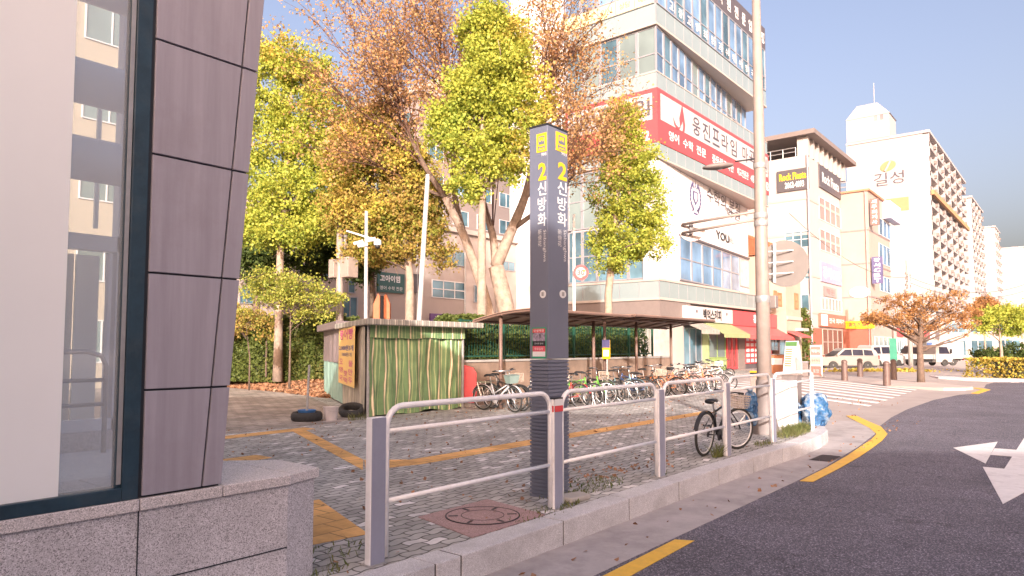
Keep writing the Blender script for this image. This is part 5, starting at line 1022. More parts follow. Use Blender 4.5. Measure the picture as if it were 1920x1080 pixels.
for px, m, s in (((1638, 371, 1653, 421), mat('sign_brown', (.2, .13, .12)), '세무회계사'), ((1638, 481, 1656, 531), M_nv, '강서CBT')):
    q0 = ata((px[0] + px[2]) / 2, px[1], A6); q1 = ata((px[0] + px[2]) / 2, px[3], A6); w = (px[2] - px[0]) * 73 / FPX; h = q0.z - q1.z; cy = B6 - w / 2 - .15; mb = MB(); mb.box(A6 + .1, A6 + .4, cy - w / 2, cy + w / 2, q1.z, q0.z); sgn = mb.build('hanging_sign', m, T)
    for i, ch in enumerate(s): text(ch, M_sw, 'A', (A6 + .09, cy, q0.z - h * (i + .6) / (len(s) + .2)), w * .6, h / len(s) * .72, sgn, bold=.03)
    mb = MB(); mb.tube([(A6 + .25, B6 - .2, q0.z - .3), (A6 + .25, B6 + .05, q0.z - .3)], .04, 6); mb.build('bracket', M_steel, sgn)
sg, c, w, h = signboard(T, 'B', B6, (1655, 385, 1675, 416), mat('sign_bluegrey', (.45, .47, .6)), .8)
q = ata(1612, 548, A6); mb = MB(); mb.extr([(1.0 * math.cos(t), .6 * math.sin(t)) for t in np.linspace(0, 2 * math.pi, 25)[:-1]], (q, (0, -1, 0), (0, 0, 1)), (-.1, 0, 0)); ov = mb.build('oval_sign', M_sw, T); text('카페', mat('sign_bluegrey', (.45, .47, .6)), 'A', (q.x - .11, q.y, q.z), .9, .5, ov)
c, w, h = prect('A', A6, 1582, 617, 1634, 657); mb = MB(); mb.box(A6 - .08, A6, c[1] - w / 2, c[1] + w / 2, 0, c[2] + h / 2); mb.build('red_wall', mat('brick_red', (.28, .1, .07)), T); sg, c, w, h = signboard(T, 'A', A6 - .08, (1584, 602, 1640, 616), M_sy, .1); text('최저가 마트', M_red, 'A', c, w * .7, h * .7, T, bold=.03)
window(T, 'B', B6, A6 + 1, E6 - 1, .2, 2.8, 4, 1, mf=M_wp, mg=M_gl3, name='shop_window'); base(T, (A6, B6, 0))
# ------------------------------------------------------------------ tall apartment slab
M_apw = mat('apartment_white', (.37, .345, .35), .7, var=.02, scale=.1); M_apt = mat('apartment_tan', (.42, .24, .12), .7, var=.05); M_dkw = pane('apt_glass', (.27, .25, .26), .2, 2, .4)
def apartment(nm, lb, a, b, ea, wb, z, nf, nc, extra=True):
    T = thing(nm, lb, 'apartment block'); mb = MB(); mb.box(a, ea, b, b + wb, 0, z); mb.build('wall', M_apw, T)
    mb = MB(); mb.box(a - .2, ea + .2, b - 1.2, b + wb, z, z + .5); mb.build('roof', M_apw, T); fh = z / nf; cw = (ea - a) / nc; k = 0
    for f in range(nf):
        for c in range(nc):
            if k >= 100: break
            k += 1; x = a + c * cw; z0 = f * fh; mb = MB(); mb.box(x + .25, x + cw - .25, b - 1.1, b, z0, z0 + .15, 0); mb.box(x + .25, x + cw - .25, b - 1.1, b - 1.0, z0 + .15, z0 + 1.1, 0); mb.box(x + .4, x + cw - .4, b - .03, b - .004, z0 + 1.2, z0 + fh - .15, 1)
            mb.box(x + .25, x + .4, b - 1.1, b, z0 + .15, z0 + fh, 0); mb.box(x + cw * .5, x + cw * .5 + .8, b - 1.5, b - 1.11, z0 + .5, z0 + 1.1, 2)
            mb.build('balcony', [M_apw, M_dkw, M_taupe], T)
    return T
T = apartment('slab_apartment', 'tall white apartment slab with an orange oval logo and rooftop stair house', 151, 22, 205, 13.5, 42.5, 15, 6)
A7 = 151
mb = MB(); mb.box(A7 - .3, A7 + 6, 24.2 + 3.3, 35.3, 43, 47.6); pts = [(27.3, 47.6), (35.4, 47.6), (33.2, 50.1), (29.5, 50.1)]; mb.extr([(p[0], p[1]) for p in pts], ((A7 - .4, 0, 0), (0, 1, 0), (0, 0, 1)), (6.6, 0, 0)); mb.tube([(A7 + 2, 30.5, 50), (A7 + 2, 30.5, 55)], .08, 6); mb.build('stair_house', M_apw, T)
mb = MB()
for yy, zz in ((29.9, 47.5), (28.8, 47.5)): mb.box(A7 - .34, A7 - .31, yy - .3, yy + .3, zz - 1.0, zz + .6)
mb.build('stair_window', M_dkw, T)
c, w, h = prect('A', A7, 1650, 302, 1680, 321); mb = MB(); pts = [(w / 2 * math.cos(t), h / 2 * math.sin(t)) for t in np.linspace(0, 2 * math.pi, 31)[:-1]]
mb.extr(pts, ((A7, c[1], c[2]), (0, -.985, .17), (0, 0, 1)), (-.08, 0, 0)); lo = mb.build('oval_logo', M_apt, T); mb = MB()
mb.tube([(A7 - .1, c[1] + .2 * w, c[2] - .45 * h), (A7 - .1, c[1] + .05 * w, c[2] - .1 * h), (A7 - .1, c[1] - .02 * w, c[2] + .12 * h), (A7 - .1, c[1] - .15 * w, c[2] + .45 * h)], .2, 6); mb.build('logo_stroke', M_apw, lo)
for ch, px in (('길', (1639, 325, 1664, 349)), ('성', (1669, 320, 1695, 344))): c, w, h = prect('A', A7, *px); text(ch, M_gp, 'A', (A7, c[1], c[2]), w, h, T, ext=.06)
c, w, h = prect('A', A7, 1662, 371, 1704, 396); mb = MB(); mb.box(A7 - .06, A7, c[1] - w / 2, c[1] + w / 2, c[2] - h / 2, c[2] + h / 2); mb.build('tan_panel', M_apt, T)
mb = MB(); mb.extr([(0, 30.5), (54, 30.5), (54, 31.4), (0, 31.4)], ((A7, 20.9, 0), (1, 0, 0), (0, 0, 1)), (0, -.5, 0)); mb.build('tan_cornice', M_apt, T); base(T, (A7, 22, 0))
base(apartment('apartment_block', 'second white apartment block just right of the tall slab', 222, 22.5, 250, 12, 42, 15, 4), (222, 22.5, 0))
T = apartment('apartment_block', 'apartment block with dark window rows left of the last tower', 282, 22, 300, 16, 42, 14, 3)
for f in range(12):
    for yb in (24, 28.6): window(T, 'A', 282, yb, yb + 3.2, 5 + f * 3, 6.7 + f * 3, 2, 1, mf=M_wp, mg=M_dkw)
base(T, (282, 22, 0)); base(apartment('apartment_block', 'farthest pale apartment block at the right edge', 330, 16, 390, 12, 40, 14, 5), (330, 16, 0))
T = thing('low_shop_row', 'low white shop row at the far end behind the truck', 'building'); mb = MB(); mb.box(95, 135, 17.5, 24, 0, 5.5); mb.box(128, 140, 6, 17.4, 0, 6.5); mb.build('wall', M_pale, T)
for i in range(8): window(T, 'B', 17.5, 96 + i * 4.8, 99.8 + i * 4.8, .4, 2.8, 3, 1, mf=M_wp, name='shop_window'); mb = MB(); mb.box(96 + i * 4.8, 99.8 + i * 4.8, 17.3, 17.499, 3.0, 4.0); mb.build('shop_sign', [M_red, M_sw, M_gp, M_apt][i % 4], T)
for i in range(3): window(T, 'A', 128, 7 + i * 3.4, 9.8 + i * 3.4, .4, 2.8, 3, 1, mf=M_wp, name='shop_window'); window(T, 'A', 128, 7 + i * 3.4, 9.8 + i * 3.4, 3.9, 5.4, 3, 1, mf=M_wp)
base(T, (110, 20, 0))
T = thing('brick_shop_building', 'low brick building half hidden by the yellow trees', 'building'); mb = MB(); mb.box(150, 175, -14, 5, 0, 12); mb.build('wall', mat('brown_brick', (.3, .19, .15), .8, var=.1), T)
for f in range(3):
    for i in range(5): window(T, 'A', 150, -13 + i * 3.6, -10.6 + i * 3.6, 1 + f * 3.7, 3 + f * 3.7, 2, 1, mf=M_wp)
base(T, (150, -4, 0))
# utility poles and wires at the far side
T = thing('utility_pole', 'far utility pole with many crossarms above the orange tree', 'utility pole'); p = atd(1705, 600, 62); top = atd(1704, 488, 62).z; mb = MB(); mb.tube([(p.x, p.y, -.2), (p.x, p.y, top)], [.2, .13], 10); mb.build('shaft', M_conc, T, smooth=True)
for y, hw in ((519, 1.5), (528, 1.2), (540, 1.6)):
    z = atd(1704, y, 62).z; mb = MB(); mb.box(p.x - .05 - hw * .6, p.x + hw * .6, p.y - .05, p.y + .05, z, z + .1); ca_ = mb.build('crossarm', M_steel, T); mb = MB()
    for k in (-1, -.5, .5, 1): mb.lathe([(.07, .1), (.1, .2), (.05, .35)], 8, (p.x + k * hw * .58, p.y, z))
    mb.build('insulators', M_taupe, ca_)
mb = MB(); z = atd(1704, 560, 62).z; mb.lathe([(.25, 0), (.25, .8)], 12, (p.x - .4, p.y, z)); mb.build('transformer', M_steel, T); base(T, (p.x, p.y, 0))
T = thing('overhead_wires', 'thin black overhead wires from the far utility pole', 'wires'); q0 = atd(1704, 519, 62)
for i, (x, y, D) in enumerate(((1930, 530, 70), (1930, 542, 75), (1480, 400, 40))):
    q1 = atd(x, y, D); s0 = q0 + Vector((0, 0, -.5 * (i % 2))); mb = MB(); mb.tube([s0 + (q1 - s0) * t + Vector((0, 0, -1.2 * 4 * t * (1 - t))) for t in np.linspace(0, 1, 12)], .018, 4); mb.build('wire', M_black, T)
base(T, tuple(q0))
p = atd(1676, 680, 44); T = thing('green_sign_post', 'slim green sign post just left of the orange tree', 'sign post', (p.x, p.y, -.1)); mb = MB(); mb.tube([(0, 0, 0), (0, 0, 2.9)], .06, 8); mb.build('post', M_bol, T); mb = MB(); mb.box(-.06, .0, -.2, .2, .9, 2.3); mb.build('plate', mat('sign_green2', (.05, .25, .17)), T)
# shelter, wall, fence
M_rust = mat('canopy_brown', (.16, .1, .08), .5, var=.1)
T = thing('retaining_wall', 'low tan retaining wall behind the parked bicycles', 'wall'); mb = MB(); mb.box(13.6, 26.5, 13.1, 13.4, 0, 1.2); mb.build('wall_body', mat('tan_wall', (.27, .19, .145), .85, var=.15, dirt=.4), T); mb = MB(); mb.box(13.55, 26.55, 13.06, 13.44, 1.201, 1.26); mb.build('coping', M_conc, T); base(T, (20, 13.25, 0))
M_gf = mat('fence_green', (.015, .075, .05), .45, var=.1)
T = thing('green_mesh_fence', 'dark green bar fence on top of the retaining wall', 'fence')
for x in np.arange(14.0, 25.3, 1.85): mb = MB(); mb.box(x - .03, x + .03, 13.22, 13.28, 1.261, 2.4); mb.build('post', M_gf, T)
mb = MB()
for z in (1.36, 2.36): mb.box(13.9, 25.1, 13.235, 13.265, z - .02, z + .02)
mb.build('rail', M_gf, T)
for i, x in enumerate(np.arange(14.0, 23.4, 1.85)):
    mb = MB()
    for k in range(1, 16): mb.box(x + k * .1156 - .006, x + k * .1156 + .006, 13.242, 13.258, 1.38, 2.34)
    mb.build('bars', M_gf, T)
base(T, (19.5, 13.25, 1.26))
def shelter(a0, a1, zf, zb, posts, lb):
    T = thing('bike_shelter', lb, 'bicycle shelter', (0, 0, 0), 0, 'bicycle shelters'); b0, b1 = 10.6, 12.6; n = 6
    def zf_(t): return zb + (zf - zb) * (1 - t) + .06 * math.sin(math.pi * t)
    mb = MB()
    for i in range(n):
        t0, t1 = i / n, (i + 1) / n; y0, y1 = b0 + (b1 - b0) * t0, b0 + (b1 - b0) * t1
        mb.add([(a0, y0, zf_(t0)), (a1, y0, zf_(t0)), (a1, y1, zf_(t1)), (a0, y1, zf_(t1)), (a0, y0, zf_(t0) + .02), (a1, y0, zf_(t0) + .02), (a1, y1, zf_(t1) + .02), (a0, y1, zf_(t1) + .02)], [(0, 3, 2, 1), (4, 5, 6, 7), (0, 1, 5, 4), (1, 2, 6, 5), (2, 3, 7, 6), (3, 0, 4, 7)])
    mb.build('roof_sheet', mat('canopy_sheet', (.3, .2, .16), .4, var=.1), T); mb = MB()
    mb.tube([(a0, b0, zf_(0) - .03), (a1, b0, zf_(0) - .03)], .035, 8); mb.tube([(a0, b1, zf_(1) - .03), (a1, b1, zf_(1) - .03)], .035, 8); mb.tube([(a0, (b0 + b1) / 2, zf_(.5) - .05), (a1, (b0 + b1) / 2, zf_(.5) - .05)], .035, 8)
    k = int((a1 - a0) / .95)
    for i in range(k + 1):
        x = a0 + .03 + (a1 - a0 - .06) * i / k; mb.tube([(x, b0 + (b1 - b0) * t, zf_(t) - .045) for t in np.linspace(0, 1, 7)], .03, 6)
    mb.build('roof_frame', M_rust, T)
    for x in posts: mb = MB(); mb.tube([(x, 11.8, 0), (x, 11.8, zf_(.6) - .05)], .05, 10); mb.build('post', M_rust, T, smooth=True)
    mb = MB(); mb.tube([(a0 + .3, 11.3, .35), (a1 - .3, 11.3, .35)], .025, 6); mb.build('bike_rack', M_steel, T); base(T, ((a0 + a1) / 2, 11.8, 0))
shelter(13.8, 18.7, 2.58, 2.33, (14.0, 16.2, 18.5), 'brown bicycle shelter roof cut by the grey station column')
shelter(18.95, 25.0, 2.62, 2.38, (19.15, 21.2, 23.8), 'farther brown bicycle shelter reaching towards the shop corner')
T = thing('notice_board', 'small blue and yellow notice on the shelter post', 'notice'); q = atb(1137, 655, 11.6); mb = MB(); mb.box(q.x - .02, q.x, q.y - .14, q.y + .14, q.z - .3, q.z + .3); mb.build('panel', M_sy, T); mb = MB(); mb.box(q.x - .026, q.x - .021, q.y - .14, q.y + .14, q.z + .05, q.z + .3); mb.build('blue_field', M_nv, T); mb = MB(); mb.box(q.x - .026, q.x - .021, q.y - .1, q.y + .1, q.z - .22, q.z - .02); mb.build('white_field', M_sw, T)
mb = MB(); mb.tube([(q.x + .03, q.y, 0), (q.x + .03, q.y, q.z)], .02, 6); mb.build('stake', M_steel, T); base(T, tuple(q))
# ================================================================== trees
M_barkp = mat('bark_pale', (.33, .25, .2), .9, var=.3, scale=6, bump=.8, bscale=14, dirt=.5, dirtcol=(.12, .09, .07))
M_barkd = mat('bark_dark', (.13, .09, .07), .9, var=.3, scale=6, bump=.8, bscale=18)
L_gink = leafmat('ginkgo_leaf', [(.2, .3, .05), (.34, .42, .07), (.46, .46, .08), (.3, .4, .06)])
L_yel = leafmat('yellow_leaf', [(.5, .42, .08), (.58, .42, .1), (.42, .44, .07), (.58, .36, .11)])
L_mix = leafmat('turning_leaf', [(.16, .22, .04), (.32, .32, .06), (.46, .3, .1), (.28, .31, .06)])
L_rus = leafmat('russet_leaf', [(.4, .19, .09), (.5, .28, .14), (.4, .28, .12), (.5, .22, .11)])
L_org = leafmat('orange_leaf', [(.32, .15, .06), (.46, .24, .1), (.36, .2, .08), (.5, .32, .14)])
L_grn = leafmat('dark_green_leaf', [(.04, .075, .025), (.07, .11, .03), (.1, .13, .035), (.05, .09, .03)], .2)
L_hdg = leafmat('hedge_leaf', [(.06, .1, .03), (.12, .15, .035), (.09, .12, .03), (.2, .18, .05)], .25)
L_gold = leafmat('golden_hedge_leaf', [(.28, .28, .05), (.42, .36, .06), (.36, .24, .05), (.2, .26, .05)], .25)
def limb(mb, p, q, r0, r1, n=6, bend=.08, k=5):
    p = Vector(p); q = Vector(q); L = (q - p).length; pts = []
    o = Vector(RNG.normal(size=3)) * bend * L
    for i in range(k + 1): t = i / k; pts.append(p + (q - p) * t + o * math.sin(math.pi * t) + Vector((0, 0, .06 * L * math.sin(math.pi * t))))
    mb.tube(pts, [r0 + (r1 - r0) * i / k for i in range(k + 1)], n); return pts
def tree(lab, p, th, r, blobs, lm, ncl, per, cr, lsz, nlimb=26, bark=None, cat='tree', group=None, lean=(0, 0), twigs=2, nm='ginkgo_tree', extra=None, shell=.55):
    """trunk + limbs reaching into the crown + a crown of small leaves in clumps; blobs relative to the base"""
    T = thing(nm, lab, cat, p, 0, group); top = max(b[2] + b[5] * .6 for b in blobs); mb = MB()
    tp = Vector((lean[0], lean[1], th)); pts = [Vector((0, 0, -.3)), Vector((0, 0, th * .35)) + tp * .0 + Vector((lean[0] * .3, lean[1] * .3, 0)), tp]
    bx = sum(b[0] for b in blobs) / len(blobs); by = sum(b[1] for b in blobs) / len(blobs)
    pts += [Vector((lean[0] + (bx - lean[0]) * t, lean[1] + (by - lean[1]) * t, th + (top - th) * t)) for t in (.35, .7, 1)]
    mb.tube(pts, [r * 1.25, r, r * .85, r * .6, r * .35, r * .08], 12); mb.build('trunk', bark or M_barkp, T, smooth=True)
    per = int(per * 1.35); lsz *= .84; cen, cs = clumps(blobs, ncl, per, cr, shell); mb = MB()
    pick = [cs[i] for i in RNG.choice(len(cs), min(len(cs), nlimb), replace=False)]
    for c in pick:
        h = min(max(c[2] - .35 * math.hypot(c[0] - bx, c[1] - by) - .3, th * .85), top * .97); t = max(0, (h - th) / (top - th + 1e-6)); s = (lean[0] + (bx - lean[0]) * t, lean[1] + (by - lean[1]) * t, h)
        pp = limb(mb, s, c, r * .38 * (1 - .6 * t), .012, 5)
        for _ in range(twigs):
            k = RNG.integers(2, 5); e = pp[k] + Vector(RNG.normal(size=3)) * cr * 1.3 + Vector((0, 0, cr * .5)); limb(mb, pp[k], e, .018, .006, 3, .1, 2)
    mb.build('branches', bark or M_barkd, T, smooth=True)
    leaves_obj('crown', cen, lsz, lm, T)
    if extra: c2, _ = clumps(extra[0], extra[2], extra[3], cr); leaves_obj('crown', c2, lsz, extra[1], T)
    return T
def scale_blobs(px, D, base_p):
    """crown lobes given where they stand: (photo x, photo y, rx, ry) at distance D -> lobes relative to the base"""
    out = []
    for x, y, rx, rz in px:
        q = atd(x, y, D); s = D / FPX; out.append((q.x - base_p.x, q.y - base_p.y, q.z - base_p.z, rx * s * .95, rx * s * .95, rz * s))
    return out
def tr(x, D, zb=0.0): q = atd(x, 600, D); q.z = zb; return q
# left ginkgo
D = 27; p = tr(523, D, .6)
tree('tall yellow-green ginkgo beside the mauve wall, leftmost of the trees', p, 4.6, .16, scale_blobs([(500, 140, 55, 75), (560, 190, 60, 80), (500, 250, 60, 70), (575, 290, 60, 70), (540, 120, 45, 60), (470, 330, 50, 60), (545, 360, 75, 60), (610, 340, 55, 60), (490, 400, 50, 45), (600, 400, 50, 40), (590, 130, 35, 50), (440, 200, 50, 90), (635, 240, 50, 80), (645, 360, 45, 55), (540, 440, 70, 35), (470, 430, 45, 40), (610, 430, 55, 30)], D, p), L_gink, 720, 74, .35, .115, 30, extra=(scale_blobs([(560, 120, 60, 60), (600, 220, 45, 90), (500, 90, 50, 35)], D, p), L_yel, 90, 60))
# second ginkgo behind camera pole
D = 25; p = tr(768, D, .9)
tree('gold and green tree behind the camera pole with a narrow knobbly trunk', p, 3.2, .17, scale_blobs([(680, 330, 60, 55), (740, 300, 70, 50), (770, 380, 70, 60), (700, 410, 60, 55), (800, 440, 45, 50), (690, 470, 45, 25), (745, 460, 50, 35), (640, 300, 40, 45), (650, 400, 50, 50), (720, 240, 55, 45), (820, 370, 40, 50), (830, 480, 35, 30)], D, p), L_mix, 600, 68, .32, .11, 26, nm='autumn_tree', extra=(scale_blobs([(700, 260, 90, 45), (650, 320, 50, 60), (760, 320, 70, 50), (700, 400, 80, 40)], D, p), L_yel, 200, 60))
# ginkgo in front of the zelkova
D = 21; p = tr(903, D, .9)
tree('bright green and yellow ginkgo in front of the bare tree', p, 3.6, .15, scale_blobs([(870, 200, 62, 60), (925, 110, 60, 65), (880, 280, 66, 55), (955, 220, 68, 75), (830, 240, 38, 45), (960, 120, 50, 60), (910, 60, 55, 60), (935, 310, 55, 45), (875, 345, 40, 40), (915, 50, 45, 50), (905, 160, 75, 60)], D, p), L_gink, 600, 72, .27, .1, 26, extra=(scale_blobs([(960, 90, 50, 70), (1000, 200, 45, 90), (975, 280, 40, 50)], D, p), L_yel, 110, 60), bark=M_barkp)
# right ginkgo
D = 26.5; p = tr(1141, D, .0); p = Vector((p.x, p.y, 0))
tree('egg shaped yellow-green ginkgo above the right end of the shelter', p, 3.6, .17, scale_blobs([(1165, 240, 42, 45), (1185, 320, 55, 55), (1150, 360, 50, 55), (1215, 380, 48, 60), (1175, 430, 70, 55), (1150, 480, 45, 38), (1210, 465, 50, 30), (1130, 450, 28, 25), (1180, 280, 48, 50)], D, p), L_gink, 420, 70, .27, .1, 20, extra=(scale_blobs([(1165, 235, 42, 50), (1150, 300, 35, 50)], D, p), L_yel, 110, 60))
# evergreen trees behind left
D = 31
for x, lb, bl in ((480, 'dark evergreen tree hard against the mauve wall', [(470, 470, 50, 60), (500, 500, 40, 50)]), (590, 'dark evergreen tree between the left ginkgo and the utility pole', [(570, 450, 60, 55), (620, 470, 60, 45), (640, 430, 50, 50), (590, 500, 50, 30)]), (700, 'dark tree trunk and crown just right of the utility pole', [(690, 470, 45, 50), (720, 440, 45, 50), (670, 500, 30, 30)])):
    p = tr(x, D, .8); tree(lb, p, 2.2, .2, scale_blobs(bl, D, p), L_grn, 190, 60, .38, .14, 14, bark=M_barkd, nm='evergreen_tree', group='dark evergreens behind the stall', shell=.4)
# small maple
D = 24; p = tr(545, D, .5)
tree('small spreading lime-green maple above the hedge left of the stall', p, 1.1, .035, scale_blobs([(500, 520, 55, 14), (560, 535, 60, 18), (610, 560, 45, 16), (530, 560, 70, 16), (590, 590, 50, 14), (480, 545, 35, 12)], D, p), leafmat('maple_leaf', [(.3, .36, .06), (.44, .42, .09), (.22, .3, .05), (.48, .33, .1)]), 190, 34, .22, .085, 30, nm='maple_tree', bark=M_barkd)
D = 23; p = tr(470, D, .5)
tree('low orange-tinged shrubby maple in front of the left ginkgo', p, .8, .025, scale_blobs([(465, 590, 35, 9), (450, 610, 30, 10)], D, p), L_mix, 50, 32, .2, .08, 14, nm='maple_tree', bark=M_barkd)
# ------------------------------------------------------------------ big zelkova: several leaning trunks, long fans of bare twigs, sparse russet leaves
def zelkova():
    D = 24; p = tr(925, D, .9); T = thing('zelkova_tree', 'large half bare zelkova with leaning trunks and russet leaves', 'tree', p)
    S = lambda x, y, dd=0: atd(x, y, D + dd) - p
    mbt = MB(); mbb = MB(); mbw = MB(); tips = []
    def stem(pts, r0, r1, n=10, mb=mbt):
        P = []
        for a, b in zip(pts, pts[1:]):
            for t in np.linspace(0, 1, 4)[:-1]: P.append(a + (b - a) * t)
        P.append(pts[-1]); Q = [P[0]] + [(P[i - 1] + P[i] * 2 + P[i + 1]) / 4 for i in range(1, len(P) - 1)] + [P[-1]]
        mb.tube(Q, [r0 + (r1 - r0) * i / (len(Q) - 1) for i in range(len(Q))], n); return Q
    a = stem([S(960, 640), S(945, 560), S(930, 500)], .34, .27); b = stem([S(935, 650, .4), S(905, 540, .3), S(870, 440, .2), S(835, 370)], .2, .13)
    m1 = stem([S(930, 500), S(960, 430), S(985, 370), S(1000, 300)], .22, .1); m2 = stem([S(930, 500), S(925, 440, .4), S(905, 380, .6), S(900, 300, .8)], .16, .08)
    l1 = stem([S(835, 370), S(800, 320), S(765, 250), S(745, 170)], .11, .045, 8, mbb); l2 = stem([S(870, 440, .2), S(850, 360, .6), S(850, 280, 1.0), S(880, 200, 1)], .1, .05, 8, mbb)
    l3 = stem([S(960, 430), S(1030, 380, -.4), S(1075, 330, -.6)], .1, .04, 8, mbb); l4 = stem([S(1000, 300), S(1020, 220), S(1040, 120)], .09, .04, 8, mbb); l5 = stem([S(900, 300, .8), S(860, 220, .9), S(830, 120, 1.2)], .08, .035, 8, mbb)
    l6 = stem([S(985, 370), S(1050, 330, .8), S(1110, 300, 1)], .07, .03, 8, mbb); l7 = stem([S(835, 370), S(760, 340, .4), S(690, 320, .6)], .07, .03, 6, mbb)
    def fan(P, tgt, n, r, depth):
        for _ in range(n):
            k = int(RNG.integers(len(P) // 3, len(P))); s = P[k]; cx, cy, sx, sy, dd = tgt
            e = S(cx + RNG.normal() * sx, cy + RNG.normal() * sy, dd + RNG.normal() * 1.3); v = e - s
            if v.z < .2: e = s + Vector((v.x, v.y, abs(v.z) * .4 + .4))
            pp = limb(mbw, s, e, r, .008, 4, .05, 6)
            for j in range(1, 7):
                if depth:
                    for _2 in range(2):
                        dv = (pp[j] - pp[j - 1]).normalized(); e2 = pp[j] + dv * RNG.uniform(.5, 1.2) + Vector(RNG.normal(size=3)) * .42; e2.z += .15
                        q = limb(mbw, pp[j], e2, .011, .004, 3, .06, 3); tips.append(tuple(q[-1])); tips.append(tuple(q[2]))
                        e3 = q[1] + Vector(RNG.normal(size=3)) * .3 + Vector((0, 0, .25)); mbw.tube([q[1], e3], [.006, .003], 3); tips.append(tuple(e3))
    fan(l1, (690, 120, 60, 90, 0), 22, .03, 1); fan(l1, (640, 60, 40, 60, .5), 9, .03, 1); fan(l5, (790, 60, 55, 80, .8), 20, .03, 1); fan(l2, (860, 90, 60, 70, 1), 12, .03, 1)
    fan(l4, (1030, 60, 45, 60, 0), 14, .025, 1); fan(l3, (1085, 250, 35, 60, -.5), 14, .025, 1); fan(l6, (1110, 250, 40, 50, .6), 12, .025, 1); fan(l7, (660, 260, 45, 40, .4), 12, .025, 1); fan(l4, (1060, 180, 40, 50, 0), 10, .025, 1); fan(m2, (900, 40, 60, 50, 1), 8, .025, 1)
    mbt.build('trunk', M_barkp, T, smooth=True); mbb.build('limbs', M_barkd, T, smooth=True); mbw.build('twigs', mat('twig_brown', (.12, .065, .05), .9, var=.2), T)
    tp = np.array(tips); k = RNG.uniform(size=len(tp)) < .95; tp = tp[k]; cen = np.repeat(tp, 9, axis=0) + RNG.normal(size=(len(tp) * 9, 3)) * .14
    print('zelkova leaves', len(cen)); leaves_obj('crown', cen, .085, L_rus, T); return T
zelkova()
# ------------------------------------------------------------------ far right trees
p = atz(1727, 716.5, -.1); D = 34.8
tree('low spreading orange cherry tree on the pale far pavement', p, 1.75, .16, scale_blobs([(1660, 598, 50, 20), (1720, 580, 55, 28), (1790, 590, 50, 26), (1680, 570, 45, 18), (1760, 560, 50, 20), (1640, 600, 30, 14), (1735, 610, 60, 18), (1810, 610, 30, 22), (1700, 556, 25, 12), (1825, 575, 20, 12)], D, p), L_org, 230, 34, .2, .095, 60, bark=M_barkd, nm='cherry_tree', shell=.2)
for x, D, lb, bl, lm in ((1875, 44, 'yellow-green tree with a forked pale trunk behind the hedge', [(1860, 600, 30, 22), (1885, 590, 35, 20), (1840, 610, 20, 16), (1900, 615, 30, 18)], L_gink), (1925, 46, 'yellow-green tree cut by the right edge of the picture', [(1920, 600, 35, 25), (1945, 590, 35, 30)], L_gink), (1845, 58, 'thin russet tree behind the yellow-green trees', [(1840, 590, 18, 22), (1850, 575, 20, 20)], L_org)):
    p = tr(x, D, -.1); tree(lb, p, 1.5, .1, scale_blobs(bl, D, p), lm, 150, 44, .3, .13, 16, nm='autumn_tree')
for x, D, lb, h in ((1850, 49, 'dark green conical shrub left of the forked trunk', 1.9), (1905, 50, 'dark green rounded shrub at the right picture edge', 2.1)):
    p = tr(x, D, -.1); T = thing('evergreen_shrub', lb, 'shrub', p); c, _ = clumps([(0, 0, h * .5, 1.2, 1.2, h * .5), (.8, -.6, h * .4, .9, .9, h * .4)], 110, 44, .3, .4); leaves_obj('foliage', c, .13, L_grn, T); mb = MB(); mb.tube([(0, 0, 0), (0, 0, h * .7)], .06, 6); mb.build('stem', M_barkd, T)
p = tr(1508, 62, 0); T = thing('evergreen_shrub', 'narrow green shrub between the beige house and white building', 'shrub', p); c, _ = clumps([(0, 0, 2.0, .7, .7, 2.0), (0, 0, 4.2, .5, .5, 1.2)], 90, 44, .3, .4); leaves_obj('foliage', c, .16, L_hdg, T); mb = MB(); mb.tube([(0, 0, 0), (0, 0, 3)], .07, 6); mb.build('stem', M_barkd, T)
# hedges
def hedge(lab, x0, x1, y0, y1, z0, z1, lm, n, lsz, nm='hedge', rz=0, loc=None):
    loc = loc or ((x0 + x1) / 2, (y0 + y1) / 2, z0); T = thing(nm, lab, 'hedge', loc, rz); hx, hy, h = (x1 - x0) / 2, (y1 - y0) / 2, z1 - z0
    c = RNG.uniform(-1, 1, (n, 3)); f = RNG.integers(0, 6, n); r = RNG.uniform(.86, 1.04, n)
    c[:, 0] = np.where(f == 0, -r, c[:, 0]); c[:, 1] = np.where((f == 1) | (f == 4), -r, c[:, 1]); c[:, 2] = np.where((f == 2) | (f == 5), r, c[:, 2])
    pts = np.stack([c[:, 0] * hx, c[:, 1] * hy, (c[:, 2] + 1) / 2 * h], 1)
    bump = np.array([mnoise.noise(Vector((a * 1.3, b * 1.3, q * 1.3 + x0))) for a, b, q in pts]); pts *= (1 + .1 * bump)[:, None]; pts[:, 2] = np.maximum(pts[:, 2], .02)
    leaves_obj('foliage', pts, lsz, lm, T)
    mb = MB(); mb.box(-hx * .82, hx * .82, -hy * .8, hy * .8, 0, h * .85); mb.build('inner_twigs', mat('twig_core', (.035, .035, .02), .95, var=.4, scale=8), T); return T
hedge('clipped golden green hedge beside the far road', 47.2, 49.2, -8, 5.3, -.08, 1.0, L_gold, 16000, .12)
hedge('dark clipped hedge behind the green fence, left length', 14.0, 18.2, 13.5, 14.4, 1.1, 2.5, L_hdg, 9000, .09)
hedge('dark clipped hedge behind the green fence, right length', 18.6, 25.3, 13.5, 14.5, 1.1, 2.5, L_hdg, 13000, .09)
q0 = atd(425, 700, 29); q1 = atd(612, 700, 27.5); L_ = (q1 - q0).length; mid = (q0 + q1) / 2 + Vector((.3, .2, 0)); mid.z = .25
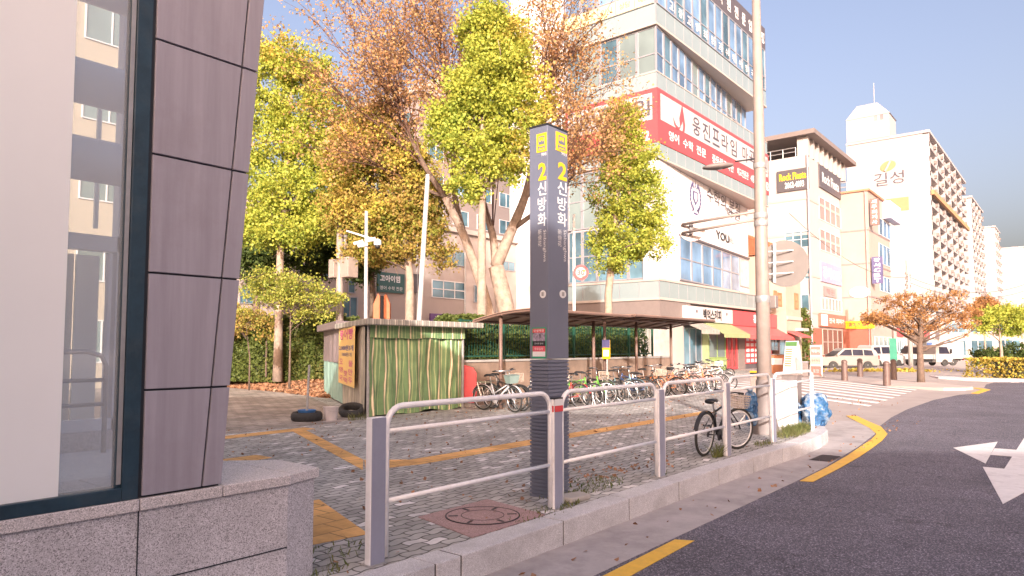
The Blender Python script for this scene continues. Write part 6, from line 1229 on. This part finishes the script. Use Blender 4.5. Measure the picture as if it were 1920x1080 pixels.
hedge('broad dark green hedge between the mauve wall and the stall', -L_ / 2 - 1, L_ / 2 + .4, -1.0, 1.0, 0, 2.55, L_hdg, 40000, .1, loc=tuple(mid), rz=math.atan2(q1.y - q0.y, q1.x - q0.x))
# tall shrub clumps that break the top of the broad hedge
T = thing('boxwood_shrub', 'looser sunlit shrub rising out of the broad hedge top', 'shrub', tuple(atd(500, 640, 27.6))); c, _ = clumps([(-1.2, 1.0, .8, 1.3, .8, .7), (.6, -.2, .6, 1.3, .7, .6), (2.0, -1.2, .55, 1.0, .7, .5)], 170, 42, .28, .4); leaves_obj('foliage', c, .1, L_mix, T); mb = MB(); mb.tube([(0, 0, -1.4), (0, 0, .6)], .04, 6); mb.build('stem', M_barkd, T)
# ground litter, weeds: uncountable stuff
def litter(nm, pts, sz, m, kd='stuff'): o = leaves_obj(nm, np.array(pts), sz, m, flat=.75); tag(o, kind=kd); return o
M_dry = leafmat('dry_leaf', [(.3, .14, .08), (.42, .22, .12), (.24, .13, .08), (.48, .31, .2)], .1)
pts = []
while len(pts) < 9000:
    b = RNG.uniform(18.2, 33); af = np.interp(b, [19, 22.3, 27.2, 60], [13.9, 14.6, 15.0, 15.0]); a = af + RNG.exponential(.9) - .35
    if a < af + 3.4: pts.append((a, b, max(0.0, float(bedz(a, b))) + RNG.uniform(.01, .07)))
pts = np.array(pts); litter('fallen_leaves', pts, .12, M_dry)
pts = []
for _ in range(900):
    a, b = RNG.uniform(3, 24), RNG.uniform(4.1, 13); pts.append((a, b, .012))
for _ in range(130): t = RNG.normal(); pts.append((7.4 + RNG.normal() * .9, 4.55 + abs(RNG.normal()) * .35, .012))
for _ in range(900): pts.append((RNG.uniform(13.5, 26), 12.2 + RNG.normal() * .5, .012))
litter('scattered_leaves', pts, .045, M_dry)
pts = [(RNG.uniform(4, 20), 3.12 + abs(RNG.normal()) * .3, -.21) for _ in range(90)]; litter('gutter_leaves', [q for q in pts if q[1] < 3.7], .05, M_dry)
def tufts(nm, spots, m):
    vs = []; fs = []
    for x, y, r, n, h in spots:
        for _ in range(n):
            a = RNG.uniform(0, 6.28); rr = r * RNG.uniform(0, 1) ** .5; bx, by = x + rr * math.cos(a) * 1.6, y + rr * math.sin(a) * .6; hh = h * RNG.uniform(.4, 1); dx, dy = RNG.normal(size=2) * hh * .5; w = .003 + .004 * RNG.random(); t = RNG.uniform(0, 6.28); wx, wy = w * math.cos(t), w * math.sin(t); o = len(vs)
            vs += [(bx - wx, by - wy, 0), (bx + wx, by + wy, 0), (bx + dx * .5 + wx * .8, by + dy * .5 + wy * .8, hh * .65), (bx + dx * .5 - wx * .8, by + dy * .5 - wy * .8, hh * .65), (bx + dx, by + dy, hh)]; fs += [(o, o + 1, o + 2, o + 3), (o + 3, o + 2, o + 4)]
    me = bpy.data.meshes.new(nm); me.from_pydata(vs, [], fs); me.materials.append(m); o = bpy.data.objects.new(nm, me); SC.collection.objects.link(o); tag(o, kind='stuff')
tufts('weeds', [(13.1, 4.18, .3, 220, .16), (13.7, 4.25, .35, 420, .2), (14.1, 4.3, .25, 260, .18), (9.95, 4.2, .1, 110, .24), (11.7, 4.15, .2, 90, .08), (6.3, 4.35, .2, 120, .06), (6.8, 4.5, .5, 300, .05), (5.95, 4.12, .12, 60, .06), (8.05, 4.15, .08, 50, .06), (3.3, 4.6, .4, 90, .06), (3.1, 4.25, .15, 50, .05), (5.5, 4.1, .3, 90, .05), (9.95, 12.55, .15, 60, .2)], leafmat('weed_leaf', [(.07, .11, .03), (.13, .17, .05), (.2, .19, .08), (.09, .14, .04)], .25))
# ================================================================== bicycles
def paint(name, c, coat=.3): return mat('bike_' + name, c, .35, var=.1, scale=9, coat=coat)
def wheel_parts(R_, par, c, m_rim, steer=0.0, nsp=20, tw=.022):
    """tyre with rim, spokes and hub; wheel plane is local XZ turned by steer"""
    cs, sn = math.cos(steer), math.sin(steer)
    def P(r, a, y): x = r * math.cos(a); return (c[0] + x * cs - y * sn, c[1] + x * sn + y * cs, c[2] + r * math.sin(a))
    mb = MB(); mb.tube([P(R_ - tw, 2 * math.pi * i / 36, 0) for i in range(36)], tw, 8, closed=True); ty = mb.build('wheel', M_rubber, par, smooth=True)
    mb = MB(); mb.tube([P(R_ - tw * 2.1, 2 * math.pi * i / 36, 0) for i in range(36)], .011, 6, closed=True); mb.build('rim', m_rim, ty, smooth=True)
    mb = MB()
    for i in range(nsp): a = 2 * math.pi * i / nsp; s = .022 if i % 2 else -.022; mb.tube([P(.02, a + .6 * (1 if i % 2 else -1), s), P(R_ - tw * 2.2, a, 0)], .0016, 3)
    mb.build('spokes', M_chrome, ty); mb = MB(); mb.tube([P(0, 0, -.05), P(0, 0, .05)], .02, 8); mb.build('hub', M_steel, ty); return ty
def bicycle(lab, col, loc, rz, style='city', basket=None, steer=0.0, lean=0.0, group=None, R_=.33, rim=None, childseat=False):
    T = thing('bicycle', lab, 'bicycle', loc, rz, group); T.rotation_euler = (lean, 0, rz); rim = rim or M_chrome
    WB = 1.06 * R_ / .33; hx = WB - .22; F = paint(*col)
    bb = (.43, 0, .28); st = (.32, 0, .62); sd = (.26, 0, .76 if style == 'mtb' else .86); hd = (hx, 0, .66 if style == 'mtb' else .62); hu = (hx - .05, 0, .8)
    mb = MB(); tt = .62 if style == 'mtb' else .42
    mb.tube([bb, (.3, 0, .68)], .017, 8); mb.tube([bb, hd], .021, 8); mb.tube([(.33, 0, tt if style == 'city' else .63), (hx - .02, 0, .74 if style == 'mtb' else .68)], .016, 8); mb.tube([(hx + .01, 0, .6), (hx - .04, 0, .8)], .023, 8)
    for s in (-1, 1): mb.tube([(0, s * .055, R_), (bb[0] - .05, s * .035, bb[2])], .009, 6); mb.tube([(0, s * .055, R_), (.32, s * .03, .62)], .008, 6)
    mb.build('frame', F, T, smooth=True)
    wc = (WB, 0, R_); cs, sn = math.cos(steer), math.sin(steer)
    def S(x, y, z): dx = x - hx; return (hx + dx * cs - y * sn, dx * sn + y * cs, z)
    w2 = S(WB, 0, R_)
    mb = MB()
    for s in (-1, 1): mb.tube([S(hx + .02, s * .05, .6), S(WB - .05, s * .055, R_ + .1), S(WB, s * .055, R_)], .012, 6)
    mb.tube([S(hx + .02, -.05, .6), S(hx + .02, .05, .6)], .014, 6); mb.build('fork', M_black if style == 'mtb' else F, T, smooth=True)
    wheel_parts(R_, T, (0, 0, R_), rim); wheel_parts(R_, T, w2, rim, steer)
    zh = .91 if style == 'mtb' else 1.02; mb = MB(); mb.tube([(hx - .04, 0, .78), (hx + .05 if style == 'mtb' else hx - .06, 0, zh - .03)], .013, 6)
    if style == 'mtb': pts = [S(hx + .0, -.31, zh), S(hx + .04, -.1, zh), S(hx + .05, 0, zh - .02), S(hx + .04, .1, zh), S(hx + .0, .31, zh)]
    else: pts = [S(hx - .25, -.28, zh), S(hx - .12, -.26, zh + .02), S(hx - .03, -.12, zh), S(hx - .03, .12, zh), S(hx - .12, .26, zh + .02), S(hx - .25, .28, zh)]
    mb.tube(pts, .011, 6); hb = mb.build('handlebar', M_black if style == 'mtb' else M_chrome, T, smooth=True); mb = MB()
    for A_, B_ in ((pts[0], pts[1]), (pts[-1], pts[-2])): A_, B_ = Vector(A_), Vector(B_); mb.tube([A_, A_ + (B_ - A_).normalized() * .12], .018, 8); q = A_ + (B_ - A_).normalized() * .13; mb.tube([q, q + Vector((.07, 0, -.03))], .006, 4)
    mb.build('grips', M_black, hb); mb = MB(); mb.tube([(.3, 0, .66), sd], .013, 6); mb.build('seat_post', M_chrome, T)
    mb = MB(); pr = [(-.14, .075, 0), (-.1, .085, .02), (-.02, .06, .02), (.08, .025, .02), (.14, .018, .005)]; n = 10
    for x, w, z in pr:
        for j in range(n): a = 2 * math.pi * j / n; mb.v.append((sd[0] + x, w * math.cos(a), sd[2] + .03 + z + .028 * math.sin(a)))
    for i in range(len(pr) - 1):
        for j in range(n): mb.f.append((i * n + j, i * n + (j + 1) % n, (i + 1) * n + (j + 1) % n, (i + 1) * n + j)); mb.m.append(0)
    mb.f += [tuple(range(n))[::-1], tuple(range((len(pr) - 1) * n, len(pr) * n))]; mb.m += [0, 0]; mb.build('saddle', M_black, T, smooth=True)
    mb = MB(); mb.lathe([(.085, -.004), (.09, 0), (.085, .004)], 18, (bb[0], -.05, bb[2]), axis='y'); mb.tube([(bb[0], -.06, bb[2]), (bb[0] + .1, -.07, bb[2] - .13)], .01, 6); mb.tube([(bb[0], .06, bb[2]), (bb[0] - .1, .07, bb[2] + .13)], .01, 6); ck = mb.build('crank', M_black if style == 'mtb' else M_steel, T)
    mb = MB(); mb.box(bb[0] + .05, bb[0] + .15, -.16, -.075, bb[2] - .145, bb[2] - .12); mb.build('pedal', M_black, ck); mb = MB(); mb.box(bb[0] - .15, bb[0] - .05, .075, .16, bb[2] + .12, bb[2] + .145); mb.build('pedal', M_black, ck)
    mb = MB(); mb.tube([(0, -.05, R_ + .035), (bb[0], -.05, bb[2] + .085)], .004, 4); mb.tube([(0, -.05, R_ - .035), (bb[0], -.05, bb[2] - .085)], .004, 4); mb.lathe([(.04, -.004), (.045, 0), (.04, .004)], 12, (0, -.05, R_), axis='y'); mb.build('chain', M_black, T)
    def guard(c, a0, a1, st_): cs2, sn2 = math.cos(st_), math.sin(st_); mb = MB(); r = R_ + .02; k = 12; \
        [mb.v.extend([(c[0] + r * math.cos(a) * cs2 - y * sn2, c[1] + r * math.cos(a) * sn2 + y * cs2, c[2] + r * math.sin(a) - abs(y) * .3) for y in (-.028, 0, .028)]) for a in np.linspace(a0, a1, k)]; \
        [mb.f.extend([(i * 3, i * 3 + 1, i * 3 + 4, i * 3 + 3), (i * 3 + 1, i * 3 + 2, i * 3 + 5, i * 3 + 4)]) for i in range(k - 1)]; mb.m = [0] * len(mb.f); return mb.build('mudguard', M_black if style == 'mtb' else F, T, smooth=True)
    guard((0, 0, R_), R(20), R(165), 0)
    if style == 'city': guard(w2, R(15), R(150), steer)
    if style == 'city':
        mb = MB()
        for s in (-.06, -.02, .02, .06): mb.tube([(-.16, s, .72), (.26, s, .72)], .005, 4)
        mb.tube([(-.12, -.06, .72), (0, -.07, R_)], .005, 4); mb.tube([(-.12, .06, .72), (0, .07, R_)], .005, 4); mb.build('rear_rack', M_chrome, T)
        mb = MB(); mb.tube([(.35, .02, .28), (.25, .22, 0)], .008, 5); mb.build('kickstand', M_steel, T)
    if basket:
        x0, x1, y, z0, z1 = (.06, .32, .15, .66, .85) if style == 'mtb' else (.02, .3, .16, .72, .93); q = lambda x, yy, z: S(hx + x, yy, z); mb = MB()
        if basket == 'wire':
            for k in range(6):
                z = z0 + (z1 - z0) * k / 5; o = .03 * (1 - k / 5); L4 = [q(x0 + o, -y + o, z), q(x1 - o, -y + o, z), q(x1 - o, y - o, z), q(x0 + o, y - o, z)]
                mb.tube(L4, .004 if k < 5 else .007, 4, closed=True)
            for k in range(8):
                t = k / 7; yy = -y + 2 * y * t
                for xx in (x0, x1): mb.tube([q(xx + (.03 if xx == x0 else -.03), yy * .85, z0), q(xx, yy, z1)], .0025, 4)
                xx = x0 + (x1 - x0) * t
                for yy2 in (-y, y): mb.tube([q(xx, yy2 * .85, z0), q(xx, yy2, z1)], .0025, 4)
            mb.build('basket', mat('basket_wire', (.55, .45, .36), .4, metal=.3), T)
        else:
            o = .04; b_ = [q(x0 + o, -y + o, z0), q(x1 - o, -y + o, z0), q(x1 - o, y - o, z0), q(x0 + o, y - o, z0)]; t_ = [q(x0, -y, z1), q(x1, -y, z1), q(x1, y, z1), q(x0, y, z1)]
            mb.add(b_ + t_, [(0, 3, 2, 1), (0, 1, 5, 4), (1, 2, 6, 5), (2, 3, 7, 6), (3, 0, 4, 7), (7, 6, 5, 4)]); mb.build('basket', mat('basket_green', (.2, .27, .25), .6), T, bevel=.01)
    return T
blk = ('black', (.02, .02, .022)); SPEC = {'red': ('red', (.45, .04, .04)), 'green': ('green', (.12, .35, .05)), 'teal': ('teal', (.2, .33, .36)), 'orange': ('orange', (.6, .22, .09)), 'silver': ('silver', (.5, .5, .52)), 'white': ('white', (.7, .66, .64)), 'copper': ('copper', (.5, .25, .14)), 'blue': ('blue', (.05, .09, .22)), 'pink': ('pink', (.6, .35, .33))}
bicycle('black mountain bicycle with wire basket locked behind the fence', blk, (9.86, 4.38, 0), R(0), 'mtb', 'wire', R(-24), R(3), rim=M_white)
G_ = 'bicycles parked in and beside the shelter'; protos = {}
ordn = ['first', 'second', 'third', 'fourth', 'fifth', 'sixth', 'seventh', 'eighth', 'ninth', 'tenth', 'eleventh', 'twelfth', 'thirteenth', 'fourteenth', 'fifteenth', 'sixteenth', 'seventeenth', 'eighteenth']
def put_bike(key, style, bk, a, b, az, lean, lab):
    k = (key, style, bk); steer = R(random.uniform(-25, 25))
    if k not in protos: protos[k] = bicycle(lab, blk if key == 'black' else SPEC[key], (a, b, 0), R(az), style, bk, steer, R(lean), G_, rim=M_chrome); return protos[k]
    d_ = dup(protos[k], (a, b, 0), R(az), lab); d_.rotation_euler = (R(lean), 0, R(az)); return d_
# left of the column
put_bike('silver', 'city', 'plastic', 13.55, 12.0, -88, 4, 'silver city bicycle with grey-green plastic basket left of the station column')
put_bike('black', 'city', 'wire', 14.2, 12.3, -97, 5, 'black bicycle with wire basket right behind the silver bicycle')
put_bike('black', 'mtb', None, 13.9, 11.0, 84, -5, 'black mountain bicycle half hidden behind the left edge of the column')
row = [('silver', 'city', 'wire'), ('red', 'city', None), ('green', 'mtb', None), ('green', 'city', 'wire'), ('black', 'mtb', None), ('black', 'city', None), ('teal', 'city', None), ('blue', 'mtb', None), ('black', 'mtb', None), ('copper', 'city', 'wire'), ('orange', 'city', None), ('orange', 'mtb', None), ('copper', 'city', None), ('pink', 'city', 'wire'), ('orange', 'city', None), ('pink', 'city', None), ('white', 'city', 'wire'), ('silver', 'mtb', None)]
desc = {'city': 'city bicycle', 'mtb': 'mountain bicycle'}
for i, (c_, s_, bk) in enumerate(row):
    a = 14.75 + i * .62 + random.uniform(-.08, .08); flip = i % 3 == 1
    b = (11.25 if not flip else 10.25) + random.uniform(-.1, .15); az = (-90 if not flip else 90) + random.uniform(-12, 12)
    put_bike(c_, s_, bk, a, b, az, random.uniform(-7, 7), '%s %s%s, %s in the row right of the station column' % (c_, desc[s_], ' with wire basket' if bk else '', ordn[i]))
for i, (c_, s_, bk, a, b, az) in enumerate([('white', 'city', 'wire', 26.3, 12.6, -60), ('pink', 'city', None, 27.2, 12.9, -75), ('white', 'mtb', None, 28.2, 12.6, -45), ('silver', 'city', 'wire', 29.6, 13.6, -55), ('black', 'city', None, 30.6, 13.2, -35), ('white', 'city', None, 31.8, 14.6, -60), ('silver', 'mtb', None, 33.4, 15.2, -50)]):
    put_bike(c_, s_, bk, a, b, az + random.uniform(-6, 6), random.uniform(-6, 6), '%s %s%s, %s of the sunlit bicycles between shelter and shops' % (c_, desc[s_], ' with wire basket' if bk else '', ordn[i]))
# ================================================================== vehicles (x forward, z up)
M_cw = mat('car_white', (.36, .345, .34), .25, var=.03, coat=.6); M_cs = mat('car_silver', (.3, .28, .26), .3, metal=.3, var=.03, coat=.6); M_cg = mat('car_glass', (.025, .025, .04), .35, var=.3, spec=.12)
M_tl = mat('tail_lamp', (.5, .03, .03), .2); M_hl = mat('head_lamp', (.6, .6, .62), .1)
def car_wheels(T, xs, w, r=.33):
    for x in xs:
        for s in (-1, 1):
            mb = MB(); mb.lathe([(r * .62, -.1), (r * .96, -.1), (r, -.06), (r, .06), (r * .96, .1), (r * .62, .1)], 22, (x, s * (w / 2 - .1), r), axis='y'); t_ = mb.build('wheel', M_rubber, T, smooth='auto')
            mb = MB(); mb.lathe([(.02, .1), (.06, .1), (r * .6, .07), (r * .6, -.07), (.02, -.1)], 12, (x, s * (w / 2 - .1), r), axis='y'); mb.build('rim', M_steel, t_, smooth='auto')
def car(nm, lab, cat, loc, rz, low, roof, wins, xs, w, m, r=.33, lights=((0, 0),), cab_in=.14):
    T = thing(nm, lab, cat, loc, rz); mb = MB(); mb.extr(low, ((0, -w / 2, 0), (1, 0, 0), (0, 0, 1)), (0, w, 0)); mb.build('body', m, T, bevel=.05)
    n = len(roof); mb = MB(); zb = min(p[1] for p in roof); zt = max(p[1] for p in roof)
    ins = lambda z: w / 2 - .03 - cab_in * (z - zb) / (zt - zb)
    vs = [(p[0], -ins(p[1]), p[1]) for p in roof] + [(p[0], ins(p[1]), p[1]) for p in roof]; mb.add(vs, [tuple(range(n)), tuple(range(n, 2 * n))[::-1]] + [((i + 1) % n, i, n + i, n + (i + 1) % n) for i in range(n)]); mb.build('cabin', m, T, bevel=.03)
    for q in wins:
        for s in (-1, 1): mb = MB(); A_ = [(p[0], s * (ins(p[1]) + .004), p[1]) for p in q]; B_ = [(p[0], s * (ins(p[1]) + .014), p[1]) for p in q]; k = len(q); mb.add(A_ + B_, [tuple(range(k)), tuple(range(k, 2 * k))] + [(i, (i + 1) % k, k + (i + 1) % k, k + i) for i in range(k)]); mb.build('side_window', M_cg, T)
    f0, f1 = roof[-1], roof[-2]        # windscreen edge: last two points
    mb = MB(); a, b = Vector((f0[0] + .015, 0, f0[1] + .05)), Vector((f1[0] + .03, 0, f1[1] - .05)); mb.add([(a.x, -ins(a.z) + .08, a.z), (a.x, ins(a.z) - .08, a.z), (b.x, ins(b.z) - .08, b.z), (b.x, -ins(b.z) + .08, b.z)], [(0, 1, 2, 3)]); mb.build('windscreen', M_cg, T)
    xf = max(p[0] for p in low); xb_ = min(p[0] for p in low)
    for s in (-1, 1):
        mb = MB(); mb.box(xf - .14, xf + .012, s * (w / 2 - .36), s * (w / 2 - .04), .68, .84); mb.build('headlight', M_hl, T, bevel=.02)
        mb = MB(); mb.box(xb_ - .012, xb_ + .1, s * (w / 2 - .2), s * (w / 2 + .006), .8, 1.1); mb.build('tail_light', M_tl, T, bevel=.02)
        mb = MB(); mb.box(f0[0] - .25, f0[0] - .12, s * (w / 2 + .01), s * (w / 2 + .17), f0[1] + .02, f0[1] + .15); mb.build('mirror', m, T, bevel=.02)
        mb = MB(); mb.box(f0[0] - 1.0, f0[0] - .85, s * (w / 2 + .002), s * (w / 2 + .02), f0[1] - .16, f0[1] - .13); mb.build('door_handle', M_chrome, T)
    mb = MB(); mb.box(xf - .03, xf + .04, -w / 2 + .1, w / 2 - .1, .3, .48); mb.box(xb_ - .04, xb_ + .03, -w / 2 + .1, w / 2 - .1, .34, .55); mb.build('bumper', M_grey, T, bevel=.02)
    mb = MB(); mb.box(xf + .002, xf + .014, -.5, .5, .6, .74); mb.build('grille', M_black, T); car_wheels(T, xs, w, r)
    mb = MB(); mb.box(xb_ + .2, xf - .2, -w / 2 + .02, w / 2 - .02, .17, .3); mb.build('sill', M_black, T); return T
RZL = R(YAW - 90 + 180)      # heading to the photo's left, RZR to its right
RZR = R(YAW - 90)
def arch(x0, r=.38, z=.28, n=7): return [(x0 + r * math.cos(t), z + r * .95 * math.sin(t)) for t in np.linspace(0, math.pi, n)]
def lowprof(L, zb, xs, zbelt, zhood, hood, zback): # counter-clockwise from rear bottom
    p = [(0, zb)]
    for x in xs: p += [(q[0], max(zb, q[1])) for q in arch(x)[::-1]]
    return p + [(L, zb), (L, zhood - .12), (L - .12, zhood), (L - hood, zbelt), (0.05, zbelt), (0, zback)]
p = atz(1630, 689.0, -.2); p = atd(1636, 600, 57); p.z = -.12
car('parked_car', 'silver sport utility car parked broadside facing left', 'car', p, RZL, lowprof(4.65, .28, (.95, 3.72), 1.05, .95, 1.15, .8), [(.0, 1.05), (.22, 1.5), (.5, 1.66), (2.75, 1.68), (3.6, 1.05)], [[(.45, 1.1), (.55, 1.5), (1.2, 1.56), (1.2, 1.1)], [(1.28, 1.1), (1.28, 1.57), (2.1, 1.58), (2.1, 1.1)], [(2.18, 1.1), (2.18, 1.58), (2.68, 1.57), (3.25, 1.1)]], (.95, 3.72), 1.82, M_cs)
p = atd(1618, 600, 62); p.z = -.12
car('parked_van', 'white van standing tail to tail with the silver car', 'van', p, RZR + R(25), lowprof(4.3, .28, (.8, 3.4), 1.1, 1.0, .7, .9), [(.0, 1.1), (.1, 1.85), (.3, 1.95), (3.0, 1.95), (3.75, 1.1)], [[(.25, 1.2), (.3, 1.75), (1.1, 1.78), (1.1, 1.2)], [(1.3, 1.2), (1.3, 1.78), (2.3, 1.78), (2.3, 1.2)], [(2.4, 1.2), (2.4, 1.78), (2.9, 1.76), (3.4, 1.2)]], (.8, 3.4), 1.75, M_cw)
def truck(nm, lab, loc, rz, box):
    T = thing(nm, lab, 'truck', loc, rz); w = 1.75; mb = MB(); mb.extr([(3.3, .35), (4.95, .35), (5.05, .9), (4.95, 1.1), (4.55, 1.95), (3.45, 1.98), (3.3, 1.9)], ((0, -w / 2, 0), (1, 0, 0), (0, 0, 1)), (0, w, 0)); mb.build('cab', M_cw, T, bevel=.05)
    for s in (-1, 1): mb = MB(); mb.extr([(3.6, 1.15), (4.7, 1.15), (4.42, 1.78), (3.6, 1.8)], ((0, s * (w / 2 + .004), 0), (1, 0, 0), (0, 0, 1)), (0, s * .012, 0)); mb.build('side_window', M_cg, T); mb = MB(); mb.box(4.7, 4.8, s * (w / 2 + .05), s * (w / 2 + .2), 1.2, 1.6); mb.build('mirror', M_black, T)
    mb = MB(); mb.add([(4.975, -.75, 1.2), (4.975, .75, 1.2), (4.64, .7, 1.85), (4.64, -.7, 1.85)], [(0, 1, 2, 3)]); mb.build('windscreen', M_cg, T)
    mb = MB(); mb.box(0, 3.25, -.45, .45, .45, .62); mb.box(.4, 2.9, -.8, .8, .35, .5); mb.build('chassis', M_black, T); car_wheels(T, (.85, 4.2), w, .33)
    if box:
        mb = MB(); mb.box(-.1, 3.22, -w / 2 - .05, w / 2 + .05, .66, 2.3); bx = mb.build('cargo_box', M_cw, T, bevel=.02)
        for s in (-1, 1):
            def pl(pts, m, nm_, o=.052): mb = MB(); mb.extr(pts, ((0, s * (w / 2 + o), 0), (1, 0, 0), (0, 0, 1)), (0, s * .006, 0)); mb.build(nm_, m, bx)
            pl([(3.2, 2.28), (.9, 2.28), (2.7, 1.25), (3.2, 1.1)], mat('print_lightblue', (.3, .45, .62), .4), 'blue_stripe'); pl([(3.2, 2.2), (2.7, 2.2), (3.05, 1.4), (3.2, 1.4)], mat('print_blue', (.05, .15, .5), .4), 'dark_stripe', .06); pl([(3.0, 1.05), (2.1, 1.5), (1.7, 1.75), (2.9, .95)], mat('print_coral', (.65, .2, .18), .4), 'red_stripe', .06)
    else:
        mb = MB(); mb.box(-.1, 3.22, -w / 2, w / 2, .66, .76)
        for s in (-1, 1): mb.box(-.1, 3.22, s * (w / 2 - .04), s * w / 2, .761, 1.1)
        mb.box(-.1, -.06, -w / 2 + .041, w / 2 - .041, .761, 1.1); mb.build('flat_bed', M_cw, T, bevel=.01)
    for s in (-1, 1): mb = MB(); mb.box(5.0, 5.06, s * .5, s * .82, .62, .82); mb.build('headlight', M_hl, T); mb = MB(); mb.box(-.14, -.1, s * .55, s * .8, .52, .64); mb.build('tail_light', M_tl, T)
    return T
p = atd(1681, 600, 66); p.z = -.12; truck('flatbed_truck', 'white flatbed truck behind the green post and tree trunk', p, RZR + R(8), False)
p = atd(1794, 600, 68); p.z = -.12; truck('box_truck', 'white box truck with blue and red stripes right of the orange tree', p, RZL - R(8), True)
# low ornamental grass strip by the cars
T = thing('ornamental_planting', 'low strip of dry ornamental grass below the silver car', 'planting', tuple(atd(1635, 600, 48))); T.location.z = -.1
c = RNG.normal(size=(1200, 3)) * np.array([.5, 2.2, .08]) + np.array([0, 0, .12]); c[:, 2] = np.abs(c[:, 2]); c = c @ np.array([[math.cos(R(-50)), -math.sin(R(-50)), 0], [math.sin(R(-50)), math.cos(R(-50)), 0], [0, 0, 1]]); leaves_obj('foliage', c, .16, L_gold, T)
